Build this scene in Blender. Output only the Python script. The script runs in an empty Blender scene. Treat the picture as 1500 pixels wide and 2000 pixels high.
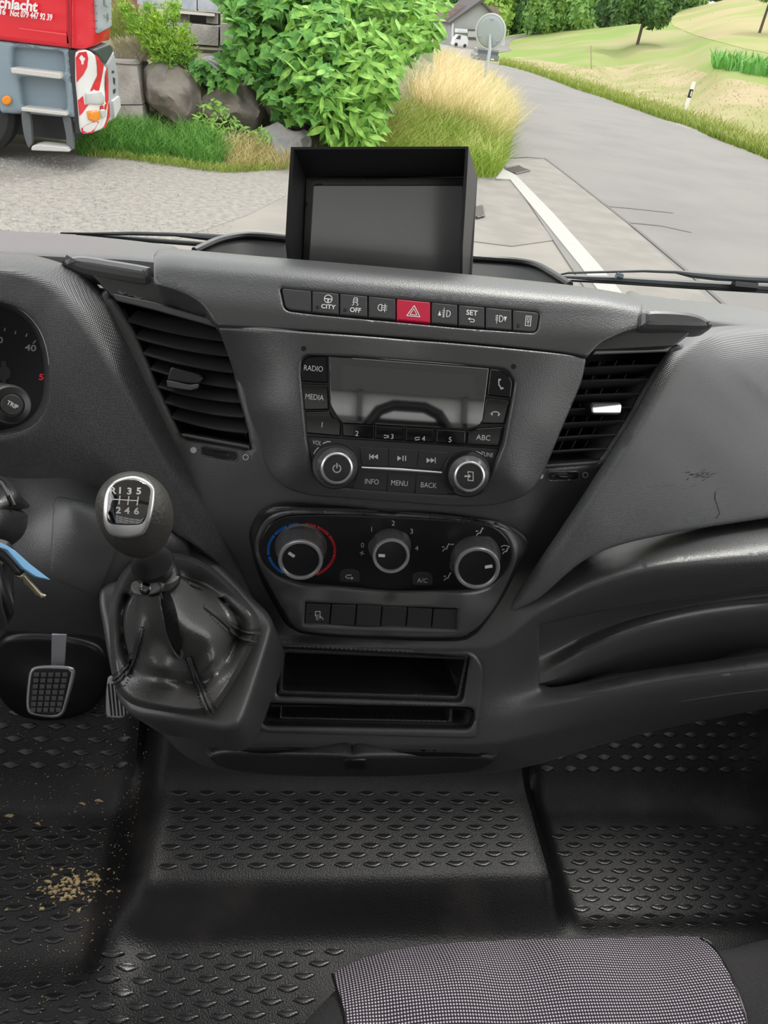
import bpy, bmesh, math, random
import numpy as np
from mathutils import Vector, Matrix
from mathutils.geometry import delaunay_2d_cdt, tessellate_polygon
SC = bpy.context.scene
COL = SC.collection
random.seed(7); np.random.seed(7)
RNG = np.random.RandomState(11)

# ------------------------------------------------------------------ camera
FPX = 1500.0                                   # focal length in pixels of the 1500x2000 frame
AX = np.array([[0.9883052, -0.05416673, 0.14254402],      # the van's sideways axis seen from the camera
               [-0.08927966, 0.55227255, 0.82886921],     # the van's forward axis
               [0.12362028, 0.83190203, -0.54097785]])    # up
EYE = np.array([0.0, 0.0, 1.15])               # above the cab floor (z = 0)
cam_d = bpy.data.cameras.new('camera'); cam = bpy.data.objects.new('camera', cam_d); COL.objects.link(cam)
cam_d.sensor_fit = 'HORIZONTAL'; cam_d.sensor_width = 36; cam_d.lens = 36.0
cam_d.clip_start = 0.02; cam_d.clip_end = 600
cam.matrix_world = Matrix(((AX[0][0], AX[0][1], -AX[0][2], EYE[0]), (AX[1][0], AX[1][1], -AX[1][2], EYE[1]),
                           (AX[2][0], AX[2][1], -AX[2][2], EYE[2]), (0, 0, 0, 1)))
SC.camera = cam
# ------------------------------------------------------------------ light
wd = bpy.data.worlds.new('sky'); SC.world = wd; wd.use_nodes = True
nt = wd.node_tree; nt.nodes.clear()
wo = nt.nodes.new('ShaderNodeOutputWorld'); bg = nt.nodes.new('ShaderNodeBackground')
tc = nt.nodes.new('ShaderNodeTexCoord'); sx = nt.nodes.new('ShaderNodeSeparateXYZ'); rp = nt.nodes.new('ShaderNodeValToRGB')
rp.color_ramp.elements[0].position = 0.0; rp.color_ramp.elements[0].color = (1.0, 0.985, 0.955, 1)
rp.color_ramp.elements[1].position = 0.9; rp.color_ramp.elements[1].color = (0.93, 0.95, 0.98, 1)
nt.links.new(tc.outputs['Generated'], sx.inputs[0]); nt.links.new(sx.outputs['Z'], rp.inputs[0])
nt.links.new(rp.outputs[0], bg.inputs[0]); bg.inputs[1].default_value = 0.95
nt.links.new(bg.outputs[0], wo.inputs[0])
sun_d = bpy.data.lights.new('sun', 'SUN'); sun_d.energy = 0.9; sun_d.angle = math.radians(12); sun_d.color = (1, 0.96, 0.9)
sun = bpy.data.objects.new('sun', sun_d); COL.objects.link(sun)
sun.rotation_euler = (math.radians(-28), math.radians(22), 0)   # high, from the front left, veiled by thin cloud
SC.view_settings.view_transform = 'Standard'; SC.view_settings.look = 'None'
SC.view_settings.exposure = 0.98; SC.view_settings.gamma = 1.0; SC.view_settings.use_curve_mapping = False

# ------------------------------------------------------------------ projection helpers
def rays(px, py):
    px = np.asarray(px, float); py = np.asarray(py, float)
    c = np.stack([(px-750)/FPX, (1000-py)/FPX, np.ones_like(px)], -1)
    return c @ AX.T
def W(px, py, d):
    return EYE + rays(px, py)*np.asarray(d, float)[..., None]
def proj(P):
    c = (np.asarray(P, float)-EYE) @ AX
    return 750+FPX*c[..., 0]/c[..., 2], 1000-FPX*c[..., 1]/c[..., 2], c[..., 2]
class Surf:
    """smooth surface through control points: (px,py,Y) forward distance, ('d',px,py,d), ('z',px,py,z) or ('w',X,Y,Z)"""
    def __init__(s, ctrl, extra=None, lam=2e-4):
        xs, v = [], []
        for c in ctrl:
            if c[0] == 'd': px, py, d = c[1:]
            elif c[0] == 'z':
                px, py = c[1:3]; d = (c[3]-EYE[2])/rays(px, py)[2]
            elif c[0] == 'w': px, py, d = proj(np.array(c[1:]))
            else: px, py = c[:2]; d = c[2]/rays(px, py)[1]
            xs.append((px/1000, py/1000)); v.append(1/d)
        s.x = np.array(xs); n = len(xs)
        r = np.linalg.norm(s.x[:, None]-s.x[None], axis=2)
        K = s.k(r)+np.eye(n)*lam; P = np.c_[np.ones(n), s.x]
        A = np.block([[K, P], [P.T, np.zeros((3, 3))]])
        s.w = np.linalg.lstsq(A, np.r_[v, 0, 0, 0], rcond=None)[0]; s.extra = extra
    @staticmethod
    def k(r):
        return np.where(r > 1e-9, r*r*np.log(np.maximum(r, 1e-9)), 0)
    def d(s, px, py):
        q = np.stack([np.asarray(px, float)/1000, np.asarray(py, float)/1000], -1)
        r = np.linalg.norm(q[..., None, :]-s.x, axis=-1)
        d = 1/(s.k(r) @ s.w[:-3]+s.w[-3]+q @ s.w[-2:])
        if s.extra is not None: d = d+s.extra(np.asarray(px, float), np.asarray(py, float))
        return d
    def p(s, px, py, off=0.0):
        P = W(px, py, s.d(px, py))
        return P+s.n(px, py)*(np.asarray(off)[..., None] if np.ndim(off) else off) if np.any(off) else P
    def n(s, px, py, e=1.5):
        px = np.asarray(px, float); py = np.asarray(py, float)
        a = W(px+e, py, s.d(px+e, py))-W(px-e, py, s.d(px-e, py))
        b = W(px, py-e, s.d(px, py-e))-W(px, py+e, s.d(px, py+e))
        n = np.cross(a, b); n /= np.linalg.norm(n, axis=-1, keepdims=True)
        f = np.sign(np.sum(n*(EYE-W(px, py, s.d(px, py))), -1, keepdims=True)); return n*f
def pchip(xk, yk, x):
    """monotone cubic through (xk,yk) rows, evaluated at x; xk, yk: (n,k)"""
    h = np.diff(xk, axis=1); h = np.maximum(h, 1e-6); dl = np.diff(yk, axis=1)/h; n, k = xk.shape; m = np.zeros((n, k))
    w1 = 2*h[:, 1:]+h[:, :-1]; w2 = h[:, 1:]+2*h[:, :-1]; a, b = dl[:, :-1], dl[:, 1:]; ok = a*b > 0
    with np.errstate(all='ignore'): m[:, 1:-1] = np.where(ok, (w1+w2)/(w1/np.where(ok, a, 1)+w2/np.where(ok, b, 1)), 0)
    m[:, 0] = dl[:, 0]; m[:, -1] = dl[:, -1]
    i = np.clip((x[:, None] >= xk).sum(1)-1, 0, k-2); r = np.arange(n); hh = h[r, i]; t = (x-xk[r, i])/hh
    out = np.clip(t, 0, 1); t2 = out
    v = (1+2*t2)*(1-t2)**2*yk[r, i]+t2*(1-t2)**2*hh*m[r, i]+t2**2*(3-2*t2)*yk[r, i+1]+t2**2*(t2-1)*hh*m[r, i+1]
    return v+np.where(t < 0, t*hh*m[r, i], 0)+np.where(t > 1, (t-1)*hh*m[r, i+1], 0)
class LS(Surf):
    """surface drawn over feature lines, each a list of (px, py, Y) running the same way; rot turns the running direction"""
    def __init__(s, lines, rot=0):
        s.c, s.s_ = math.cos(math.radians(rot)), math.sin(math.radians(rot)); s.L = []; s.extra = None
        for ln in lines:
            a = np.array(ln, float); u, v = s.uv(a[:, 0], a[:, 1]); q = rays(a[:, 0], a[:, 1])[:, 1]/a[:, 2]; o = np.argsort(u); s.L.append((u[o], v[o], q[o]))
    def uv(s, px, py): return px*s.c+py*s.s_, -px*s.s_+py*s.c
    def d(s, px, py):
        px = np.asarray(px, float); py = np.asarray(py, float); sh = px.shape; u, v = s.uv(px.ravel(), py.ravel()); n = len(u); A, B = [], []
        for lu, lv, lq in s.L:
            k = len(lu); uc = np.clip(u, lu[0]-300, lu[-1]+420); X = np.broadcast_to(lu, (n, k))
            if k == 2: f = (uc-lu[0])/(lu[1]-lu[0]); A.append(lv[0]+(lv[1]-lv[0])*f); B.append(lq[0]+(lq[1]-lq[0])*f)
            else: A.append(pchip(X, np.broadcast_to(lv, (n, k)), uc)); B.append(pchip(X, np.broadcast_to(lq, (n, k)), uc))
        A = np.array(A).T; B = np.array(B).T
        o = np.argsort(A, axis=1); A = np.take_along_axis(A, o, 1); B = np.take_along_axis(B, o, 1)
        return (1/pchip(A, B, v)).reshape(sh)
class Plane(Surf):
    def __init__(s, P0, N): s.P = np.array(P0, float); s.N = np.array(N, float)/np.linalg.norm(N); s.extra = None
    def d(s, px, py): return ((s.P-EYE) @ s.N)/(rays(px, py) @ s.N)
    @staticmethod
    def fit(surf, pts):
        p = np.array(pts, float); P = surf.p(p[:, 0], p[:, 1]); c = P.mean(0)
        n = np.linalg.svd(P-c)[2][2]
        if n @ (EYE-c) < 0: n = -n
        return Plane(c, n)
    def moved(s, h): return Plane(s.P+s.N*h, s.N)

# ------------------------------------------------------------------ scene tree helpers
ORG = {}
def thing(name, label, cat, loc=(0, 0, 0), group=None):
    o = bpy.data.objects.new(name, None); COL.objects.link(o); o.empty_display_size = .05
    o.location = tuple(float(v) for v in loc); o['label'] = label; o['category'] = cat
    if group: o['group'] = group
    ORG[o.name] = np.array(loc, float); return o
def tag(o, label, cat, group=None):
    o['label'] = label; o['category'] = cat
    if group: o['group'] = group
    return o
def mesh(name, V, Fc, mat=None, parent=None, smooth=True, kind=None, label=None, loc=None, sharp=None):
    V = np.asarray(V, float)
    me = bpy.data.meshes.new(name)
    o = bpy.data.objects.new(name, me); COL.objects.link(o)
    org = ORG[parent.name] if parent is not None else (np.array(loc, float) if loc is not None else np.zeros(3))
    me.from_pydata([tuple(v) for v in (V-org)], [], [tuple(int(i) for i in f) for f in Fc])
    me.validate()
    if parent is not None: o.parent = parent
    elif loc is not None: o.location = tuple(org)
    ORG[o.name] = org
    if mat is not None: me.materials.append(mat)
    bm = bmesh.new(); bm.from_mesh(me); bmesh.ops.recalc_face_normals(bm, faces=bm.faces) if smooth != 'keep' else None
    bm.to_mesh(me); bm.free()
    if smooth:
        me.polygons.foreach_set('use_smooth', [True]*len(me.polygons))
        me.set_sharp_from_angle(angle=math.radians(sharp or 38))
    if kind: o['kind'] = kind
    if label: o['label'] = label
    return o
class MB:
    """collects geometry of one mesh"""
    def __init__(s): s.V = []; s.F = []
    def add(s, V, Fc):
        b = sum(len(v) for v in s.V); s.V.append(np.asarray(V, float)); s.F += [tuple(i+b for i in f) for f in Fc]; return s
    def build(s, name, mat, parent=None, **k): return mesh(name, np.concatenate(s.V), s.F, mat, parent, **k)
def spline(pts, closed=True, step=6):
    p = np.array(pts, float); n = len(p); out = []
    for i in range(n if closed else n-1):
        a = p[(i-1) % n] if closed or i > 0 else p[i]; b = p[i]; c = p[(i+1) % n]; e = p[(i+2) % n] if closed or i < n-2 else c
        k = max(1, int(np.linalg.norm(c-b)/step))
        for j in range(k):
            t = j/k
            out.append(.5*((2*b)+(-a+c)*t+(2*a-5*b+4*c-e)*t*t+(-a+3*b-3*c+e)*t**3))
    if not closed: out.append(p[-1])
    return np.array(out)
def rc(pts, r=8, seg=5):
    """polygon with filleted corners; a point may carry its own radius"""
    n = len(pts); out = []
    for i in range(n):
        b = np.array(pts[i][:2], float); a = np.array(pts[i-1][:2], float); c = np.array(pts[(i+1) % n][:2], float)
        rr = pts[i][2] if len(pts[i]) > 2 else r
        u = a-b; v = c-b; lu = np.linalg.norm(u); lv = np.linalg.norm(v); t = min(rr, lu*.48, lv*.48)
        if t < .3: out.append(b); continue
        p0 = b+u/lu*t; p1 = b+v/lv*t
        for k in range(seg+1):
            s = k/seg; out.append((1-s)**2*p0+2*s*(1-s)*b+s*s*p1)
    return np.array(out)
def resamp(p, step):
    p = np.asarray(p, float); out = []
    for i in range(len(p)):
        a = p[i]; b = p[(i+1) % len(p)]; L = np.linalg.norm(b-a)
        if L < 1e-6: continue
        k = max(1, int(round(L/step))) if L > step else 1
        for j in range(k): out.append(a+(b-a)*j/k)
    q = [out[0]]
    for v in out[1:]:
        if np.linalg.norm(v-q[-1]) > min(step*.3, 1.2): q.append(v)
    if len(q) > 3 and np.linalg.norm(q[0]-q[-1]) < min(step*.3, 1.2): q.pop()
    return np.array(q)
def inside(q, poly):
    x, y = q[:, 0], q[:, 1]; c = np.zeros(len(q), bool); n = len(poly)
    for i in range(n):
        x1, y1 = poly[i]; x2, y2 = poly[(i+1) % n]
        if y1 == y2: continue
        m = (y1 > y) != (y2 > y)
        c ^= m & (x < (x2-x1)*(y-y1)/(y2-y1)+x1)
    return c
def bdist(q, poly):
    a = poly; b = np.roll(poly, -1, 0); out = np.full(len(q), 1e9)
    for i in range(0, len(q), 4000):
        w = q[i:i+4000, None]; ab = (b-a)[None]; t = np.clip(((w-a)*ab).sum(-1)/np.maximum((ab*ab).sum(-1), 1e-9), 0, 1)
        out[i:i+4000] = np.linalg.norm(w-(a+t[..., None]*ab), axis=-1).min(1)
    return out
def shell(name, outline, surf, mat, parent=None, bevel=.002, thick=.006, step=14, holes=(), off=0.0, hbevel=None, hthick=None, **k):
    """a solid panel: its face lies on surf inside outline, its rim rounds off by bevel and turns back by thick"""
    if isinstance(surf, Plane) and not len(holes): return slab(name, outline, surf, mat, parent, bevel, thick, step, off, **k)
    loops = [resamp(outline, step)]+[resamp(h, step) for h in holes]
    main = loops[0]
    dm = float(np.median(surf.d(main[:, 0], main[:, 1]))); bpx = bevel/dm*FPX
    pts = [l for l in loops]
    rings = []
    if bevel > 0:
        for l, sgn in [(l, 1) for l in loops]:
            t = np.roll(l, -1, 0)-np.roll(l, 1, 0); nrm = np.stack([-t[:, 1], t[:, 0]], -1); nrm /= np.maximum(np.linalg.norm(nrm, axis=1, keepdims=True), 1e-9)
            for f in (.12, .35, .7, 1.05):
                for s2 in (1, -1):
                    q = l+nrm*s2*bpx*f
                    rings.append((q, bpx*f))
    g0 = main.min(0); g1 = main.max(0)
    gx, gy = np.meshgrid(np.arange(g0[0]+step*.5, g1[0], step), np.arange(g0[1]+step*.5, g1[1], step)); gx = gx+(np.arange(gx.shape[0]) % 2)[:, None]*step*.5
    G = np.stack([gx.ravel(), gy.ravel()], -1)
    allb = [l for l in loops]
    def D(q): return np.min([bdist(q, l) for l in allb], 0)
    def ok(q):
        m = inside(q, main)
        for h in loops[1:]: m &= ~inside(q, h)
        return m
    if len(G): G = G[ok(G)]
    if len(G): G = G[D(G) > max(bpx*1.3, step*.45)]
    R = []
    for q, dd in rings:
        q = q[ok(q)]
        if len(q): q = q[D(q) > dd*.93]
        if len(q): R.append(q)
    FL = []
    if isinstance(surf, LS):
        for lu, lv, lq in surf.L:
            uu = np.arange(lu[0]-250, lu[-1]+400, step*.7); k_ = len(lu); uc = uu
            vv = lv[0]+(lv[1]-lv[0])*(uc-lu[0])/(lu[1]-lu[0]) if k_ == 2 else pchip(np.broadcast_to(lu, (len(uu), k_)), np.broadcast_to(lv, (len(uu), k_)), uc)
            for sh_ in (0, 5, -5):
                q = np.stack([uu*surf.c-(vv+sh_)*surf.s_, uu*surf.s_+(vv+sh_)*surf.c], -1)
                m_ = ok(q)
                if m_.any(): q = q[m_]; q = q[D(q) > bpx*1.15+.5]
                else: q = q[:0]
                if len(q): FL.append(q)
        if FL:
            A_ = np.concatenate(FL); 
            if len(G): G = G[np.array([np.min(np.abs(A_-g).sum(1)) for g in G]) > step*.5]
            # drop near duplicates
            key = {}; keep = []
            for i_, q in enumerate(A_):
                kk = (int(q[0]//2.2), int(q[1]//2.2))
                if kk not in key: key[kk] = 1; keep.append(i_)
            FL = [A_[keep]]
    P2 = np.concatenate(pts+R+FL+([G] if len(G) else []))
    edges = []; b = 0
    for l in loops:
        edges += [(b+i, b+(i+1) % len(l)) for i in range(len(l))]; b += len(l)
    res = delaunay_2d_cdt([Vector((x, y)) for x, y in P2], edges, [], 0, 1e-4)
    V2 = np.array([(v.x, v.y) for v in res[0]]); Fc = np.array([f for f in res[2] if len(f) == 3])
    cen = V2[Fc].mean(1); Fc = Fc[ok(cen)]
    dist = D(V2); px, py = V2[:, 0], V2[:, 1]
    d = surf.d(px, py); N = surf.n(px, py); P = W(px, py, d)
    m = np.clip(1-dist*d/FPX/max(bevel, 1e-9), 0, 1) if bevel > 0 else np.zeros(len(d))
    P = P+N*(off-bevel*(1-np.sqrt(np.clip(1-m*m, 0, 1))))[:, None]
    # rims
    cnt = {}
    for f in Fc:
        for i in range(3):
            e = (f[i], f[(i+1) % 3]); cnt[tuple(sorted(e))] = cnt.get(tuple(sorted(e)), 0)+1
    be = [e for e, c in cnt.items() if c == 1]
    bv = sorted({i for e in be for i in e}); mp = {v: len(P)+i for i, v in enumerate(bv)}
    hth = thick if hthick is None else hthick
    onmain = bdist(V2[bv], main) < .6 if len(loops) > 1 else np.ones(len(bv), bool)
    th = np.where(onmain, thick, hth)
    Q = P[bv]-N[bv]*th[:, None]
    F2 = [tuple(f) for f in Fc]+[(a, bb, mp[bb], mp[a]) for a, bb in be]
    V = np.concatenate([P, Q])
    return mesh(name, V, F2, mat, parent, **k)
def slab(name, outline, surf, mat, parent=None, bevel=.002, thick=.006, step=14, off=0.0, **k):
    """flat key or plate with a crisp rounded rim"""
    k.pop('hthick', None); k.pop('holes', None)
    p = resamp(outline, max(step, 4)); d0 = float(surf.d(p[:, 0], p[:, 1]).mean()); bp = bevel/d0*FPX; n = len(p)
    area = .5*np.sum(p[:, 0]*np.roll(p[:, 1], -1)-np.roll(p[:, 0], -1)*p[:, 1]); t = np.roll(p, -1, 0)-p; t /= np.maximum(np.linalg.norm(t, axis=1, keepdims=True), 1e-9)
    nn = np.stack([-t[:, 1], t[:, 0]], -1)*np.sign(area); v = nn+np.roll(nn, 1, 0); v /= np.maximum((v*nn).sum(1, keepdims=True), .35)
    bp = min(bp, .3*min(np.ptp(p[:, 0]), np.ptp(p[:, 1])))
    rows = [(0, thick), (0, bevel), (.13, .5*bevel), (.5, .13*bevel), (1, 0)] if bevel > 0 else [(0, thick), (0, 0)]
    V = [surf.p((p+v*bp*a)[:, 0], (p+v*bp*a)[:, 1], off-b+1e-9) for a, b in rows]; m = len(rows)
    tri = tessellate_polygon([[Vector((x, y, 0)) for x, y in p+v*bp*rows[-1][0]]])
    F_ = [(j*n+i, j*n+(i+1) % n, (j+1)*n+(i+1) % n, (j+1)*n+i) for j in range(m-1) for i in range(n)]+[tuple((m-1)*n+i for i in q) for q in tri]
    return mesh(name, np.concatenate(V), F_, mat, parent, sharp=12, **k)
def flat(name, polys, surf, mat, parent=None, off=.0003, thick=.0003, **k):
    """thin print or inlay: polygons in frame pixels laid on surf"""
    mb = MB()
    for poly in polys:
        p = np.array(poly, float); n = len(p)
        top = surf.p(p[:, 0], p[:, 1], off); bot = surf.p(p[:, 0], p[:, 1], off-thick)
        tri = tessellate_polygon([[Vector((x, y, 0)) for x, y in p]])
        mb.add(np.r_[top, bot], [t for t in tri]+[(i, (i+1) % n, n+(i+1) % n, n+i) for i in range(n)])
    return mb.build(name, mat, parent, smooth=False, **k)
def stroke(pts, w):
    """ribbon polygons along a polyline"""
    p = np.array(pts, float); out = []
    for a, b in zip(p[:-1], p[1:]):
        t = b-a; L = np.linalg.norm(t)
        if L < 1e-6: continue
        t /= L; n = np.array([-t[1], t[0]])*w/2; a2 = a-t*w*.3; b2 = b+t*w*.3; m = max(1, int(L/8))
        for i in range(m):
            c = a2+(b2-a2)*i/m; e = a2+(b2-a2)*(i+1)/m; out.append([c+n, e+n, e-n, c-n])
    return out
def arc(cx, cy, rx, ry, a0, a1, n=12): return [(cx+rx*math.cos(math.radians(a0+(a1-a0)*i/n)), cy+ry*math.sin(math.radians(a0+(a1-a0)*i/n))) for i in range(n+1)]
def xf(polys, cx, cy, s=1, rot=0, sy=None):
    c, n = math.cos(math.radians(rot)), math.sin(math.radians(rot)); sy = s if sy is None else sy
    return [[(cx+(x*s*c-y*sy*n), cy+(x*s*n+y*sy*c)) for x, y in p] for p in polys]
_font = {}
def text_polys(txt, size, cx, cy, rot=0, bold=0.0, sx=1.0, shear=0, align='CENTER'):
    """letters as triangles in frame pixels"""
    key = (txt, bold, align)
    if key not in _font:
        cu = bpy.data.curves.new('letters', 'FONT'); cu.body = txt; cu.align_x = align; cu.align_y = 'CENTER'; cu.size = 1; cu.offset = bold; cu.resolution_u = 3
        ob = bpy.data.objects.new('letters', cu); COL.objects.link(ob); dg = bpy.context.evaluated_depsgraph_get(); dg.update()
        me = ob.evaluated_get(dg).to_mesh()
        V = np.array([v.co[:2] for v in me.vertices]); me.calc_loop_triangles(); T = [tuple(t.vertices) for t in me.loop_triangles]
        ob.evaluated_get(dg).to_mesh_clear(); bpy.data.objects.remove(ob); bpy.data.curves.remove(cu); _font[key] = (V, T)
    V, T = _font[key]; V = V*size*1.38; c, n = math.cos(math.radians(rot)), math.sin(math.radians(rot))
    x = V[:, 0]*sx+shear*V[:, 1]; y = -V[:, 1]
    return np.stack([cx+x*c-y*n, cy+x*n+y*c], -1), T
def printed(name, items, surf, mat, parent, off=.0004, **k):
    """items: polygon lists and/or text_polys results, one mesh"""
    mb = MB()
    for it in items:
        if isinstance(it, tuple) and isinstance(it[0], np.ndarray):
            V, T = it; mb.add(surf.p(V[:, 0], V[:, 1], off), T)
        else:
            for poly in it:
                p = np.array(poly, float); tri = tessellate_polygon([[Vector((x, y, 0)) for x, y in p]])
                mb.add(surf.p(p[:, 0], p[:, 1], off), list(tri))
    return mb.build(name, mat, parent, smooth=False, **k)
def basis(ax):
    a = np.array(ax, float); a /= np.linalg.norm(a); t = np.array([0, 0, 1.]) if abs(a[2]) < .9 else np.array([1., 0, 0])
    u = np.cross(t, a); u /= np.linalg.norm(u); return u, np.cross(a, u), a
def lathe(P, ax, prof, n=32, rib=None, sq=None):
    """turned solid; prof is a list of (radius, height); rib=(count, depth) flutes it"""
    u, v, a = basis(ax); V = []; Fc = []; P = np.array(P, float)
    for j, (r, h) in enumerate(prof):
        for i in range(n):
            t = 2*math.pi*i/n; rr = r
            if rib and rib[2] <= j <= rib[3]: rr = r-rib[1]*(1 if (i*rib[0]*2//n) % 2 else 0)
            V.append(P+(u*math.cos(t)+v*math.sin(t))*rr+a*h)
    m = len(prof)
    for j in range(m-1):
        for i in range(n): Fc.append((j*n+i, j*n+(i+1) % n, (j+1)*n+(i+1) % n, (j+1)*n+i))
    Fc.append(tuple(range(n))[::-1]); Fc.append(tuple((m-1)*n+i for i in range(n)))
    return np.array(V), Fc
def tube(P, r, n=8, closed=False):
    P = np.array(P, float); m = len(P); r = np.broadcast_to(r, (m,)); V = []; Fc = []; pu = None
    for i in range(m):
        t = (P[(i+1) % m]-P[i-1]) if closed else (P[min(i+1, m-1)]-P[max(i-1, 0)])
        t = t/max(np.linalg.norm(t), 1e-9)
        if pu is None: u = basis(t)[0]
        else: u = pu-t*(pu @ t); u /= max(np.linalg.norm(u), 1e-9)
        pu = u; v = np.cross(t, u)
        for k in range(n):
            a = 2*math.pi*k/n; V.append(P[i]+(u*math.cos(a)+v*math.sin(a))*r[i])
    for i in range(m if closed else m-1):
        for k in range(n): Fc.append((i*n+k, i*n+(k+1) % n, ((i+1) % m)*n+(k+1) % n, ((i+1) % m)*n+k))
    if not closed: Fc += [tuple(range(n))[::-1], tuple((m-1)*n+k for k in range(n))]
    return np.array(V), Fc
def box(c, s, R=None, tp=(1, 1), bev=0):
    """box at c with size s; R 3x3 axes as rows; tp scales the top in x,y"""
    bm = bmesh.new(); bmesh.ops.create_cube(bm, size=1)
    for v in bm.verts:
        k = tp if v.co.z > 0 else (1, 1); v.co = Vector((v.co.x*s[0]*k[0], v.co.y*s[1]*k[1], v.co.z*s[2]))
    if bev: bmesh.ops.bevel(bm, geom=bm.edges[:], offset=bev, segments=2, affect='EDGES', profile=.6)
    V = np.array([v.co[:] for v in bm.verts]); bm.verts.index_update(); Fc = [tuple(v.index for v in f.verts) for f in bm.faces]; bm.free()
    if R is not None: V = V @ np.array(R)
    return V+np.array(c), Fc
def prism(poly, u, v, w, P0, t, t0=0):
    """polygon (a,b) in axes u,v at P0, thick t along w"""
    p = np.array(poly, float); P0 = np.array(P0, float); u, v, w = map(np.array, (u, v, w)); n = len(p)
    A = P0+p[:, :1]*u+p[:, 1:]*v+w*t0; B = A+w*t
    tri = list(tessellate_polygon([[Vector((x, y, 0)) for x, y in p]]))
    return np.r_[A, B], [tuple(q) for q in tri]+[tuple(n+i for i in q) for q in tri]+[(i, (i+1) % n, n+(i+1) % n, n+i) for i in range(n)]

# ------------------------------------------------------------------ materials
def mat(name, col, rough=.5, metal=0, spec=.5, grain=None, coat=0, noise=None, alpha=None, emit=None):
    m = bpy.data.materials.new(name); m.use_nodes = True; t = m.node_tree; b = t.nodes['Principled BSDF']
    b.inputs['Base Color'].default_value = (*col, 1); b.inputs['Roughness'].default_value = rough; b.inputs['Metallic'].default_value = metal
    b.inputs['Specular IOR Level'].default_value = spec
    if coat: b.inputs['Coat Weight'].default_value = coat; b.inputs['Coat Roughness'].default_value = .03
    if emit: b.inputs['Emission Color'].default_value = (*emit[:3], 1); b.inputs['Emission Strength'].default_value = emit[3]
    if grain or noise:
        co = t.nodes.new('ShaderNodeTexCoord')
    if grain:            # (scale, distance, strength)
        n = t.nodes.new('ShaderNodeTexNoise'); n.inputs['Scale'].default_value = grain[0]; n.inputs['Detail'].default_value = 2
        u = t.nodes.new('ShaderNodeBump'); u.inputs['Distance'].default_value = grain[1]; u.inputs['Strength'].default_value = grain[2] if len(grain) > 2 else .6
        t.links.new(co.outputs['Object'], n.inputs['Vector']); t.links.new(n.outputs['Fac'], u.inputs['Height']); t.links.new(u.outputs[0], b.inputs['Normal'])
    if noise:            # (scale, second colour, low, high [, detail])
        n = t.nodes.new('ShaderNodeTexNoise'); n.inputs['Scale'].default_value = noise[0]; n.inputs['Detail'].default_value = noise[4] if len(noise) > 4 else 5
        r = t.nodes.new('ShaderNodeMapRange'); r.inputs['From Min'].default_value = noise[2]; r.inputs['From Max'].default_value = noise[3]
        x = t.nodes.new('ShaderNodeMix'); x.data_type = 'RGBA'; x.inputs['A'].default_value = (*col, 1); x.inputs['B'].default_value = (*noise[1], 1)
        t.links.new(co.outputs['Object'], n.inputs['Vector']); t.links.new(n.outputs['Fac'], r.inputs['Value']); t.links.new(r.outputs[0], x.inputs['Factor']); t.links.new(x.outputs['Result'], b.inputs['Base Color'])
    return m
def weave(m, k, amp, axes=(0, 2), rot45=True):
    """fine embossed dots"""
    t = m.node_tree; b = t.nodes['Principled BSDF']; co = t.nodes.new('ShaderNodeTexCoord'); s = t.nodes.new('ShaderNodeSeparateXYZ'); t.links.new(co.outputs['Object'], s.inputs[0])
    def M(op, a, c=None, v=None):
        n = t.nodes.new('ShaderNodeMath'); n.operation = op; t.links.new(a, n.inputs[0])
        if c is not None: t.links.new(c, n.inputs[1])
        if v is not None: n.inputs[1].default_value = v
        return n.outputs[0]
    a, c = s.outputs[axes[0]], s.outputs[axes[1]]
    u, v = (M('ADD', a, c), M('SUBTRACT', a, c)) if rot45 else (a, c)
    h = M('MULTIPLY', M('SINE', M('MULTIPLY', u, v=k)), M('SINE', M('MULTIPLY', v, v=k)))
    u = t.nodes.new('ShaderNodeBump'); u.inputs['Distance'].default_value = amp; u.inputs['Strength'].default_value = 1
    t.links.new(h, u.inputs['Height']); t.links.new(u.outputs[0], b.inputs['Normal'])
    return h, t, b
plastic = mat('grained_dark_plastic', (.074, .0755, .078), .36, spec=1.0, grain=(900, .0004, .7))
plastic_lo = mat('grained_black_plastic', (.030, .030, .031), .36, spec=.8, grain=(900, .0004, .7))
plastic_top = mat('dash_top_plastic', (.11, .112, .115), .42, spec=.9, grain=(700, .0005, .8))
satin = mat('satin_grey_plastic', (.085, .086, .088), .30, spec=1.0, grain=(1400, .0001, .5))
smooth_blk = mat('smooth_black_plastic', (.014, .014, .015), .30, spec=.7)
deep_blk = mat('vent_black', (.008, .008, .009), .6)
slat_m = mat('vent_slat_plastic', (.05, .051, .053), .36, spec=.9, grain=(1200, .0002))
key_blk = mat('key_matte_black', (.045, .045, .047), .42, grain=(1800, .0001, .4))
piano = mat('piano_black', (.004, .004, .005), .03, coat=1); piano.node_tree.nodes['Principled BSDF'].inputs['IOR'].default_value = 2.0; piano.node_tree.nodes['Principled BSDF'].inputs['Coat IOR'].default_value = 1.8
knob_m = mat('knob_black', (.08, .08, .082), .26, spec=1.0)
pkey = mat('piano_key', (.006, .006, .007), .06)
chrome = mat('satin_chrome', (.85, .85, .86), .3, metal=.85)
white_p = mat('white_print', (.85, .85, .85), .6)
grey_p = mat('grey_print', (.68, .68, .70), .6)
red_p = mat('red_print', (.85, .04, .06), .5)
blue_p = mat('blue_print', (.02, .24, .85), .5)
red_b = mat('hazard_red', (.62, .015, .06), .35, grain=(1500, .0001, .4))
leather = mat('boot_leather', (.075, .075, .074), .34, spec=1.0, grain=(500, .0005, .6))
knob_lea = mat('knob_leather', (.07, .067, .06), .42, grain=(330, .0009, .9))
thread = mat('stitch_thread', (.03, .03, .035), .6)
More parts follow.
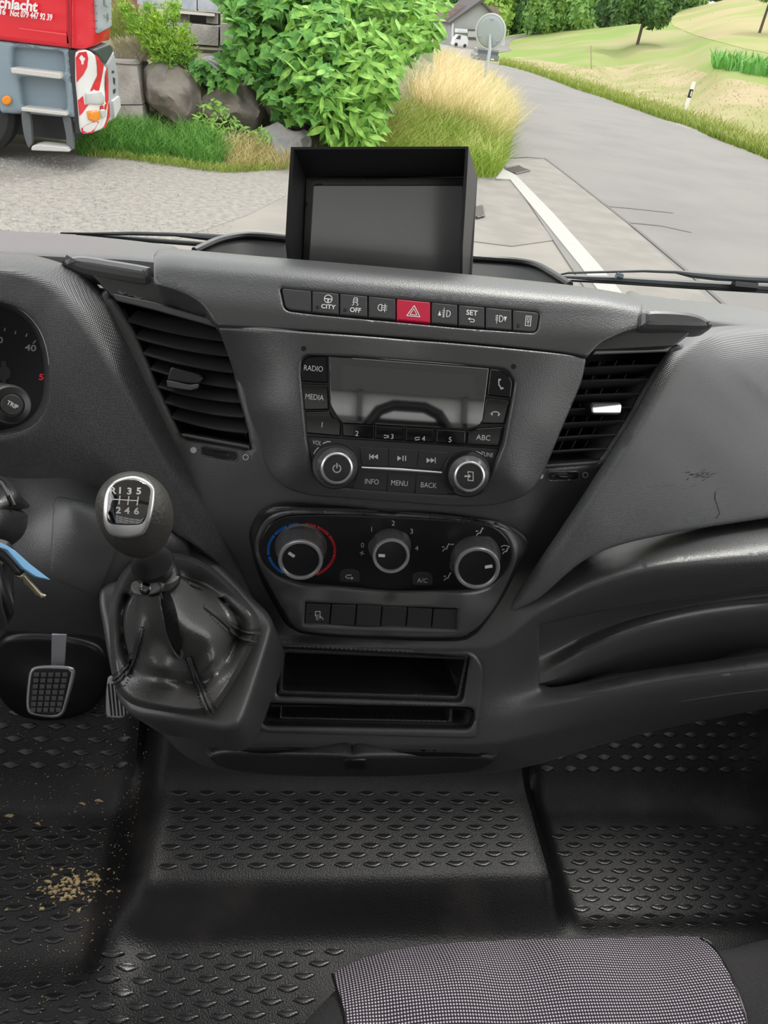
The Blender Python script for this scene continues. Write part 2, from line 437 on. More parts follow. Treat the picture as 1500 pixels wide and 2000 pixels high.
rubber = mat('floor_rubber', (.0065, .006, .0068), .38, spec=.30, grain=(420, .0009, .7), noise=(7, (.03, .026, .024), .52, .75))
rubber_s = mat('rubber_stud', (.009, .0085, .0095), .30, spec=.55, grain=(500, .0005, .5))
metal_g = mat('pedal_metal', (.3, .3, .32), .4, metal=.8)
brass = mat('key_metal', (.55, .5, .36), .3, metal=1)
tag_blue = mat('blue_tag', (.18, .42, .7), .4)
knee = mat('embossed_panel', (.062, .063, .066), .40, spec=.9); weave(knee, 2700, .00022)
fabric = mat('embossed_passenger_panel', (.135, .139, .143), .42, spec=.9); weave(fabric, 2600, .00014)
# ================================================================== DASHBOARD
dash = thing('dashboard', 'black grained plastic dashboard spanning the whole cab under the windscreen', 'dashboard', (0.1, .75, .45))
def yprof(rows): return [(px, py, y) for px, py, y in rows]
# --- the big body with holes for vents, tray and shelf
Lv = [(216, 574), (300, 592), (411, 624), (424, 640), (433, 664), (452, 724), (463, 776), (482, 843), (487, 876), (353, 852), (336, 817), (310, 761), (284, 701), (261, 649), (231, 597)]
Rv = [(1162, 681), (1316, 674), (1300, 698), (1288, 714), (1270, 742), (1253, 770), (1239, 798), (1225, 822), (1207, 850), (1190, 877), (1172, 903), (1062, 910), (1071, 880), (1081, 857), (1102, 801), (1123, 749), (1146, 700)]
tray_hole = rc([(547, 1266), (914, 1280), (899, 1366), (543, 1355)], 7)
slot_hole = rc([(512, 1374), (924, 1383), (918, 1419), (514, 1411)], 14)
shelf_hole = rc([(1056, 1226)]+[tuple(q) for q in spline([(1075, 1222), (1150, 1205), (1300, 1181), (1540, 1148), (1820, 1110)], False, 30)]+[tuple(q) for q in spline([(1820, 1236), (1540, 1270), (1300, 1301), (1150, 1331), (1085, 1343)], False, 30)]+[(1058, 1345)], 5)
S_body = LS([
    [(200, 560, .705), (424, 630, .680), (800, 640, .672), (1150, 680, .672), (1316, 668, .695), (1540, 640, .70)],
    [(200, 740, .672), (350, 860, .648), (487, 872, .630), (700, 880, .628), (1062, 912, .622), (1172, 905, .632), (1300, 880, .655), (1540, 850, .67)],
    [(200, 960, .64), (487, 1000, .610), (700, 1020, .605), (1000, 1010, .608), (1090, 980, .632), (1200, 960, .665), (1300, 930, .68), (1540, 900, .69)],
    [(200, 1100, .615), (480, 1150, .602), (700, 1180, .592), (950, 1150, .60), (1060, 1095, .622), (1150, 1062, .645), (1300, 1020, .66), (1540, 1000, .67)],
    [(200, 1200, .60), (480, 1235, .590), (700, 1240, .575), (950, 1225, .577), (1060, 1150, .594), (1150, 1106, .604), (1300, 1064, .607), (1540, 1036, .606)],
    [(200, 1240, .58), (480, 1268, .572), (700, 1268, .563), (950, 1262, .566), (1060, 1192, .575), (1150, 1145, .573), (1300, 1106, .568), (1540, 1088, .567)],
    [(200, 1270, .58), (480, 1300, .567), (700, 1300, .560), (950, 1300, .562), (1050, 1228, .573), (1150, 1205, .576), (1300, 1181, .576), (1540, 1148, .578)],
    [(200, 1320, .58), (480, 1370, .555), (700, 1370, .547), (950, 1370, .548), (1060, 1346, .564), (1150, 1330, .576), (1300, 1300, .588), (1540, 1270, .594)],
    [(200, 1350, .58), (480, 1400, .546), (700, 1400, .539), (950, 1400, .540), (1040, 1382, .547), (1150, 1360, .550), (1300, 1332, .553), (1540, 1302, .557)],
    [(200, 1385, .585), (480, 1445, .536), (700, 1452, .527), (950, 1450, .529), (1040, 1432, .536), (1150, 1408, .545), (1300, 1378, .551), (1540, 1345, .556)],
    [(200, 1405, .60), (300, 1412, .590), (350, 1468, .572), (420, 1504, .558), (560, 1518, .549), (700, 1523, .546), (950, 1516, .550), (1050, 1499, .562), (1150, 1468, .566), (1300, 1430, .573), (1540, 1386, .578)]])
body_out = spline([(205, 562), (424, 632), (800, 640), (1150, 690), (1200, 672), (1318, 664), (1342, 690), (1300, 770), (1250, 860), (1215, 930), (1180, 1000), (1150, 1040), (1250, 1020), (1400, 990), (1535, 970), (1700, 942), (1880, 915), (1880, 1120), (1880, 1323), (1700, 1356), (1535, 1386), (1500, 1390), (1300, 1429), (1150, 1468), (1050, 1499), (960, 1515), (830, 1520), (700, 1523), (560, 1522), (440, 1512), (380, 1494), (335, 1462), (298, 1412), (290, 1330), (300, 1200), (310, 1050), (270, 900), (215, 700)], True, 16)
S_low = Surf([(0, 930, .66), (100, 930, .65), (220, 960, .635), (320, 1000, .62), (60, 985, .625), (140, 985, .60), (220, 1010, .597), (320, 1040, .60), (0, 1060, .585), (100, 1080, .577), (200, 1090, .577), (300, 1110, .59), (60, 1150, .568), (190, 1165, .567), (0, 1240, .575), (100, 1245, .575), (190, 1250, .58), (300, 1200, .60), (200, 1400, .60)])
shell('lower_left_panel', spline([(-240, 890), (-30, 900), (120, 900), (260, 930), (340, 980), (380, 1060), (350, 1250), (240, 1300), (205, 1256), (100, 1246), (-30, 1240), (-240, 1236), (-240, 1060)], True, 12), S_low, plastic, dash, bevel=.008, thick=.03, step=11)
shell('lower_body', body_out, S_body, plastic, dash, bevel=.006, thick=.03, step=11, holes=[np.array(Lv), np.array(Rv), tray_hole, slot_hole, shelf_hole], hthick=.055)

# --- dash top, left and right of the centre hood
S_topL = LS([[(-40, 446, 1.10), (120, 453, 1.10), (250, 464, 1.10), (360, 478, 1.1)], [(-40, 458, .90), (120, 465, .90), (250, 474, .90), (360, 486, .9)], [(-40, 478, .79), (120, 486, .79), (250, 492, .79), (360, 504, .79)], [(-40, 494, .758), (120, 502, .758), (250, 508, .758), (360, 520, .758)], [(-40, 560, .745), (120, 560, .745), (250, 560, .745), (360, 570, .745)]])
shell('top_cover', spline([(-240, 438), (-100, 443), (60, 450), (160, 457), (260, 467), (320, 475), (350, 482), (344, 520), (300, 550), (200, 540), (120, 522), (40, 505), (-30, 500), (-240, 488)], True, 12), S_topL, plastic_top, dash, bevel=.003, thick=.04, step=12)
S_topR = LS([[(1220, 562, 1.10), (1340, 578, 1.10), (1540, 608, 1.12)], [(1220, 574, .90), (1340, 590, .90), (1540, 620, .93)], [(1220, 590, .80), (1340, 606, .80), (1540, 636, .84)], [(1220, 606, .765), (1340, 622, .765), (1540, 652, .80)], [(1220, 660, .75), (1340, 670, .75), (1540, 690, .78)]])
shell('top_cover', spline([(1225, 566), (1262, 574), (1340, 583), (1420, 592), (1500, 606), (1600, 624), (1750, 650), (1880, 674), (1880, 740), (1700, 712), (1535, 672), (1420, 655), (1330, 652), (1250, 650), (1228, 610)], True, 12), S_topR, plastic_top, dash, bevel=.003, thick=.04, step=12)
# slabs under it
S_l1 = Plane(W(300., 580., .696), np.array([.03, -.86, .50]))
shell('vent_header', rc([(160, 518), (296, 540), (352, 568), (412, 620), (411, 626), (300, 596), (216, 577), (196, 555)], 4), S_l1, slat_m, dash, bevel=.002, thick=.02)
S_r1 = Plane(W(1250., 662., .722), np.array([-.03, -.86, .50]))
shell('vent_header', rc([(1150, 684), (1180, 655), (1250, 634), (1360, 630), (1345, 655), (1318, 676), (1165, 684)], 4), S_r1, slat_m, dash, bevel=.002, thick=.02)
S_capL = Plane(W(200., 525., .684), np.array([.02, -.72, .69]))
shell('storage_catch', spline([(116, 508), (130, 498), (160, 493), (220, 502), (284, 513), (296, 519), (297, 535), (294, 548), (284, 552), (240, 546), (190, 537), (150, 528)], True, 6), S_capL, satin, dash, bevel=.009, thick=.02, step=7)
S_capR = Plane(W(1320., 622., .715), np.array([.02, -.72, .69]))
shell('storage_catch', spline([(1258, 607), (1268, 601), (1310, 601), (1350, 605), (1378, 614), (1398, 632), (1380, 641), (1320, 640), (1262, 638), (1256, 625)], True, 6), S_capR, satin, dash, bevel=.009, thick=.02, step=7)
# vent liners (dark ducts behind the slats)
for out, Yb in ((Lv, .04), (Rv, .045)):
    p = np.array(out, float); n = len(p)
    A = S_body.p(p[:, 0], p[:, 1], -.004); N = S_body.n(p[:, 0], p[:, 1]).mean(0); B = A-N*.05
    tri = tessellate_polygon([[Vector((x, y, 0)) for x, y in p]])
    mesh('vent_duct', np.r_[A, B], [(i, (i+1) % n, n+(i+1) % n, n+i) for i in range(n)]+[tuple(n+i for i in t) for t in tri], deep_blk, dash, smooth=False)

# --- instrument hood / knee panel on the driver's side
S_cowl = LS([
    [(-60, 484, .73), (60, 492, .73), (125, 509, .73), (170, 529, .728), (198, 557, .724), (218, 580, .72), (255, 643, .71), (302, 741, .692), (352, 851, .668), (392, 924, .652), (430, 999, .636), (466, 1077, .620), (505, 1168, .606)],
    [(-60, 500, .690), (50, 510, .692), (108, 527, .694), (150, 550, .695), (176, 576, .69), (196, 600, .685), (232, 660, .676), (280, 756, .66), (330, 862, .640), (372, 938, .626), (412, 1014, .613), (450, 1092, .602), (495, 1175, .594)],
    [(-60, 528, .664), (30, 538, .664), (80, 556, .664), (118, 585, .662), (142, 615, .655), (165, 650, .648), (200, 705, .640), (245, 790, .628), (292, 880, .616), (330, 950, .607), (368, 1030, .600), (410, 1110, .594), (470, 1190, .588)],
    [(-60, 590, .652), (0, 600, .652), (40, 612, .651), (75, 645, .648), (95, 690, .640), (120, 740, .632), (160, 810, .622), (215, 885, .612), (262, 945, .606), (300, 1000, .606), (350, 1080, .602), (400, 1150, .598), (440, 1210, .592)],
    [(-60, 800, .64), (0, 830, .636), (60, 850, .632), (110, 880, .630), (160, 915, .628), (210, 960, .628), (260, 1010, .626), (330, 1100, .620), (380, 1180, .61)],
    [(-60, 900, .66), (0, 930, .660), (60, 945, .658), (120, 962, .655), (180, 985, .652), (240, 1040, .648), (300, 1110, .64), (350, 1190, .63)]], rot=45)
cluster_hole = spline([(-190, 620), (-140, 596), (-40, 590), (0, 592), (40, 606), (70, 636), (88, 680), (94, 735), (88, 790), (62, 830), (20, 850), (-40, 856), (-140, 852), (-190, 820)], True, 8)
shell('instrument_hood', spline([(-230, 500), (-150, 490), (-60, 485), (0, 487), (60, 492), (125, 510), (170, 530), (198, 558), (218, 582), (255, 645), (302, 742), (352, 852), (392, 925), (430, 1000), (466, 1078), (503, 1166), (495, 1172), (470, 1160), (430, 1110), (390, 1075), (340, 1045), (300, 1010), (230, 985), (150, 968), (80, 958), (0, 952), (-60, 950), (-230, 950)], True, 10), S_cowl, knee, dash, bevel=.004, thick=.035, step=10, holes=[cluster_hole], hthick=.002)
# inner rim funnel of the hood
p = resamp(spline([(-190, 620), (-140, 596), (-40, 590), (0, 592), (40, 606), (70, 636), (88, 680), (94, 735), (88, 790), (62, 830), (20, 850), (-40, 856), (-140, 852), (-190, 820)], True, 8), 8)
q = np.array([-30, 725])+(p-np.array([-30, 725]))*np.array([.935, .90])
A = S_cowl.p(p[:, 0], p[:, 1], -.003); B = W(q[:, 0], q[:, 1], np.full(len(q), .735)); M_ = (A+B)/2; n = len(p)
mesh('hood_rim', np.r_[A, M_, B], [(j*n+i, j*n+(i+1) % n, (j+1)*n+(i+1) % n, (j+1)*n+i) for j in (0, 1) for i in range(n)], mat('rim_grey', (.12, .11, .115), .35), dash)
# lower left storage lid
lid = rc([(106, 966, 20), (214, 992, 6), (235, 1060, 30), (192, 1168, 8), (96, 1128, 24)], 12)
shell('storage_lid', lid, S_low, plastic, dash, bevel=.0025, thick=.002, off=.0018, step=10)

# --- passenger panel
S_pas = LS([
    [(1540, 628, .80), (1400, 631, .765), (1348, 642, .735), (1322, 663, .712), (1299, 692, .692), (1270, 741, .676), (1239, 797, .658), (1200, 860, .641), (1172, 903, .631), (1130, 968, .618), (1080, 1045, .604), (986, 1188, .592)],
    [(1540, 655, .772), (1410, 657, .735), (1366, 668, .706), (1344, 688, .688), (1322, 716, .673), (1294, 764, .655), (1263, 818, .637), (1226, 878, .620), (1198, 920, .611), (1156, 982, .598), (1106, 1060, .588), (1000, 1205, .580)],
    [(1540, 700, .738), (1430, 700, .708), (1390, 710, .692), (1370, 730, .680), (1348, 758, .668), (1320, 800, .652), (1290, 850, .636), (1252, 905, .619), (1222, 948, .608), (1180, 1008, .594), (1128, 1085, .583), (1010, 1220, .576)],
    [(1540, 860, .675), (1480, 880, .660), (1440, 910, .646), (1400, 950, .632), (1360, 990, .618), (1300, 1040, .603), (1200, 1110, .587), (1100, 1180, .578)],
    [(1640, 960, .645), (1560, 1010, .628), (1480, 1060, .612), (1400, 1120, .600), (1300, 1180, .588)]], rot=-45)
pas = [(986, 1188), (1080, 1045), (1130, 968), (1172, 903), (1200, 860), (1239, 797), (1270, 741), (1300, 692), (1322, 664), (1348, 643), (1400, 632), (1460, 630), (1540, 632), (1700, 642), (1870, 656), (1870, 800), (1870, 955), (1700, 982), (1540, 1008), (1500, 1014), (1400, 1030), (1300, 1048), (1210, 1070), (1150, 1096), (1110, 1125), (1060, 1168), (1020, 1190), (996, 1195)]
shell('passenger_panel', spline(pas, True, 9), S_pas, fabric, dash, bevel=.006, thick=.04, step=12)
# scratches on the passenger panel
sc = mat('scuff', (.02, .018, .016), .7); sl = mat('scuff_light', (.16, .155, .15), .6)
it = []
for k in range(26):
    x, y = 1362+RNG.randn()*14, 930+RNG.randn()*6; a = RNG.uniform(-.9, .1); L = RNG.uniform(3, 9)
    it.append(stroke([(x, y), (x+L*math.cos(a), y+L*math.sin(a))], .9)[0])
for pl in [[(1397, 960), (1396, 975), (1402, 990), (1405, 1003), (1398, 1013)]]: it += stroke(pl, 1.1)
printed('scratch', [it], S_pas, sc, dash, .0004)
it = []
for pl in [[(1266, 950), (1290, 948), (1318, 947)], [(1337, 1012), (1345, 1023), (1365, 1022), (1380, 1016)], [(1400, 958), (1410, 952), (1420, 953)], [(1330, 955), (1350, 952), (1366, 944)]]: it += stroke(pl, .9)
printed('scratch', [it], S_pas, sl, dash, .0004)

# --- shelf liner (door pocket like recess right)
S_shelf = LS([
    [(1040, 1216, .602), (1150, 1198, .625), (1250, 1182, .640), (1400, 1160, .655), (1540, 1142, .665)],
    [(1040, 1290, .600), (1080, 1275, .608), (1150, 1240, .624), (1250, 1205, .640), (1400, 1176, .655), (1540, 1160, .665)],
    [(1040, 1326, .588), (1080, 1306, .592), (1150, 1266, .603), (1250, 1226, .616), (1400, 1194, .630), (1540, 1180, .642)],
    [(1040, 1338, .583), (1080, 1328, .585), (1150, 1300, .598), (1250, 1262, .612), (1400, 1226, .628), (1540, 1208, .640)],
    [(1040, 1356, .600), (1080, 1352, .610), (1150, 1342, .635), (1250, 1322, .650), (1400, 1298, .665), (1540, 1285, .675)]])
shell('shelf_liner', rc([(1046, 1216), (1250, 1182), (1540, 1142), (1840, 1098), (1840, 1250), (1540, 1285), (1400, 1295), (1280, 1313), (1200, 1332), (1070, 1352), (1046, 1350)], 6), S_shelf, satin, dash, bevel=0, thick=.01, step=9)
# thin bright trim seam under the lower right edge
v = S_body.p(np.array([1330, 1380, 1430, 1480, 1530]), np.array([1369, 1361, 1354, 1348, 1343]), .0006)
mb = MB().add(*tube(v, .0007, 6)); mb.build('edge_seam', satin, dash)

# --- top hood of the centre stack
def top_y(px): return np.interp(px, [290, 330, 400, 500, 560, 700, 900, 1050, 1150, 1255], [486, 482, 488, 497, 503, 515, 533, 548, 558, 580])
S_hood = LS([[(px, float(top_y(px))+dt*(1 if px < 1100 else 1-.25*(px-1100)/150), Y) for px in (292, 330, 400, 500, 700, 900, 1050, 1150, 1258)] for dt, Y in ((-3, .76), (3, .735), (10, .714), (22, .696), (38, .684), (60, .675), (112, .657), (150, .648))])
hood_out = spline([(299, 494), (306, 486), (330, 482), (400, 488), (500, 497), (560, 502), (700, 514), (900, 532), (1050, 547), (1150, 559), (1235, 574), (1252, 582), (1256, 592), (1255, 636)], False, 8)
hood_low = spline([(1253, 638), (1225, 645), (1200, 656), (1172, 672), (1160, 684), (1149, 697)], False, 6)
hood_low2 = spline([(1149, 697), (1080, 686), (900, 668), (700, 652), (500, 640), (424, 636)], False, 8)
hood_l3 = spline([(424, 636), (414, 622), (402, 604), (384, 586), (350, 568), (310, 556), (299, 552)], False, 6)
hood_poly = np.concatenate([hood_out, hood_low, hood_low2, hood_l3])
strip_hole = rc([(547, 561, 6), (1056, 609, 10), (1050, 650, 14), (900, 640), (610, 613), (556, 606, 12)], 6)
shell('centre_hood', hood_poly, S_hood, plastic, dash, bevel=.0022, thick=.03, step=9, holes=[strip_hole], hthick=.012)

# --- centre fascia around the radio
S_fas = Surf([(424, 637, .655), (800, 660, .650), (1149, 700, .650), (440, 690, .66), (1125, 780, .64), (500, 700, .643), (800, 700, .638), (1080, 730, .638), (470, 760, .655), (1100, 840, .63), (520, 800, .626), (800, 830, .618), (1060, 830, .622), (490, 850, .64), (550, 930, .604), (800, 950, .598), (1010, 950, .60), (1060, 930, .615), (510, 910, .625), (600, 966, .600), (800, 986, .598), (980, 985, .602)])
fas_out = spline([(424, 640), (500, 643), (700, 655), (900, 671), (1080, 689), (1147, 700)], False, 8)
fas_r = spline([(1147, 700), (1138, 745), (1118, 795), (1094, 852), (1072, 905), (1054, 942), (1032, 966), (1000, 980), (955, 989), (864, 989), (760, 981), (684, 976), (612, 970), (560, 956), (527, 928), (506, 888), (490, 848), (477, 795), (458, 738), (440, 686), (424, 640)], False, 8)
fas_poly = np.concatenate([fas_out[:-1], fas_r[:-1]])
radio_out = rc([(590, 693, 16), (700, 697, 4), (900, 712, 8), (992, 721, 22), (1007, 745, 6), (1003, 775, 6), (986, 870, 8), (957, 935, 20), (935, 967, 20), (880, 967, 8), (650, 951, 20), (612, 932, 16), (597, 860, 8), (586, 730, 8)], 8)
shell('centre_fascia', fas_poly, S_fas, plastic, dash, bevel=.0026, thick=.025, step=9, holes=[radio_out], hthick=.012)
for x, y in ((593, 681), (1003, 716)):
    flat('screw_hole', [arc(x, y, 5.2, 5.2, 0, 360, 14)[:-1]], S_fas, deep_blk, dash, off=.0003)

# ================================================================== SWITCH ROW IN THE HOOD
P_strip = Plane.fit(S_hood, [(560, 575), (800, 600), (1050, 640), (560, 600), (800, 625), (1040, 620)])
sw = thing('switch_row', 'row of nine grey dashboard switches with a red hazard button in the middle', 'switches', P_strip.p(800., 600.))
xs = [549, 609, 663, 719, 774, 842, 895, 948, 1001, 1056]
def st(x): return 561+(x-547)*.0945   # top edge
def sb(x): return 605.5+(x-556)*.0912
shell('switch_frame', rc([(545, 559, 7), (1058, 607, 10), (1051, 652, 14), (554, 607, 12)], 7), P_strip, smooth_blk, sw, bevel=0, thick=.01, off=-.006)
P_key = P_strip.moved(-.0006)
icons = {}
def wheel_icon(): return [stroke(arc(0, 0, 8, 8, 0, 360, 20), 1.9), [[(-7, -1), (7, -1), (7, 1), (-7, 1)]], [[(-2, 0), (2, 0), (1, 7), (-1, 7)]]]
lamp = lambda: stroke([(0, -6), (3, -6), (6, -3.5), (7, 0), (6, 3.5), (3, 6), (0, 6), (0, -6)], 1.5)
def car_icon(): return stroke([(-4, -4), (-3, -8), (3, -8), (4, -4), (4, 0), (-4, 0), (-4, -4), (4, -4)], 1.3)+stroke([(-6, 7), (-2, 4), (-5, 1)], 1.2)+stroke([(3, 7), (6, 4), (2, 1)], 1.2)
def sets(i):
    R = 5.2
    T = lambda s, x, y, z, **k: text_polys(s, z, x, y, rot=R, bold=.02, **k)
    cx = (xs[i]+xs[i+1])/2; cy = (st(cx)+sb(cx))/2
    if i == 1: return [sum([xf(p if isinstance(p[0][0], (tuple, list, np.ndarray)) else [p], cx+5, cy-7, .95, R) for p in wheel_icon()], []), T('CITY', cx+5, cy+8.5, 8.5, sx=1.1)]
    if i == 2: return [xf(car_icon(), cx+3, cy-6, 1, R), T('OFF', cx+3, cy+10, 9)]
    if i == 3: return [xf(stroke([(-1, -6), (-5, -6), (-8, -3), (-8, 3), (-5, 6), (-1, 6), (-1, -6)], 1.5)+stroke([(1, -4), (9, -4)], 1.3)+stroke([(1, 0), (9, 0)], 1.3)+stroke([(1, 4), (9, 4)], 1.3)+stroke([(5, -8), (5, 8)], 1.2), cx, cy, 1, R)]
    if i == 4: return [xf(stroke([(0, -11), (13, 10), (-13, 10), (0, -11)], 1.6)+stroke([(0, -4.5), (7, 7), (-7, 7), (0, -4.5)], 1.3), cx, cy+1, 1, R)]
    if i == 5: return [xf(lamp(), cx+4, cy, 1, R)+xf(stroke([(-1, -5), (-6, -5)], 1.2)+stroke([(-1, -1), (-6, -1)], 1.2)+stroke([(-1, 3), (-6, 3)], 1.2)+stroke([(-1, 6), (-5, 7)], 1.2)+[[(-11, -5), (-8, 5), (-14, 5)]]+stroke([(-3, -11), (-3, 8)], 1), cx+1, cy, 1, R)]
    if i == 6: return [T('SET', cx, cy-6, 10, sx=1.05), xf(stroke([(-6, 0), (4, 0), (6, 3), (4, 6), (-3, 6)], 1.6)+[[(-9, 0), (-4, -3.5), (-4, 3.5)]], cx, cy+6, .9, R)]
    if i == 7: return [xf(lamp(), cx+1, cy, 1, R)+xf(stroke([(-1, -5), (-6, -5)], 1.2)+stroke([(-1, -1), (-6, -1)], 1.2)+stroke([(-1, 3), (-6, 3)], 1.2)+stroke([(-3, -7), (-3, 10)], 1)+[[(10, -5), (16, -5), (13, 5)]], cx-1, cy, 1, R)]
    if i == 8: return [xf(stroke([(-5, -10), (5, -10), (5, 9), (-5, 9), (-5, -10)], 1.3)+stroke([(-2, -7), (2, -7), (2, -2), (-2, -2), (-2, -7)], 1.1)+stroke([(-3, 1), (3, 1)], 1.2)+stroke([(0, 1), (0, 6)], 1.4), cx+3, cy, 1, R)]
    return []
for i in range(9):
    a, b = xs[i]+1.2, xs[i+1]-1.2
    if i == 0: q = rc([(a, st(a)+1, 5), (b, st(b)+1, 1), (b, sb(b)-1, 1), (a+8, sb(a+8)-2, 12)], 2)
    elif i == 8: q = rc([(a, st(a)+1, 1), (b-1, st(b)+1, 8), (b-7, sb(b-7)-1, 12), (a, sb(a)-1, 1)], 2)
    else: q = rc([(a, st(a)+1), (b, st(b)+1), (b, sb(b)-1), (a, sb(a)-1)], 1.2, 2)
    o = shell('switch_button', q, P_key, red_b if i == 4 else key_blk, sw, bevel=.0012, thick=.007, step=16, label='red hazard warning button' if i == 4 else None)
    ic = sets(i)
    if ic: printed('icon', ic, P_key, white_p, o, .0003)
    if i in (1, 2, 8):
        x = xs[i]+11; flat('indicator_lamp', [arc(x, sb(x)-11, 3.6, 3.6, 0, 360, 12)[:-1]], P_key, smooth_blk, o, off=.0002)

# ================================================================== CLIMATE SURROUND
sur = spline([(480, 1040), (488, 1014), (512, 994), (545, 988), (640, 988), (760, 992), (867, 1001), (983, 1016), (1021, 1034), (1040, 1060), (1036, 1084), (1020, 1108), (983, 1180), (946, 1232), (926, 1249), (898, 1259), (800, 1258), (712, 1254), (600, 1246), (570, 1236), (552, 1222), (528, 1182), (500, 1125), (486, 1080)], True, 8)
S_sur = Surf([(500, 1010, .606), (760, 992, .606), (1010, 1030, .606), (485, 1060, .602), (1035, 1065, .604), (520, 1000, .598), (760, 1001, .596), (990, 1025, .598), (540, 1080, .588), (760, 1080, .588), (1000, 1090, .588), (500, 1110, .592), (1010, 1120, .592),
    (560, 1150, .584), (760, 1158, .583), (960, 1155, .583), (560, 1180, .574), (760, 1180, .571), (940, 1190, .572), (590, 1225, .563), (760, 1228, .560), (900, 1232, .561), (575, 1240, .566), (740, 1250, .562), (900, 1256, .565), (530, 1180, .585), (980, 1180, .583)])
panel_out = spline([(507, 1070), (512, 1048), (530, 1022), (552, 1010), (577, 1006), (635, 1005), (730, 1008), (828, 1013), (925, 1020), (967, 1031), (992, 1055), (1000, 1083), (990, 1112), (967, 1138), (940, 1151), (905, 1155), (828, 1155), (712, 1150), (596, 1142), (560, 1133), (535, 1120), (515, 1098)], True, 7)
swb = rc([(596, 1177), (895, 1189.5), (892, 1231), (593, 1219.5)], 2, 2)
cs = thing('climate_surround', 'black plastic surround framing the heater controls and lower switch row', 'trim panel', S_sur.p(760., 1240.))
shell('surround_frame', sur, S_sur, smooth_blk, cs, bevel=.007, thick=.02, step=8, holes=[panel_out, swb], hthick=.008)
shell('surround_face', spline([(500, 1046), (520, 1012), (560, 998), (640, 997), (760, 1001), (867, 1010), (975, 1026), (1010, 1050), (1012, 1090), (975, 1172), (940, 1220), (915, 1238), (890, 1246), (712, 1243), (606, 1236), (574, 1224), (548, 1186), (512, 1120), (498, 1080)], True, 8), S_sur, satin, cs, bevel=.003, thick=.002, step=8, holes=[panel_out, swb], off=.0012, hthick=.003, label='grey satin inner face')

P_clim = Plane.fit(S_sur, [(530, 1060), (760, 1010), (980, 1070), (560, 1130), (760, 1140), (950, 1140)]).moved(-.001)
cl = thing('climate_control_panel', 'black oval heater panel with three silver-ringed rotary knobs', 'control panel', P_clim.p(760., 1080.))
shell('panel_face', panel_out, P_clim, smooth_blk, cl, bevel=.0015, thick=.006, step=16)
nC = P_clim.N
def dial(px, py, rbase, cpx, cpy, rcap, ang, parent, off=0.0):
    """knob standing on P_clim: foot at (px,py), cap centre at (cpx,cpy)"""
    B = P_clim.p(float(px), float(py)); d0 = float(P_clim.d(float(px), float(py)))
    h = .026
    # direction so that the cap projects where the photograph has it
    best = nC
    C_ = W(float(cpx), float(cpy), d0-.0245); ax = C_-B; h = np.linalg.norm(ax); ax /= h
    rb = rbase*d0/FPX; rt = rcap*(d0-.0245)/FPX
    prof = [(rb*1.1, -.001), (rb*1.1, .001), (rb, .0015), (rb*.985, h*.45), (rt*1.03, h*.9), (rt*.9, h*.905)]
    k = mesh('dial', *lathe(B, ax, prof, 96, rib=(0, 0, 0, 0)), knob_m, parent)
    for j in range(12):
        a = 2*math.pi*j/12; u, v, w = basis(ax); dr = u*math.cos(a)+v*math.sin(a)
        P0 = B+dr*(rb*1.0); P1 = B+ax*h*.86+dr*(rt*1.035)
        MB().add(*tube([P0, (P0*.4+P1*.6)+dr*.0004, P1], [.0004, .0007, .0005], 6)).build('grip_rib', knob_m, k)
    mesh('chrome_ring', *lathe(B, ax, [(rt*1.02, h*.9), (rt*1.05, h*.97), (rt*1.0, h+.0014), (rt*.90, h+.0014), (rt*.84, h-.0008), (rt*.84, h*.9)], 64), chrome, k, sharp=60)
    mesh('cap', *lathe(B, ax, [(rt*.86, h*.9), (rt*.85, h-.0006), (rt*.5, h-.0001), (rt*.01, h)], 48), smooth_blk, k)
    Pc = Plane(B+ax*(h+.0001), ax); a = math.radians(ang)
    c = np.array([cpx, cpy]); dv = np.array([math.cos(a), math.sin(a)*.82])
    printed('pointer', [stroke([c+dv*rcap*.40, c+dv*rcap*.66], 6)], Pc, white_p, k, .0006)
    return k
dial(588, 1068, 46, 587, 1094, 42, 218, cl)
dial(761, 1066, 38, 764, 1086, 35, 185, cl)
dial(926, 1088, 47, 932, 1110, 43, -12, cl)
seg = lambda a0, a1, rx, ry: stroke(arc(589, 1075, rx, ry, a0, a1, 8), 5.2)
RX, RY = 65, 52
printed('temperature_arc', [seg(125, 165, RX, RY)+seg(172, 213, RX, RY)+seg(219, 242, RX, RY)+seg(249, 262, RX, RY)], P_clim, blue_p, cl, .0003, label='blue cold scale arc')
printed('temperature_arc', [seg(278, 294, RX, RY)+seg(300, 322, RX, RY)+seg(328, 364, RX, RY)+seg(9, 62, RX, RY)], P_clim, red_p, cl, .0003, label='red warm scale arc')
T = text_polys
man = stroke([(4, -4), (1, 3)], 2.6)+stroke([(1, 3), (-4, 4)], 2.2)+stroke([(-4, 4), (-7, 8)], 2)+[arc(6, -7, 2, 2, 0, 360, 8)[:-1], arc(-7, -1, 1.7, 1.7, 0, 360, 8)[:-1]]+stroke([(-7, -1), (-3, -1)], 1.3)
items = [T('0', 10, 708, 1065), T('1', 10, 726, 1034), T('2', 10, 768, 1022), T('3', 10, 804, 1038), T('4', 10, 814, 1071),
         sum([stroke([(707, 1080), (707+4.2*math.cos(a), 1080+4.2*math.sin(a))], 1.7) for a in np.arange(.4, 6.6, 1.57)], []),
         xf(man, 937, 1038, .9), xf(man, 871, 1069, .9), xf(man, 988, 1074, .9), xf(man, 874, 1126, .9), xf(man, 964, 1131, .8),
         stroke([(880, 1063), (886, 1063)], 2), stroke(arc(986, 1068, 7, 3, 180, 360, 6), 1.5)]
printed('scale_print', items, P_clim, grey_p, cl, .0003)
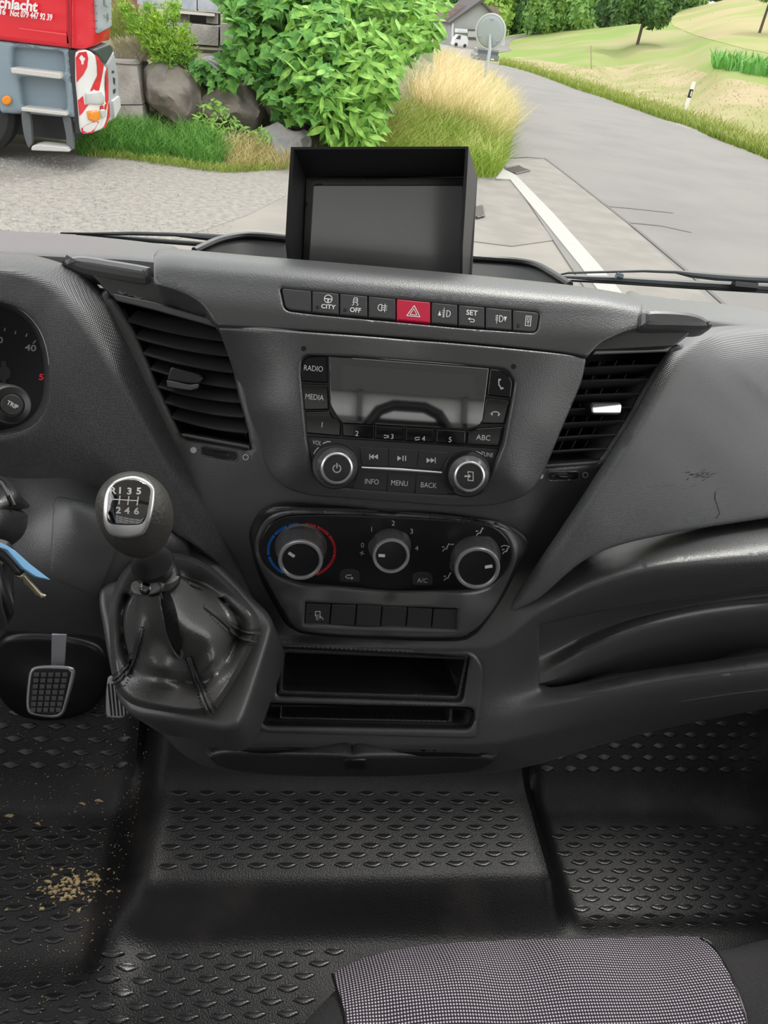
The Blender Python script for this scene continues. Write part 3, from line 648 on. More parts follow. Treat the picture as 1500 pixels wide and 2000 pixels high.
for x, y, k in ((682, 1125, 0), (825, 1131, 1)):
    o = shell('push_button', rc([(x-20, y-9, 8), (x-10, y-14, 8), (x+10, y-14, 8), (x+20, y-8, 8), (x+20, y+12, 5), (x-20, y+11, 5)], 6), P_clim, key_blk, cl, bevel=.0012, thick=.003, off=.0012, step=10)
    S2 = P_clim.moved(.0013)
    if k == 0: printed('icon', [stroke([(x+6, y+4), (x-4, y+4), (x-7, y+1), (x-4, y-2), (x+4, y-2)], 1.7)+[[(x+9, y+4), (x+4, y+.5), (x+4, y+7.5)]]], S2, grey_p, o, .0002)
    else: printed('icon', [T('A/C', 9, x, y+3, rot=2)], S2, grey_p, o, .0002)

# lower switch row
P_sw2 = Plane.fit(S_sur, [(596, 1177), (895, 1190), (892, 1231), (593, 1219)]).moved(-.0016)
s2 = thing('lower_switch_row', 'row of six square black switches under the heater knobs, first with a symbol', 'switches', P_sw2.p(740., 1205.))
shell('switch_frame', rc([(592, 1174), (899, 1187), (896, 1235), (589, 1223)], 2, 2), P_sw2, deep_blk, s2, bevel=0, thick=.008, off=-.006, step=20)
for i in range(6):
    f0, f1 = i/6+.004, (i+1)/6-.004
    L = lambda f: (596+299*f+1, 1177+12.5*f+1.5); Bt = lambda f: (594+298*f, 1219+12*f-1)
    o = shell('switch_button', rc([L(f0), L(f1), Bt(f1), Bt(f0)], 1.5, 2), P_sw2, key_blk, s2, bevel=.0008, thick=.006, step=18)
    if i == 0:
        printed('icon', [stroke([(616, 1203), (616, 1194), (625, 1194), (625, 1208)], 1.6)+stroke([(618, 1200), (618, 1210)], 1.2)+stroke([(621, 1200), (621, 1211)], 1.2)+stroke([(624, 1203), (629, 1206), (631, 1210)], 1.6)], P_sw2, white_p, o, .0003)
        flat('indicator_lamp', [arc(606, 1199, 2, 2, 0, 360, 8)[:-1]], P_sw2, deep_blk, o, off=.0002)

# ================================================================== AIR VENTS
def vent(label, slats, sag, rot, tabs, wheel, dots, hdr, side):
    P0 = S_body.p(float(np.mean([s[0][0] for s in slats])), float(slats[3][0][1]))
    t = thing('air_vent', label, 'air vent', P0, 'air vents of the centre stack')
    for (a, b) in slats:
        k = 12; f = np.linspace(-.02, 1.02, k); px = a[0]+(b[0]-a[0])*f; py = a[1]+(b[1]-a[1])*f+sag*4*f*(1-f)
        n = S_body.n(px, py); Fr = S_body.p(px, py, -.0035)
        vray = Fr-EYE; vray /= np.linalg.norm(vray, axis=1, keepdims=True)
        up = np.cross(np.roll(Fr, -1, 0)[0]-Fr[0], n[0]); up = up/np.linalg.norm(up); up = up if up[2] > 0 else -up
        bk = -n*math.cos(rot)+up*math.sin(rot); th = .0011
        Bk = Fr+bk*.022
        V = np.r_[Fr+up*th, Fr-up*th, Bk-up*th*.6, Bk+up*th*.6, Fr+n*.0011]
        Fc = []
        for i in range(k-1):
            for (u, v) in ((0, 3), (3, 2), (2, 1), (1, 4), (4, 0)): Fc.append((u*k+i, u*k+i+1, v*k+i+1, v*k+i))
        mesh('slat', V, Fc, slat_m, t, sharp=70)
    for f in (.2, .42, .64, .86):                          # upright vanes deeper inside
        a0 = np.array(slats[0][0])*(1-f)+np.array(slats[0][1])*f; a1 = np.array(slats[-1][0])*(1-f)+np.array(slats[-1][1])*f
        q = np.array([a0+(a1-a0)*-.08, a1+(a1-a0)*.08]); n = S_body.n(q[:, 0], q[:, 1]); A = S_body.p(q[:, 0], q[:, 1], -.026); B = A-n*.016; x = np.array([.0006, 0, 0])
        mesh('vane', np.r_[A-x, A+x, B+x, B-x], [(0, 1, 3, 2), (2, 3, 5, 4), (4, 5, 7, 6), (6, 7, 1, 0)], smooth_blk, t, smooth=False)
    top, front = tabs
    Pt = Plane.fit(S_body, top+front).moved(.006)
    o = shell('direction_tab', rc(top, 7), Pt, smooth_blk, t, bevel=.002, thick=.012, step=10)
    shell('tab_inlay', rc(front, 4), Pt.moved(.0008), chrome if side else satin, o, bevel=.001, thick=.002, step=10, label='chrome strip' if side else None)
    x0, x1, y, h, tilt = wheel
    sl = rc([(x0, y-h, h*.8), (x1, y-h+tilt, h*.8), (x1, y+h+tilt, h*.8), (x0, y+h, h*.8)], h*.8)
    shell('wheel_slot', rc([(x0-3, y-h-3, h), (x1+3, y-h+tilt-3, h), (x1+3, y+h+tilt+3, h), (x0-3, y+h+3, h)], h), S_body, satin, t, bevel=.001, thick=.001, off=.0008, step=8, holes=[sl], hthick=.003)
    flat('slot_floor', [sl], S_body, deep_blk, t, off=.0003, thick=.0002)
    c = S_body.p((x0+x1)/2, y+tilt/2, -.0085); n = S_body.n(np.array((x0+x1)/2), np.array(y+tilt/2)); ax = S_body.p(float(x0), float(y))-S_body.p(float(x1), y+tilt); ax = np.cross(n, ax); ax /= np.linalg.norm(ax)
    wl = (x1-x0)/2*.9*.7/FPX; R = .0125; hh = h*.55*.7/FPX
    V, Fc = lathe(c-ax*hh, ax, [(R-.0006, 0), (R, .0004), (R, hh*2-.0004), (R-.0006, hh*2)], 72); 
    mesh('thumb_wheel', V, Fc, smooth_blk, t)
    for j in range(-9, 10):
        a = j*.075; s = np.cross(ax, n); dr = n*math.cos(a)+s*math.sin(a)
        P = c+dr*(R+.0002); MB().add(*tube([P-ax*hh*.85, P+ax*hh*.85], .00035, 5)).build('wheel_ridge', smooth_blk, t)
    (dx, dy), (rx, ry) = dots
    flat('open_dot', [arc(dx, dy, 6.2, 6, 0, 360, 18)[:-1]], S_body, white_p, t, off=.0004, label='white filled dot')
    printed('closed_ring', [stroke(arc(rx, ry, 5.2, 5, 0, 360, 20), 1.4)], S_body, white_p, t, .0005, label='white ring')
    lip, llip = hdr
    shell('vent_lip', rc(lip, 3), Plane.fit(S_body, lip).moved(.004), slat_m, t, bevel=.0015, thick=.012, step=12)
    shell('vent_lip', rc(llip, 3), Plane.fit(S_body, llip).moved(.003), slat_m, t, bevel=.0015, thick=.01, step=12)
vent('curved black air vent beside the instrument hood, with broad dark slats', [((250, 627), (435, 664)), ((265, 660), (444, 694)), ((281, 692), (450, 726)), ((295, 722), (457, 757)), ((310, 757), (465, 785)), ((323, 787), (471, 814)), ((336, 817), (479, 845))], 5, .5,
     ([(332, 716), (345, 720), (390, 731), (396, 738), (392, 750), (378, 752), (324, 744)], [(324, 742), (372, 752), (388, 749), (388, 758), (372, 763), (326, 756)]), (394, 463, 880, 8, 12), ((378, 879), (480, 893)),
     ([(214, 572), (300, 590), (411, 622), (422, 640), (300, 606), (226, 588)], [(352, 846), (485, 870), (487, 878), (355, 854)]), 0)
vent('black air vent beside the passenger panel, with thin slats and a chrome tab', [((1137, 719), (1286, 713)), ((1125, 745), (1268, 741)), ((1113, 774), (1252, 769)), ((1102, 801), (1235, 796)), ((1091, 829), (1222, 823)), ((1080, 857), (1207, 850)), ((1070, 884), (1190, 878))], -1, -.30,
     ([(1153, 790), (1160, 785), (1212, 785), (1216, 792), (1215, 808), (1208, 811), (1157, 810)], [(1156, 795), (1212, 789), (1215, 792), (1213, 807), (1157, 807)]), (1070, 1129, 930, 7, -1), ((1055, 929), (1143, 927)),
     ([(1164, 680), (1318, 673), (1305, 688), (1156, 694)], [(1064, 908), (1172, 900), (1168, 908), (1062, 914)]), 1)

# ================================================================== RADIO
P_rad = Plane.fit(S_fas, [(595, 700), (1000, 730), (950, 950), (620, 930)]).moved(-.0015)
ra = thing('car_radio', 'glossy black car radio with blank display and two chrome-ringed knobs', 'radio', P_rad.p(800., 830.))
shell('radio_body', radio_out, P_rad, smooth_blk, ra, bevel=.001, thick=.01, off=-.003, step=16)
up = [(592, 696, 12), (950, 718, 4), (988, 723, 18), (1003, 745, 8), (983, 866, 4), (975, 873, 2), (598, 850, 4), (588, 725, 10)]
Pg = P_rad.moved(.0002)
disp = rc([(643, 696, 2), (955, 720, 2), (952, 745), (941, 830, 16), (915, 838, 6), (850, 836), (668, 826, 4), (655, 808, 8), (645, 790, 6)], 6)
o = shell('display_glass', disp, Pg, piano, ra, bevel=.0006, thick=.004, step=16)
lcd = mat('lcd_dark', (.016, .018, .019), .03, coat=1); lcd.node_tree.nodes['Principled BSDF'].inputs['IOR'].default_value = 2.0; lcd.node_tree.nodes['Principled BSDF'].inputs['Coat IOR'].default_value = 1.8
shell('lcd_window', rc([(668, 713), (925, 733), (938, 828), (672, 820)], 3), Pg, lcd, o, bevel=0, thick=.0003, off=.0003)
keys = [('RADIO', [(594, 697, 14), (640, 695, 1), (641, 749, 2), (589, 746, 2), (587, 722, 8)], 612, 720), ('MEDIA', [(589, 750), (641, 752), (643, 801), (593, 802)], 614, 776),
        ('1', [(594, 805), (644, 804, 3), (652, 818, 8), (667, 824, 2), (666, 853), (597, 847)], 629, 830), ('2', [(669, 826), (729, 830), (728, 857), (669, 853)], 697, 847),
        ('3', [(732, 830), (789, 834), (788, 862), (731, 857)], 764, 853), ('4', [(792, 834), (849, 838), (848, 866), (791, 862)], 825, 857), ('5', [(852, 838), (911, 842), (909, 870), (851, 866)], 879, 859),
        ('ABC', [(914, 842), (930, 838, 4), (983, 834, 2), (975, 873), (912, 870)], 944, 855), ('phone', [(958, 721, 1), (986, 724, 16), (1002, 744, 8), (998, 778, 2), (952, 773, 2)], 978, 751), ('hang', [(950, 777), (997, 782), (985, 829), (940, 828)], 967, 805)]
for nm, q, x, y in keys:
    o = shell('key', rc(q, 2, 3), Pg, pkey, ra, bevel=.0014, thick=.004, step=12)
    if nm == 'phone': it = [stroke([(x-4, y-9), (x-4, y), (x+1, y+8)], 2.2)+stroke([(x-4, y-9), (x-1, y-10)], 3.2)+stroke([(x, y+8), (x+4, y+7)], 3.2)]
    elif nm == 'hang': it = [stroke(arc(x, y+4, 8, 5, 190, 350, 6), 2.2)+stroke([(x-8, y+2), (x-6, y+5)], 3)+stroke([(x+8, y+4), (x+6, y+6)], 3)]
    elif nm in '34' and len(nm) == 1:
        it = [T(nm, 10, x+2, y, rot=5)]
        it.append(stroke([(x-14, y-3), (x-9, y-3), (x-5, y+2)], 1.4)+stroke([(x-14, y+2), (x-9, y+2), (x-5, y-3)], 1.4) if nm == '3' else stroke([(x-15, y-1), (x-12, y-3), (x-6, y-3)], 1.4)+stroke([(x-14, y+2), (x-8, y+2), (x-6, y)], 1.4))
    else: it = [T(nm, 11 if len(nm) > 3 else 10.5, x, y, rot=5, sx=.82 if len(nm) > 3 else 1)]
    printed('legend', it, Pg, white_p, o, .0004)
# lower matte half
low = rc([(599, 853, 3), (974, 877, 3), (957, 930, 20), (936, 962, 20), (900, 966, 10), (650, 950, 24), (614, 930, 20)], 8)
shell('control_face', low, P_rad, key_blk, ra, bevel=.0008, thick=.004, off=-.0004, step=16)
Pk = P_rad.moved(.0004)
bt = [('prev', [(703, 874, 2), (758, 876, 1), (757, 911, 1), (706, 908, 6)], 730, 892), ('play', [(760, 876), (816, 879), (814, 914), (759, 911)], 785, 895), ('next', [(818, 879), (875, 884, 2), (864, 917, 6), (816, 914)], 841, 899),
      ('INFO', [(700, 921, 4), (756, 924), (754, 960), (688, 954, 4)], 726, 941), ('MENU', [(758, 924), (812, 927), (809, 964), (756, 960)], 780, 944), ('BACK', [(814, 927), (862, 931, 4), (876, 966, 4), (811, 964)], 837, 948)]
for nm, q, x, y in bt:
    o = shell('key', rc(q, 1.5, 3), Pk, key_blk, ra, bevel=.0006, thick=.002, step=14)
    tr = lambda a, s=1: [(x+a, y-5), (x+a+8*s, y), (x+a, y+5)]
    if nm == 'prev': it = [[tr(0, -1), tr(8, -1)]+stroke([(x-8, y-5), (x-8, y+5)], 1.8)]
    elif nm == 'next': it = [[tr(-8), tr(0)]+stroke([(x+9, y-5), (x+9, y+5)], 1.8)]
    elif nm == 'play': it = [[tr(-9)]+stroke([(x+2, y-4.5), (x+2, y+4.5)], 2)+stroke([(x+7, y-4.5), (x+7, y+4.5)], 2)]
    else: it = [T(nm, 10.5, x, y, rot=4, sx=.85)]
    printed('legend', it, Pk, white_p, o, .0003)
bar = P_rad.p(np.array([706., 780, 862]), np.array([912.5, 916.5, 922.5]), .0014)
MB().add(*tube(bar, [.0008, .0013, .0008], 8)).build('chrome_bar', chrome, ra)
def rknob(px, py, rb, cx, cy, rt, ic):
    B = P_rad.p(float(px), float(py)); d0 = float(P_rad.d(float(px), float(py))); C_ = W(float(cx), float(cy), d0-.015); ax = C_-B; h = np.linalg.norm(ax); ax /= h
    Rb = rb*d0/FPX; Rt = rt*(d0-.015)/FPX
    k = mesh('volume_knob' if ic == 'p' else 'tuning_knob', *lathe(B, ax, [(Rb*1.12, -.001), (Rb*1.12, .0008), (Rb, .0012), (Rb*.99, h*.55), (Rt*1.06, h*.86), (Rt*.9, h*.865)], 144, rib=(72, .0003, 2, 4)), knob_m, ra, sharp=20)
    mesh('chrome_ring', *lathe(B, ax, [(Rt*1.0, h*.88), (Rt*1.07, h*.95), (Rt*1.04, h+.0005), (Rt*.93, h+.0011), (Rt*.86, h-.0002), (Rt*.86, h*.9)], 64), chrome, k, sharp=60)
    mesh('cap', *lathe(B, ax, [(Rt*.86, h*.85), (Rt*.86, h-.0003), (Rt*.8, h), (Rt*.01, h+.0002)], 48), key_blk, k)
    Pc = Plane(B+ax*(h+.0004), ax)
    it = [stroke(arc(cx, cy, 7.5, 7.5, -60, 240, 16), 2.2)+stroke([(cx, cy-10), (cx, cy-1)], 2.2)] if ic == 'p' else [stroke([(cx-3, cy-7), (cx-3, cy-10), (cx+7, cy-9), (cx+7, cy+8), (cx-3, cy+7), (cx-3, cy+4)], 1.8)+stroke([(cx-9, cy-1), (cx-2, cy-1)], 3)+[[(cx+3, cy-1), (cx-3, cy-6), (cx-3, cy+4)]]]
    printed('icon', it, Pc, white_p, k, .0003)
    # dark well round the knob
    shell('knob_well', arc(px, py, rb*1.2, rb*1.2, 0, 360, 40)[:-1], P_rad, smooth_blk, ra, bevel=.0006, thick=.002, off=.0002, step=12)
rknob(655, 909, 39, 658, 915, 30, 'p'); rknob(913, 925, 39, 917, 931, 29, 't')
printed('legend', [T('VOL', 8.5, 619, 865, rot=10, sx=.8), T('TUNE', 8.5, 951, 888, rot=8, sx=.8), stroke([(631, 866), (640, 862), (645, 863)], 2), stroke([(622, 874), (616, 880), (613, 886)], 2), stroke([(930, 882), (936, 884), (940, 887)], 2), stroke([(946, 894), (950, 900), (951, 907)], 2)], P_rad.moved(-.0004), white_p, ra, .0004)
# ================================================================== LOWER TRAYS, FLAP
tr = thing('centre_tray', 'black open storage tray and coin slot below the lower switch row', 'storage tray', S_body.p(730., 1370.))
S_rim = Surf([(520, 1250, .585), (950, 1265, .582), (520, 1300, .575), (950, 1310, .57), (505, 1380, .556), (950, 1390, .55), (505, 1440, .530), (735, 1445, .527), (945, 1450, .527), (735, 1300, .575), (735, 1380, .55), (735, 1360, .556), (735, 1425, .536)])
def walls(name, hole, surf, off, depth, m, parent, shift=(0, 0), inner=1.0):
    p = resamp(hole, 14); c = p.mean(0); q = c+(p-c)*inner; n = len(p)
    A = surf.p(p[:, 0], p[:, 1], off); N = surf.n(*c); B = surf.p(q[:, 0], q[:, 1], off)-N*depth+np.array([shift[0], 0, shift[1]])
    tri = tessellate_polygon([[Vector((x, y, 0)) for x, y in q]])
    return mesh(name, np.r_[A, B], [(i, (i+1) % n, n+(i+1) % n, n+i) for i in range(n)]+[tuple(n+i for i in t) for t in tri], m, parent, sharp=40)
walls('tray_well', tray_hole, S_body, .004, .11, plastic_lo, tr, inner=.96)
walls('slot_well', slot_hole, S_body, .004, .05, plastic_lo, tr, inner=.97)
S_b1 = Surf([(x, y, float(S_body.p(float(x), float(y))[1])) for x in (500, 620, 740, 860, 960) for y in (1255, 1310, 1360, 1400, 1445)])
th2 = rc([(556, 1274), (908, 1287), (893, 1358), (551, 1347)], 5)
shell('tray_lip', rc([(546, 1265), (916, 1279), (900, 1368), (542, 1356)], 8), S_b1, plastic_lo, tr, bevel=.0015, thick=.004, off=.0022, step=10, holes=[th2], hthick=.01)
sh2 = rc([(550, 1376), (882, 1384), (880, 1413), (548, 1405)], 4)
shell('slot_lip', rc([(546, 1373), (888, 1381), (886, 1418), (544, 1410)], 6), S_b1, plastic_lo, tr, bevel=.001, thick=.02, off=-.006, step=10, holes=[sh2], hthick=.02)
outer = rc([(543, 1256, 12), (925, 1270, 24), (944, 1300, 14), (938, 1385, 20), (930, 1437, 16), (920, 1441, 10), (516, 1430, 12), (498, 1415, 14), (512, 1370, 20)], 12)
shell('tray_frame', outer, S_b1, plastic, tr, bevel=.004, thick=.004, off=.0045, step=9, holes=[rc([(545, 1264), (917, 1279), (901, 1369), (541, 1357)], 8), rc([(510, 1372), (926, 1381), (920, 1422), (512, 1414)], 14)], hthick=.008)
# flap at the bottom
S_flap = Surf([(410, 1466, .527), (690, 1470, .512), (968, 1474, .524), (410, 1480, .522), (690, 1482, .507), (968, 1484, .520), (440, 1505, .532), (690, 1518, .520), (940, 1508, .530)])
fl = thing('drop_down_flap', 'wide low black flap with a centre latch at the dashboard bottom', 'flap', S_flap.p(690., 1500.))
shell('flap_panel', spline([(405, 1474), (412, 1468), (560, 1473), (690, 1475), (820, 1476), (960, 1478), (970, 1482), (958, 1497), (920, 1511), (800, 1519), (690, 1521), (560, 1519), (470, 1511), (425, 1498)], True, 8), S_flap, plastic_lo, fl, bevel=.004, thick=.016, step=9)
shell('flap_latch', rc([(672, 1479), (716, 1480), (714, 1503), (675, 1502)], 3), S_flap, smooth_blk, fl, bevel=.0015, thick=.006, off=.003, step=8)
it = []
for k in range(4): it += stroke([(684+k*2, 1494+k*2.3), (705-k*2, 1494.5+k*2.3)], 1)
printed('latch_ridge', [it], S_flap, grey_p if False else slat_m, fl, .0036)
shell('pull_recess', rc([(560, 1460), (880, 1466), (960, 1470), (966, 1476), (690, 1474), (440, 1468), (430, 1462)], 4), S_body, deep_blk, fl, bevel=.001, thick=.003, off=.002, step=10)

# ================================================================== DASH MONITOR with sun hood
mo = thing('dash_monitor', 'small black screen with deep sun hood standing on the dashboard', 'monitor', W(735., 520., .86)+np.array([0, 0, -.03]))
fo = np.array([(568, 287), (915, 286), (913, 330), (904, 480), (903, 560), (566, 560), (557, 470), (562, 380)], float)
bo = np.array([(592, 345), (931, 342), (930, 370), (921, 480), (914, 575), (585, 575), (586, 480), (589, 400)], float)
def atY(p, Yt, Yb): Y_ = Yt+(Yb-Yt)*(p[:, 1]-p[:, 1].min())/np.ptp(p[:, 1]); return W(p[:, 0], p[:, 1], Y_/rays(p[:, 0], p[:, 1])[:, 1])
Fo = atY(fo, .82, .80); Bo = atY(bo, .905, .878)
cF = Fo.mean(0); cB = Bo.mean(0); tk = .0028
def inset(P, c, t):
    v = P-c; return c+v*(1-t/np.linalg.norm(v, axis=1, keepdims=True)*1.3)
Fi, Bi = inset(Fo, cF, tk), inset(Bo, cB, tk); n = 8
R4 = np.r_[Fo, Bo, Bi, Fi]; Fc = []
for a, b in ((0, 1), (1, 2), (2, 3), (3, 0)):
    for i in range(n):
        if i == 4: continue
        Fc.append((a*n+i, a*n+(i+1) % n, b*n+(i+1) % n, b*n+i))
mesh('sun_hood', R4, Fc, mat('hood_plastic', (.022, .022, .023), .5, grain=(1200, .0002)), mo, sharp=25)
# screen casing and panel behind
P_scr = Plane(cB, np.cross(Bo[1]-Bo[0], Bo[5]-Bo[0]))
if P_scr.N @ (EYE-cB) < 0: P_scr.N = -P_scr.N
shell('casing', rc([(594, 341, 6), (934, 342, 6), (921, 575, 6), (583, 575, 6)], 6), P_scr, mat('casing_grey', (.05, .05, .052), .45), mo, bevel=.003, thick=.022, off=-.0005, step=16)
fr_h = rc([(613, 363), (905, 363), (901, 575), (600, 575)], 3)
shell('screen_frame', rc([(597, 347), (921, 347), (914, 572), (588, 572)], 4), P_scr, smooth_blk, mo, bevel=.001, thick=.004, off=.004, step=14, holes=[rc([(613, 363), (902, 363), (899, 569), (601, 569)], 3)], hthick=.004)
ms = mat('screen_glare_grey', (.17, .18, .178), .22, spec=1); ms.node_tree.nodes['Principled BSDF'].inputs['IOR'].default_value = 2.2  # grey base colour stands in for the bright reflection on a dark screen
shell('screen', rc([(611, 361), (904, 361), (900, 570), (599, 570)], 2), P_scr, ms, mo, bevel=0, thick=.001, off=.0005, step=20)
# pocket behind the hood of the centre stack
S_pk = Surf([('d', 380, 480, .86), ('d', 470, 462, .92), ('d', 560, 468, .93), ('d', 900, 503, .96), ('d', 1050, 520, .95), ('d', 1110, 558, .88), ('d', 470, 520, .90), ('d', 1000, 560, .93)])
pk = [(382, 492), (400, 480), (430, 468), (470, 461), (510, 462), (560, 467), (700, 480), (900, 503), (960, 508), (1010, 512), (1050, 520), (1080, 536), (1112, 558), (1100, 575), (900, 560), (700, 545), (500, 525), (390, 505)]
shell('pocket_wall', spline(pk, True, 8), S_pk, deep_blk, dash, bevel=.004, thick=.008, step=12)
rim = spline([(378, 492), (400, 481), (430, 469), (470, 462), (510, 463), (560, 468)], False, 6); rim2 = spline([(918, 506), (960, 509), (1010, 513), (1050, 521), (1080, 537), (1114, 559)], False, 6)
for r_ in (rim, rim2): MB().add(*tube(S_pk.p(r_[:, 0], r_[:, 1], .002), .0042, 8)).build('pocket_rim', plastic_lo, dash)

# ================================================================== INSTRUMENTS, COLUMN, STALK, KEY
P_in = Plane(W(40., 720., .76), np.array([0, -.93, .37]))
ic = thing('instrument_cluster', 'dark gauge cluster with white numbers behind the driver hood', 'gauges', W(20., 720., .76))
shell('gauge_face', spline([(-175, 630), (-140, 602), (-60, 596), (0, 598), (45, 620), (75, 655), (92, 735), (82, 795), (50, 830), (0, 848), (-60, 850), (-140, 846), (-180, 810)], True, 8), P_in, mat('gauge_face', (.018, .018, .026), .35), ic, bevel=0, thick=.004, step=16)
it = [T('40', 12.5, 60, 680, rot=6, bold=.02, sx=1.3), T('0', 12.5, 1, 665, rot=6, bold=.02, sx=1.2), T('00', 7.5, 48, 792, rot=2, bold=.01, sx=1.2)]
for (x0, y0, x1, y1) in ((65, 671, 70, 665), (51, 657, 53, 652), (30, 652, 31, 647), (9, 646, 10, 641)): it.append(stroke([(x0, y0), (x1, y1)], 2))
printed('gauge_print', it, P_in, white_p, ic, .0005)
printed('gauge_print', [T('5', 12, 81, 737, rot=4, bold=.02, sx=1.3)], P_in, mat('red_gauge', (.7, .03, .05), .5, emit=(.7, .03, .05, .2)), ic, .0005, label='red numeral')
shell('gauge_symbol', [(3, 704), (13, 704), (14, 716), (22, 724), (22, 736), (14, 743), (14, 752), (5, 752), (4, 744), (-4, 738), (-4, 724), (3, 716)], P_in, mat('symbol_grey', (.12, .12, .13), .4), ic, bevel=.001, thick=.002, off=.002, step=8)
# stalk
st_ = thing('wiper_stalk', 'black column stalk with a round TRIP button on its end', 'stalk', W(0., 790., .56))
A = W(-60., 790., .60); B = W(22., 789., .545); ax = (B-A)/np.linalg.norm(B-A); ax = ax+np.array([.0, -.9, .35]); ax /= np.linalg.norm(ax)
B0 = W(2., 784., .575); ax = W(24., 791., .54)-B0; h = np.linalg.norm(ax); ax /= h
mesh('stalk_end', *lathe(B0-ax*.02, ax, [(.010, 0), (.0135, .01), (.0140, h+.012), (.0125, h+.0175), (.0085, h+.0185), (.0085, h+.017), (.0002, h+.017)], 40), smooth_blk, st_)
Pt_ = Plane(B0+ax*(h-.0025), ax)
mesh('trip_button', *lathe(B0-ax*.02, ax, [(.0075, h+.01), (.0075, h+.0185), (.0068, h+.0195), (.0002, h+.0197)], 32), key_blk, st_)
cx, cy, _ = proj(B0+ax*h)
printed('trip_print', [T('TRIP', 8.5, float(cx), float(cy), rot=28, bold=.03, sx=1.0)], Plane(B0+ax*(h), ax), white_p, st_, .0004)
MB().add(*tube([B0-ax*.018, W(-40., 770., .60), W(-120., 760., .62)], [.0075, .008, .009], 12)).build('stalk_arm', smooth_blk, st_)
# column shroud
S_sh = Surf([('d', 0, 915, .60), ('d', 0, 980, .545), ('d', 40, 960, .565), ('d', 66, 1000, .60), ('d', 60, 1060, .60), ('d', 20, 1050, .55), ('d', -40, 1000, .53), ('d', 0, 1100, .58), ('d', -60, 900, .60)])
sh = thing('steering_column_shroud', 'rounded black steering column cover at the left edge', 'column cover', W(0., 1000., .56))
shell('shroud_upper', spline([(-60, 905), (-20, 910), (10, 922), (36, 942), (56, 968), (65, 998), (-60, 984)], True, 6), S_sh, plastic_lo, sh, bevel=.008, thick=.04, step=7)
shell('shroud_lower', spline([(-60, 985), (62, 999), (66, 1006), (64, 1030), (54, 1052), (38, 1068), (20, 1080), (-10, 1096), (-60, 1100)], True, 6), S_sh, plastic_lo, sh, bevel=.008, thick=.04, step=7, off=.0005)
MB().add(*tube(S_sh.p(np.array([-10., 8, 18, 24]), np.array([935., 950, 972, 988]), .0012), .0018, 8)).build('shroud_ridge', smooth_blk, sh)
# dark lever / lock housing lower left and the key
lk = thing('ignition_lock', 'black ignition lock housing at the left edge below the column cover', 'ignition lock', W(0., 1160., .50))
S_lk = Surf([('d', 0, 1060, .50), ('d', 20, 1120, .50), ('d', 30, 1190, .505), ('d', 0, 1225, .51), ('d', -60, 1140, .48)])
shell('lock_body', spline([(-60, 1060), (-5, 1080), (8, 1098), (14, 1130), (26, 1180), (31, 1200), (26, 1214), (8, 1230), (-60, 1240)], True, 6), S_lk, smooth_blk, lk, bevel=.006, thick=.05, step=7)
shell('lock_face', spline([(-60, 1105), (-12, 1110), (-2, 1130), (6, 1180), (10, 1226), (-60, 1232)], True, 6), S_lk, key_blk, lk, bevel=.002, thick=.002, off=.001, step=7)
ky = thing('ignition_key', 'brass-coloured folding key blade with black grip at the left edge', 'key', W(44., 1130., .47))
S_ky = Surf([('d', 0, 1070, .46), ('d', 88, 1170, .475), ('d', 40, 1110, .466), ('d', 20, 1130, .468)])
shell('key_grip', spline([(-40, 1066), (-4, 1070), (12, 1082), (40, 1120), (40, 1128), (32, 1133), (8, 1106), (-12, 1094), (-40, 1092)], True, 5), S_ky, smooth_blk, ky, bevel=.003, thick=.008, step=6)
shell('key_blade', [(27, 1123), (38, 1126), (46, 1121), (52, 1130), (80, 1162), (88, 1165), (86, 1172), (80, 1170), (76, 1166), (70, 1164), (64, 1156), (58, 1152), (54, 1146), (48, 1142), (44, 1134)], S_ky, brass, ky, bevel=.0004, thick=.0018, step=6)
tg = thing('key_tag', 'pale blue plastic key tag seen edge-on beside the ignition key', 'key tag', W(50., 1090., .49))
S_tg = Surf([('d', 0, 1060, .455), ('d', 98, 1132, .48), ('d', 40, 1090, .465), ('d', 60, 1130, .468)])
shell('tag_card', [(-40, 1048), (0, 1059), (16, 1066), (30, 1075), (60, 1102), (99, 1132), (82, 1129), (70, 1126), (46, 1110), (30, 1092), (14, 1074), (-40, 1056)], S_tg, tag_blue, tg, bevel=.0004, thick=.0012, step=8)

# ================================================================== GEAR LEVER
S_gc = Surf([('d', 205, 1160, .70), ('d', 215, 1280, .685), ('d', 245, 1385, .672), ('d', 330, 1405, .662), ('d', 430, 1420, .66), ('d', 475, 1370, .672), ('d', 520, 1230, .70), ('d', 500, 1180, .715), ('d', 440, 1110, .735), ('d', 345, 1055, .745), ('d', 250, 1070, .735), ('d', 350, 1250, .70), ('d', 205, 1100, .72)])
gh = thing('gear_lever_console', 'black moulded console bulge carrying the gear lever boot', 'console', W(360., 1400., .70))
shell('console_shell', spline([(240, 1050), (300, 1040), (350, 1046), (400, 1075), (440, 1105), (490, 1160), (520, 1190), (530, 1215), (524, 1245), (498, 1330), (474, 1400), (460, 1418), (440, 1425), (400, 1420), (330, 1408), (262, 1398), (238, 1380), (222, 1350), (208, 1280), (198, 1220), (190, 1170), (196, 1110), (215, 1070)], True, 8), S_gc, mat('console_soft_plastic', (.07, .07, .071), .36, spec=.9, grain=(700, .0003, .5)), gh, bevel=.008, thick=.07, step=9)
gl = thing('gear_lever', 'gear lever with black leather knob, chrome shift plate and crumpled leather boot', 'gear lever', W(350., 1290., .69))
base = np.array([(213, 1190), (214, 1250), (220, 1310), (228, 1345), (243, 1366), (270, 1380), (320, 1390), (380, 1397), (412, 1392), (430, 1374), (465, 1318), (492, 1266), (506, 1232), (504, 1205), (480, 1172), (440, 1130), (395, 1096), (345, 1080), (290, 1085), (250, 1104), (226, 1140)], float)
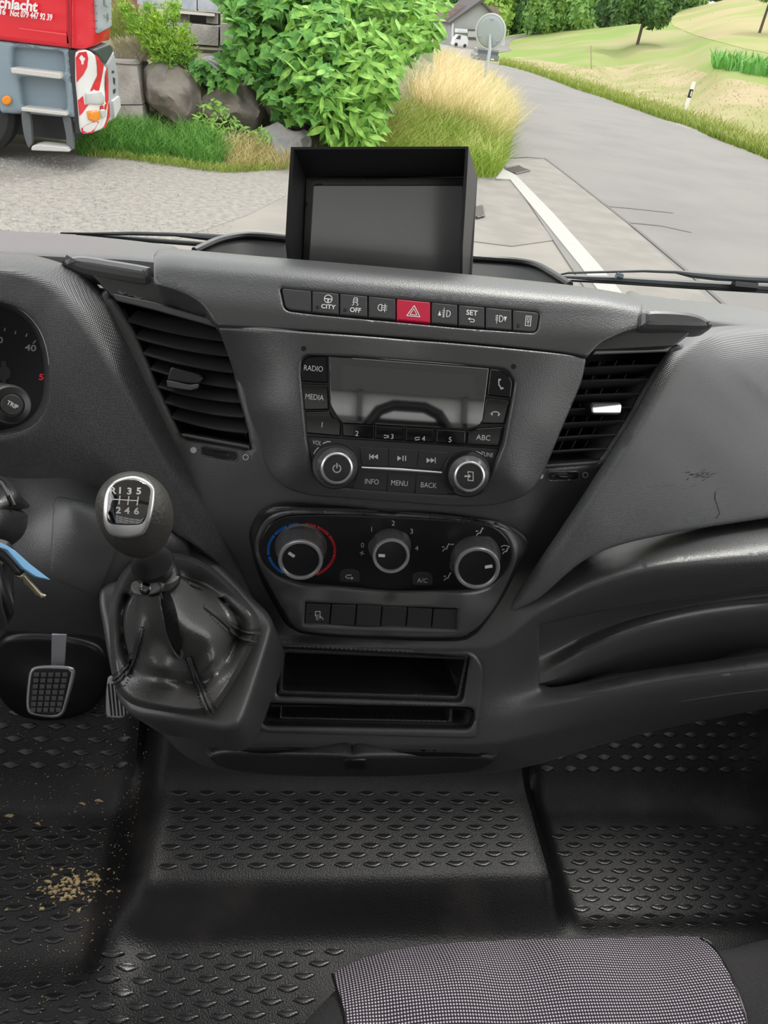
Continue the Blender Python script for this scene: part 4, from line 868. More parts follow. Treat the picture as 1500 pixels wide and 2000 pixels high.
def ray_r(poly, c, th):
    out = []
    for t in th:
        dv = np.array([math.cos(t), math.sin(t)]); best = 0
        for i in range(len(poly)):
            a = poly[i]-c; b = poly[(i+1) % len(poly)]-c; den = dv[0]*(b-a)[1]-dv[1]*(b-a)[0]
            if abs(den) < 1e-9: continue
            s = (a[0]*(b-a)[1]-a[1]*(b-a)[0])/den; u = (a[0]*dv[1]-a[1]*dv[0])/den
            if s > 0 and -1e-6 <= u <= 1+1e-6: best = max(best, s)
        out.append(best)
    return np.array(out)
NT = 120; th = np.linspace(0, 2*math.pi, NT, endpoint=False); cB_ = np.array([350., 1245.])
Rb = ray_r(spline(base, True, 6), cB_, th)
ts = np.linspace(0, 1, 46); V = []
sn, cs_ = np.sin(th), np.cos(th)
for t in ts:
    kx = np.interp(t, [0, .12, .3, .5, .75, 1], [308, 311, 328, 342, 350, 350]); kyc = np.interp(t, [0, .12, .3, .5, .75, 1], [1122, 1142, 1185, 1222, 1245, 1245])
    fr = np.interp(t, [0, .06, .15, .3, .45, .6, .78, .9, 1], [.27, .30, .36, .47, .60, .70, .93, 1.0, .985])
    rx0 = np.interp(t, [0, .1, .3, .45, .6], [36, 42, 66, 92, 120]); ry0 = np.interp(t, [0, .1, .3, .45, .6], [17, 25, 55, 78, 96])
    w = np.clip((t-.28)/.45, 0, 1); w = w*w*(3-2*w)
    re = 1/np.sqrt((cs_/rx0)**2+(sn/ry0)**2); r = re*(1-w)+Rb*fr*w
    dc = np.interp(t, [0, .15, .3, .5, .65, .78, .9, 1], [.608, .622, .637, .66, .672, .668, .682, .70])
    dsp = np.interp(t, [0, .2, .5, .8, 1], [.018, .028, .04, .032, .026])
    d = dc-dsp*sn
    # creases
    fold = .010*np.sin(3*th+7*t+.6)*np.exp(-((t-.42)/.18)**2)+.006*np.sin(5*th-9*t)*np.exp(-((t-.55)/.16)**2)
    fold += .012*np.exp(-((t-(.62+.06*np.cos(th*2-.5)))/.045)**2)*(sn > -.6)*(1.0)          # valley ring
    fold += -.014*np.exp(-((np.angle(np.exp(1j*(th-.75))))/.22)**2)*np.exp(-((t-.56)/.07)**2)   # pinch on the right
    fold += -.006*np.exp(-((np.angle(np.exp(1j*(th-2.5))))/.3)**2)*np.exp(-((t-.36)/.12)**2)
    V.append(W(kx+r*cs_, kyc+r*sn, d+fold))
V = np.concatenate(V); m = len(ts)
boot = mesh('boot', V, [(j*NT+i, j*NT+(i+1) % NT, (j+1)*NT+(i+1) % NT, (j+1)*NT+i) for j in range(m-1) for i in range(NT)], leather, gl, sharp=80)
BV = V.reshape(m, NT, 3)
def on_boot(t, a, off=.0012):
    j = int(round(t*(m-1))); i = int(round(a/(2*math.pi)*NT)) % NT; P = BV[j, i]; q = BV[min(j+1, m-1), i]-BV[max(j-1, 0), i]; r = BV[j, (i+1) % NT]-BV[j, i-1]
    nn = np.cross(q, r); nn /= max(np.linalg.norm(nn), 1e-9); nn = nn if nn @ (EYE-P) > 0 else -nn; return P+nn*off
for a0, a1, t0, t1 in ((1.20, 1.17, .42, .97), (2.45, 2.55, .30, .98), (-.02, .0, .32, .97), (-.75, -.75, .03, .4)):
    for da, rr in ((-.035, .0006), (.035, .0006)):
        P = [on_boot(t, a0+(a1-a0)*t+da) for t in np.linspace(t0, t1, 30)]
        for k in range(0, len(P)-1, 1):
            pass
        MB().add(*tube(P, .0011, 6)).build('seam_fold', leather, gl)
        mb = MB(); Q = [on_boot(t, a0+(a1-a0)*t+da*2.6, .0009) for t in np.linspace(t0, t1, 34)]
        for k in range(0, 33, 1): mb.add(*tube([Q[k]*.8+Q[k+1]*.2, Q[k]*.3+Q[k+1]*.7], .0005, 4))
        mb.build('stitching', thread, gl, kind='stuff')
# slit
sl = [(315, 1160), (322, 1153), (330, 1160), (340, 1185), (350, 1220), (357, 1250), (354, 1268), (348, 1276), (338, 1262), (328, 1235), (322, 1205), (316, 1180)]
class OnBoot(Surf):
    def __init__(s): s.extra = None; X_, Y_, D_ = proj(BV[:, :61].reshape(-1, 3)); s.q = np.stack([X_, Y_], -1); s.D = D_
    def d(s, px, py):
        px = np.asarray(px, float); py = np.asarray(py, float); q = np.stack([px, py], -1); r = np.linalg.norm(q[..., None, :]-s.q, axis=-1)
        idx = np.argsort(r, -1)[..., :6]; w = 1/(np.take_along_axis(r, idx, -1)+1.5)**2
        return (w*s.D[idx]).sum(-1)/w.sum(-1)
    def n(s, px, py, e=10): return Surf.n(s, px, py, 10)
OB = OnBoot()
shell('boot_slit', spline(sl, True, 5), OB, mat('slit_fluff', (.004, .004, .004), .9, grain=(700, .001, 1)), gl, bevel=.0012, thick=.002, off=.0022, step=6)
for s_ in (1, -1):
    q = np.array(spline(sl, True, 5)); cq = q.mean(0); q = cq+(q-cq)*1.10
    q = q[(q[:, 0]-cq[0])*s_+(q[:, 1]-cq[1])*-.3*s_ > -3]
MB().add(*tube(OB.p(q[:, 0]*0+q[:, 0], q[:, 1], .002), .0011, 6)).build('slit_edge', leather, gl)
# collar, strap, snap
nk = W(307., 1120., .600); top_ = W(292., 1085., .578); ax = top_-nk; hN = np.linalg.norm(ax); ax /= hN
mesh('collar', *lathe(nk-ax*.012, ax, [(.0145, 0), (.0165, .003), (.0170, .009), (.0150, .0145), (.0128, .016), (.0125, .023), (.0150, .0235), (.0165, .026), (.0150, .029)], 48), smooth_blk, gl, sharp=50)
stp = np.array(arc(309, 1119, 39, 20, 12, 168, 22)); dd = .600-.010*np.sin(np.radians(np.linspace(12, 168, 23)))
Pa = W(stp[:, 0], stp[:, 1]+2, dd); Pb = W(stp[:, 0]-1, stp[:, 1]+17+np.linspace(-6, 3, 23), dd+.002)
o_ = (Pa-nk)/np.linalg.norm(Pa-nk, axis=1, keepdims=True)*.0015; k = 23
mesh('snap_strap', np.r_[Pa+o_, Pb+o_, Pb-o_, Pa-o_], [(a*k+i, a*k+i+1, b*k+i+1, b*k+i) for a, b in ((0, 1), (1, 2), (2, 3), (3, 0)) for i in range(k-1)], leather, gl)
S_tab = Surf([('d', 262, 1140, .598), ('d', 300, 1140, .588), ('d', 310, 1160, .588), ('d', 270, 1160, .592)])
shell('strap_tab', spline([(256, 1148), (262, 1136), (282, 1134), (312, 1136), (318, 1146), (312, 1156), (292, 1162), (270, 1163), (260, 1158)], True, 4), S_tab, leather, gl, bevel=.0012, thick=.003, off=.0015, step=6)
sp_ = W(285.5, 1148., .5895); nx = EYE-sp_; nx = nx/np.linalg.norm(nx)
mesh('snap_button', *lathe(sp_-nx*.001, nx, [(.0052, 0), (.0055, .002), (.0046, .0036), (.0025, .0046), (.0001, .005)], 32), piano, gl)
# knob: an egg leaning with the lever
kc = W(265., 1008., .560); axk = W(262., 960., .545)-W(290., 1085., .578); axk /= np.linalg.norm(axk)
fx = AX[:, 0]; ux = fx-axk*(fx @ axk); ux /= np.linalg.norm(ux); vx = np.cross(axk, ux); vx = vx if vx @ (EYE-kc) > 0 else -vx
def egg(a, b):     # a around, b from bottom -1 to top 1
    r = np.sqrt(np.clip(1-np.abs(b)**2.3, 0, 1)); r = r*(1.0+.05*b) if b > 0 else r*(1+.12*b)
    return kc+ux*math.cos(a)*r*.0268+vx*math.sin(a)*r*.0245+axk*b*.0345
V = []; nb = 28; na = 56
for j in range(nb+1):
    b = -math.cos(math.pi*j/nb)
    for i in range(na): V.append(egg(2*math.pi*i/na, b))
mesh('knob', V, [(j*na+i, j*na+(i+1) % na, (j+1)*na+(i+1) % na, (j+1)*na+i) for j in range(nb) for i in range(na)], knob_lea, gl)
class EggS(Surf):
    def __init__(s):
        s.extra = None; P = np.array([egg(2*math.pi*i/160, b) for b in np.linspace(-1, 1, 120) for i in range(160)]); X_, Y_, D_ = proj(P)
        s.P = P; s.M = np.stack([ux/.0268, vx/.0245, axk/.0345])
    def d(s, px, py):     # ray against the ellipsoid
        r = rays(px, py) @ s.M.T; e = s.M @ (EYE-kc); a = (r*r).sum(-1); b = (r*e).sum(-1)*2; c = (e*e).sum()-1
        q = np.clip(b*b-4*a*c, 0, None); return (-b-np.sqrt(q))/(2*a)
EG = EggS()
plate = [(203, 985), (209, 960), (222, 942), (243, 933), (266, 931), (288, 940), (301, 954), (302, 975), (298, 1003), (290, 1028), (278, 1044), (252, 1050), (224, 1047), (210, 1036), (203, 1015)]
P_pl = Plane.fit(EG, [(225, 955), (280, 955), (285, 1020), (220, 1020), (250, 985)])
class Mixs(Surf):
    def __init__(s, a, b, f): s.a, s.b, s.f, s.extra = a, b, f, None
    def d(s, px, py): return s.a.d(px, py)*(1-s.f)+s.b.d(px, py)*s.f
PLS = Mixs(EG, P_pl, .45)
inn = spline([(213, 985), (216, 962), (228, 946), (246, 939), (267, 940), (285, 948), (293, 958), (292, 978), (287, 1003), (281, 1017), (272, 1023), (245, 1024), (219, 1021), (212, 1010)], True, 4)
shell('shift_plate_frame', spline(plate, True, 4), PLS, chrome, gl, bevel=.0022, thick=.006, off=.0022, step=6, label='chrome frame of the shift plate')
pl = shell('shift_plate', inn, PLS, piano, gl, bevel=.0006, thick=.001, off=.0026, step=6, label='glossy black plate with the gear pattern')
R_ = 3
T2 = lambda s, x, y: text_polys(s, 12, x, y, rot=R_, bold=.03, sx=1.15)
it = [T2('R', 224, 960), T2('1', 237, 960), T2('3', 254, 961), T2('5', 271, 961), T2('2', 234, 996), T2('4', 250, 997), T2('6', 267, 998),
      stroke([(221, 975), (270, 978)], 2.2)+stroke([(221, 969), (221, 976)], 2)+stroke([(237, 969), (235, 984)], 2.2)+stroke([(253, 970), (251, 985)], 2.2)+stroke([(270, 971), (268, 986)], 2.2)]
printed('gear_pattern', it, PLS, white_p, pl, .0030)

# ================================================================== FLOOR, MAT
Ymx = .845
def zmat(X, Y):
    X = np.asarray(X, float); Y = np.asarray(Y, float)
    sm = lambda a, b, v: (lambda t: t*t*(3-2*t))(np.clip((v-a)/(b-a), 0, 1))
    toe = np.where(Y > Ymx, (Y-Ymx)*1.0, 0)
    toe = np.where(np.abs(Y-Ymx) < .03, (Y-Ymx+.03)**2/.12, toe)
    hump = .038*sm(-.205, -.15, X)*(1-sm(.462, .490, X))*sm(.590, .680, Y)
    ridge = .012*np.exp(-((X+.19)/.03)**2)*sm(.45, .62, Y)+.012*np.exp(-((X-.478)/.012)**2)*sm(.6, .68, Y)
    left = -.012*(1-sm(-.24, -.19, X))*sm(.52, .60, Y)
    rt = -.012*sm(.485, .52, X)*sm(.585, .64, Y)
    return np.where((X < -.2) | (X > .49), toe, toe*.6)+hump+ridge+left+rt
flm = thing('floor_mat', 'black rubber cab floor mat moulded with raised diamond studs', 'floor mat', (0.1, .6, 0))
gx = np.linspace(-.95, 1.12, 260); gy = np.linspace(-.4, 1.2, 200); GX, GY = np.meshgrid(gx, gy); Z = zmat(GX, GY)
V = np.stack([GX, GY, Z], -1).reshape(-1, 3); nx_ = len(gx)
mesh('mat_sheet', V, [(j*nx_+i, j*nx_+i+1, (j+1)*nx_+i+1, (j+1)*nx_+i) for j in range(len(gy)-1) for i in range(nx_-1)], rubber, flm)
# diamond stud template
pr = [(-.0155, 0), (-.012, .0022), (-.006, .0046), (0, .0056), (.006, .0046), (.012, .0022), (.0155, 0), (.012, -.0022), (.006, -.0046), (0, -.0056), (-.006, -.0046), (-.012, -.0022)]
pr = np.array(pr); nS = len(pr)
V = np.r_[np.c_[pr*1.08, np.full(nS, -.002)], np.c_[pr, np.full(nS, .0010)], np.c_[pr*.86, np.full(nS, .0016)]]
Fs = [(j*nS+i, j*nS+(i+1) % nS, (j+1)*nS+(i+1) % nS, (j+1)*nS+i) for j in (0, 1) for i in range(nS)]+[tuple(2*nS+i for i in range(nS))]
studs = []
def field(x0, x1, y0, y1, px=.0445, py=.0161, cond=None):
    r = 0; y = y0
    while y <= y1:
        x = x0+(px/2 if r % 2 else 0)
        while x <= x1:
            if cond is None or cond(x, y): studs.append((x, y))
            x += px
        y += py; r += 1
field(-.90, -.235, .615, .80); field(-.90, -.215, .885, 1.10, py=.0150)
field(-.128, .435, .694, .838); field(.525, 1.02, .612, .80, cond=lambda x, y: x < 1.02-(y-.612)*.3); field(.525, .95, .885, 1.08, py=.015)
field(-.90, 1.05, .26, .585, cond=lambda x, y: not (y > .56 and (x > .50)) and not (y > .552 and x < -.22))
studs.sort(key=lambda s: s[0]**2+s[1]**2)
vis = []
for s_ in studs:
    X_, Y_, D_ = proj(np.array([s_[0], s_[1], zmat(*s_)]))
    if -40 < X_ < 1540 and 1380 < Y_ < 2040 and not (Y_ > 1845+max(0, (700-X_)*.5) and X_ > 600): vis.append((float(D_), s_))
vis.sort(); first = None; rest = MB()
e = .004
for k, (_, (x, y)) in enumerate(vis):
    z = float(zmat(x, y)); sxl = float(zmat(x+e, y)-zmat(x-e, y))/(2*e); syl = float(zmat(x, y+e)-zmat(x, y-e))/(2*e)
    n_ = Vector((-sxl, -syl, 1)).normalized(); u_ = Vector((1, 0, sxl)).normalized(); v_ = n_.cross(u_)
    M = Matrix(((u_.x, v_.x, n_.x, x), (u_.y, v_.y, n_.y, y), (u_.z, v_.z, n_.z, z), (0, 0, 0, 1)))
    if k < 296:
        if first is None:
            first = mesh('diamond_stud', V+ORG[flm.name], Fs, rubber_s, flm, sharp=30); o = first
        else: o = first.copy(); COL.objects.link(o); o.parent = flm
        o.matrix_basis = Matrix.Translation(-Vector(ORG[flm.name])) @ M
    else:
        q = np.array([tuple(M @ Vector(v)) for v in V]); rest.add(q, Fs)
rest.build('diamond_studs_beyond', rubber_s, flm, sharp=30, kind='stuff')
print('studs', len(vis))
# mud and straw on the mat (driver side)
mud = mat('dried_mud', (.42, .32, .17), .9); mb = MB(); mb2 = MB()
def crumb(mb, x, y, s, hgt):
    z = float(zmat(x, y)); k = RNG.randint(4, 7); a = np.sort(RNG.uniform(0, 6.28, k)); r = s*RNG.uniform(.5, 1.2, k)
    P = np.stack([x+r*np.cos(a)*1.5, y+r*np.sin(a), np.full(k, z+.0005)], -1); Q = P.copy(); Q[:, 2] += hgt; Q[:, :2] = x+0*Q[:, :1] if False else Q[:, :2]*.7+np.array([x, y])*.3
    mb.add(np.r_[P, Q], [(i, (i+1) % k, k+(i+1) % k, k+i) for i in range(k)]+[tuple(k+i for i in range(k))])
for k in range(1100):
    x = RNG.uniform(-.48, -.19); y = RNG.uniform(.50, .98); crumb(mb, x, y, RNG.uniform(.0004, .0013), .001)
for k in range(150):
    x, y = -.275+RNG.randn()*.026+(.01 if k % 2 else -.01), .695+RNG.randn()*.016; crumb(mb, x, y, RNG.uniform(.001, .0045), .0022)
for x, y in ((-.26, .84), (-.29, .835), (-.35, .80), (-.40, .815), (-.36, .66)): crumb(mb, x, y, .006, .0018)
mb.build('mud_crumbs', mud, None, kind='stuff'); tag(bpy.data.objects['mud_crumbs'], 'dried tan mud crumbs scattered on the driver side of the mat', 'dirt')

# ================================================================== PEDALS
def pedal(name, label, P_, outline, ribs, arm, m=metal_g):
    t = thing(name, label, 'pedal', W(float(np.mean([p[0] for p in outline])), float(np.mean([p[1] for p in outline])), 1.14))
    shell('pedal_plate', spline(outline, True, 5), P_, m, t, bevel=.003, thick=.008, step=7)
    if arm: MB().add(*tube(W(np.array([a[0] for a in arm], float), np.array([a[1] for a in arm], float), [a[2] for a in arm]), [a[3] for a in arm], 8)).build('pedal_arm', m, t)
    return t
P_br = Plane(W(98., 1350., 1.12), np.array([.05, -.75, .65]))
br = pedal('brake_pedal', 'rectangular brake pedal with a rubber grid pad, above the mat', P_br, [(66, 1303), (90, 1300), (135, 1302), (145, 1310), (143, 1330), (130, 1375), (122, 1396), (105, 1403), (70, 1399), (54, 1392), (50, 1370), (54, 1325), (58, 1310)], None, None)
shell('rubber_pad', spline([(68, 1307), (90, 1305), (134, 1307), (139, 1313), (126, 1370), (118, 1391), (100, 1397), (70, 1394), (58, 1386), (56, 1365), (60, 1325), (63, 1312)], True, 5), P_br, rubber, br, bevel=.002, thick=.003, off=.0015, step=7)
for r_ in range(7):
    for c in range(5):
        f = (r_+.5)/7; xl = 66-7*f; xr = 136-16*f; w_ = (xr-xl)/5; x = xl+w_*(c+.5); y = 1312+f*80
        shell('pad_block', rc([(x-w_*.38, y-4.2), (x+w_*.38, y-4.2), (x+w_*.36, y+4.2), (x-w_*.38, y+4.2)], 1, 2), P_br, mat('pad_rubber', (.05, .05, .05), .5) if 'pad_rubber' not in bpy.data.materials else bpy.data.materials['pad_rubber'], br, bevel=.0006, thick=.003, off=.0045, step=9)
a0 = W(np.array([101., 130, 126, 100]), np.array([1240., 1240, 1300, 1300]), 1.16); a1 = a0+np.array([0, .006, .003])
mesh('pedal_arm', np.r_[a0, a1], [(0, 1, 2, 3), (7, 6, 5, 4), (0, 4, 5, 1), (1, 5, 6, 2), (2, 6, 7, 3), (3, 7, 4, 0)], metal_g, br, smooth=False)
P_ac = Plane(W(228., 1380., 1.12), np.array([0, -.75, .65]))
ac = pedal('accelerator_pedal', 'ribbed accelerator pedal half hidden behind the gear console', P_ac, [(207, 1340), (215, 1320), (250, 1330), (262, 1380), (246, 1398), (238, 1404), (214, 1403), (206, 1395)], None, None)
for k in range(6):
    MB().add(*tube(P_ac.p(np.array([212.+k*7, 214+k*7+4]), np.array([1335., 1398]), .001), .0012, 6)).build('pedal_rib', rubber, ac)
gr = thing('pedal_gaiter', 'dark rubber dome under the brake pedal on the mat', 'gaiter', W(90., 1395., 1.2))
S_gt = Surf([('z', 90, 1412, .09), ('z', 0, 1380, .12), ('z', 190, 1395, .10), ('z', 90, 1370, .15), ('z', 20, 1340, .17), ('z', 170, 1350, .16), ('z', 90, 1300, .2)])
shell('gaiter_dome', spline([(-10, 1260), (60, 1240), (190, 1262), (215, 1330), (185, 1385), (140, 1408), (85, 1414), (40, 1405), (5, 1380), (-12, 1340)], True, 8), S_gt, smooth_blk, gr, bevel=.01, thick=.02, step=12)

# ================================================================== SEAT
seat = thing('passenger_seat', 'seat cushion with dotted grey fabric centre and plain dark side bolsters', 'seat', (0.3, .35, 0.02))
S_seat = Surf([('z', 560, 2000, .40), ('z', 600, 1955, .405), ('z', 650, 1905, .41), ('z', 720, 1868, .415), ('z', 850, 1845, .42), ('z', 1000, 1837, .42), ('z', 1300, 1830, .425), ('z', 1500, 1830, .425),
    ('z', 620, 2010, .435), ('z', 680, 1950, .44), ('z', 760, 1900, .445), ('z', 900, 1875, .447), ('z', 1100, 1865, .448), ('z', 1400, 1862, .45), ('z', 750, 2000, .448), ('z', 1000, 1950, .45), ('z', 1000, 2100, .45), ('z', 1450, 2000, .465), ('z', 1540, 1900, .47), ('z', 1400, 2100, .452), ('z', 700, 2100, .45), ('z', 600, 2100, .43), ('z', 1540, 2100, .472)])
seatmat = mat('seat_dotted_fabric', (.03, .022, .032), .85)
def dots(m):
    t = m.node_tree; b = t.nodes['Principled BSDF']; co = t.nodes.new('ShaderNodeTexCoord'); s = t.nodes.new('ShaderNodeSeparateXYZ'); t.links.new(co.outputs['Object'], s.inputs[0])
    def M(op, a, c=None, v=None):
        n = t.nodes.new('ShaderNodeMath'); n.operation = op
        if hasattr(a, 'is_linked'): t.links.new(a, n.inputs[0])
        if c is not None: t.links.new(c, n.inputs[1])
        if v is not None: n.inputs[1].default_value = v
        return n.outputs[0]
    k = 2*math.pi/.0047
    u = M('SINE', M('MULTIPLY', M('ADD', s.outputs[0], s.outputs[1]), v=k*.9)); v_ = M('SINE', M('MULTIPLY', M('SUBTRACT', s.outputs[0], s.outputs[1]), v=k*.9))
    h = M('MULTIPLY', u, v_); r = t.nodes.new('ShaderNodeMapRange'); r.inputs['From Min'].default_value = .12; r.inputs['From Max'].default_value = .5; t.links.new(h, r.inputs['Value'])
    x = t.nodes.new('ShaderNodeMix'); x.data_type = 'RGBA'; x.inputs['A'].default_value = (.035, .026, .038, 1); x.inputs['B'].default_value = (.72, .66, .72, 1); t.links.new(r.outputs[0], x.inputs['Factor']); t.links.new(x.outputs['Result'], b.inputs['Base Color'])
    bu = t.nodes.new('ShaderNodeBump'); bu.inputs['Distance'].default_value = .0006; t.links.new(h, bu.inputs['Height']); t.links.new(bu.outputs[0], b.inputs['Normal'])
dots(seatmat)
bol = mat('seat_bolster_fabric', (.045, .043, .045), .85); weave(bol, 2400, .0005, (0, 1))
outl = spline([(545, 2030), (565, 1990), (600, 1950), (650, 1902), (690, 1880), (760, 1858), (850, 1845), (1000, 1836), (1200, 1832), (1400, 1830), (1560, 1830), (1560, 2150), (1100, 2160), (545, 2150)], True, 10)
shell('cushion', outl, S_seat, bol, seat, bevel=.022, thick=.10, step=12)
ctr = spline([(652, 1906), (700, 1878), (760, 1860), (850, 1847), (1000, 1838), (1200, 1834), (1365, 1832), (1395, 1855), (1425, 1905), (1447, 1960), (1460, 2010), (1475, 2150), (1000, 2160), (690, 2150), (676, 2000), (664, 1950)], True, 10)
shell('centre_panel', ctr, S_seat, seatmat, seat, bevel=.0012, thick=.004, step=10, off=.0018, hthick=0)
mb = MB(); q = spline([(1368, 1836), (1396, 1857), (1426, 1906), (1448, 1961), (1461, 2010), (1476, 2140)], False, 8); mb.add(*tube(S_seat.p(q[:, 0], q[:, 1], .0012), .0013, 6)); mb.build('seam_piping', smooth_blk, seat)
q = spline([(650, 1905), (664, 1950), (676, 2000), (690, 2140)], False, 8); MB().add(*tube(S_seat.p(q[:, 0], q[:, 1], .0012), .0013, 6)).build('seam_piping', smooth_blk, seat)
mesh('seat_base', *box((.66, -.12, .20), (.86, .72, .34)), smooth_blk, seat)
# ================================================================== CAB SHELL (setting)
GZ = -.85
lining = mat('cab_lining_grey', (.80, .80, .79), .8); doorp = mat('door_plastic', (.22, .22, .225), .6); floorp = mat('floor_plate', (.03, .03, .03), .7)
def struct(name, V, Fc, m, **k): return mesh(name, V, Fc, m, None, kind='structure', **k)
struct('floor', *box((.1, .15, -.06), (2.1, 2.2, .06)), floorp)
struct('ceiling', *box((.1, -.05, 1.72), (2.0, 1.5, .05)), lining)
struct('wall_front', *box((.1, 1.16, .12), (2.0, .05, 1.0)), floorp)          # bulkhead under the dash
for sgn, nm in ((-1, 'wall_left'), (1, 'wall_right')):
    X_ = .1+sgn*1.06; mb = MB()
    mb.add(*box((X_, .15, .37), (.08, 2.0, .86))); mb.add(*box((X_, -.62, 1.25), (.08, .25, .95)))
    mb.add(*box((X_, -.05, 1.66), (.08, 1.4, .12)))
    mb.add(*prism([(1.25, .80), (1.36, .80), (.70, 1.70), (.60, 1.70)], (0, 1, 0), (0, 0, 1), (1, 0, 0), (X_-.04, 0, 0), .08))
    struct(nm, np.concatenate(mb.V), mb.F, doorp, smooth=False)
mb = MB(); mb.add(*box((.1, -.78, .40), (2.1, .06, .92))); mb.add(*box((.1, -.78, 1.66), (2.1, .06, .12))); mb.add(*box((-.88, -.78, 1.25), (.14, .06, .9))); mb.add(*box((1.08, -.78, 1.25), (.14, .06, .9)))
struct('wall_rear', np.concatenate(mb.V), mb.F, doorp, smooth=False)
glass = bpy.data.materials.new('windscreen_glass'); glass.use_nodes = True; t = glass.node_tree; t.nodes.clear()
go = t.nodes.new('ShaderNodeOutputMaterial'); gm = t.nodes.new('ShaderNodeMixShader'); gt = t.nodes.new('ShaderNodeBsdfTransparent'); gg = t.nodes.new('ShaderNodeBsdfGlossy'); gf = t.nodes.new('ShaderNodeFresnel')
gt.inputs[0].default_value = (.97, .985, .975, 1); gg.inputs['Roughness'].default_value = 0; gf.inputs[0].default_value = 1.25
t.links.new(gf.outputs[0], gm.inputs[0]); t.links.new(gt.outputs[0], gm.inputs[1]); t.links.new(gg.outputs[0], gm.inputs[2]); t.links.new(gm.outputs[0], go.inputs[0])
wv = np.array([[-.95, 1.315, .76], [1.15, 1.315, .76], [1.02, .745, 1.70], [-.82, .745, 1.70]])
struct('window_1', wv, [(0, 1, 2, 3)], glass, smooth=False)
struct('trim_1', *box((.1, 1.24, .745), (2.0, .16, .03)), smooth_blk)
# specks of dust on the glass
dust = mat('dust_speck', (.8, .8, .78), .9); mb = MB(); e1 = np.array([1., 0, 0]); e2 = (wv[3]-wv[0]); e2[0] = 0; e2 /= np.linalg.norm(e2)
for k in range(230):
    P = wv[0]+e1*RNG.uniform(.2, 1.9)+e2*RNG.uniform(.02, .75); r = RNG.uniform(.00018, .0006); P = P+np.cross(e1, e2)*.001
    mb.add([P+e1*r, P+e2*r, P-e1*r, P-e2*r], [(0, 1, 2, 3)])
mb.build('dust_specks', dust, None, smooth=False, kind='stuff'); tag(bpy.data.objects['dust_specks'], 'tiny pale dust specks on the windscreen glass', 'dust')
# backrest beyond the cushion
V, Fc = box((.62, -.55, .68), (.85, .14, .60), bev=.05); mesh('backrest', V, Fc, bol, seat)
mb = MB(); hp_ = [(.235, .96), (.25, 1.0), (.275, 1.035), (.31, 1.05), (.385, 1.05), (.42, 1.035), (.445, 1.0), (.46, .96)]
mb.add(*tube([(x, -.47, z) for x, z in hp_], .014, 10)); mb.add(*tube([(.265, -.47, 1.012), (.43, -.47, 1.012)], .006, 8)); mb.add(*tube([(.25, -.47, .985), (.445, -.47, .985)], .010, 8)); mb.build('head_restraint', smooth_blk, seat)

# ---- wipers outside the glass
def wy(pts, Y, r, n=8):
    p = np.array(pts, float); R_ = rays(p[:, 0], p[:, 1]); P = EYE+R_*(Y/R_[:, 1])[:, None]; return tube(P, r, n)
w1 = thing('windscreen_wiper', 'thin black wiper resting outside the glass above the driver side of the dash', 'wiper', W(300., 460., 1.2), 'windscreen wipers')
mesh('wiper_arm', *wy([(118, 455), (180, 457), (260, 456), (340, 458), (402, 463), (470, 468), (600, 480)], 1.29, [.0012, .0025, .003, .003, .0055, .006, .006]), smooth_blk, w1)
mesh('wiper_blade', *wy([(150, 459), (300, 470), (420, 479), (560, 490)], 1.30, .004), smooth_blk, w1)
w2 = thing('windscreen_wiper', 'grey-black wiper lying across the road view beside the passenger side of the dash', 'wiper', W(1300., 550., 1.3), 'windscreen wipers')
wg = mat('wiper_grey', (.05, .056, .058), .45)
mesh('wiper_arm', *wy([(1086, 538), (1110, 533), (1180, 531), (1257, 529), (1320, 531), (1350, 536), (1400, 541), (1460, 545), (1540, 548), (1700, 552), (1850, 590)], 1.28, [.001, .002, .0022, .0026, .003, .0055, .0065, .006, .006, .006, .008]), wg, w2)
mesh('wiper_blade', *wy([(1082, 541), (1200, 546), (1350, 556), (1540, 566), (1760, 584)], 1.29, [.004, .0065, .0075, .0075, .006]), wg, w2)
mesh('rubber_edge', *wy([(1086, 546), (1200, 552), (1350, 562), (1540, 573), (1760, 591)], 1.285, .0025), smooth_blk, w2)
mesh('blade_clip', *wy([(1204, 538), (1215, 541)], 1.275, .006, 6), mat('clip_grey', (.16, .2, .24), .5), w2)
mesh('blade_clip', *wy([(1432, 556), (1476, 560)], 1.275, .0085, 6), smooth_blk, w2)

from mathutils import noise as mnoise
# ================================================================== OUTSIDE
def G0(px, py, z=GZ):
    r = rays(float(px), float(py)); return EYE+r*((z-EYE[2])/r[2])
conc = mat('concrete_yard', (.315, .29, .255), .9, noise=(1.1, (.25, .232, .205), .40, .68, 8))
gravel_m = mat('gravel_ground', (.34, .315, .275), .95, noise=(14, (.24, .23, .21), .38, .62, 8))
asph = mat('asphalt', (.245, .23, .215), .9, noise=(.7, (.215, .203, .19), .4, .65, 10))
asph2 = mat('asphalt_patch', (.255, .235, .21), .9, noise=(2.5, (.30, .275, .245), .4, .65, 8))
struct('ground', [(-90, 1.9, GZ-.012), (90, 1.9, GZ-.012), (90, 260, GZ-.012), (-90, 260, GZ-.012), (-90, -60, GZ-.012), (90, -60, GZ-.012)], [(0, 1, 2, 3), (4, 5, 1, 0)], conc, smooth=False)
def sheet(name, px, m, dz, **k):
    P = np.array([G0(x, y) for x, y in px]); P[:, 2] += dz; n = len(P)
    tri = tessellate_polygon([[Vector((p[0], p[1], 0)) for p in P]]); Q = P.copy(); Q[:, 2] -= .02
    return mesh(name, np.r_[P, Q], [tuple(t) for t in tri]+[(i, (i+1) % n, n+(i+1) % n, n+i) for i in range(n)], m, None, smooth=False, **k)
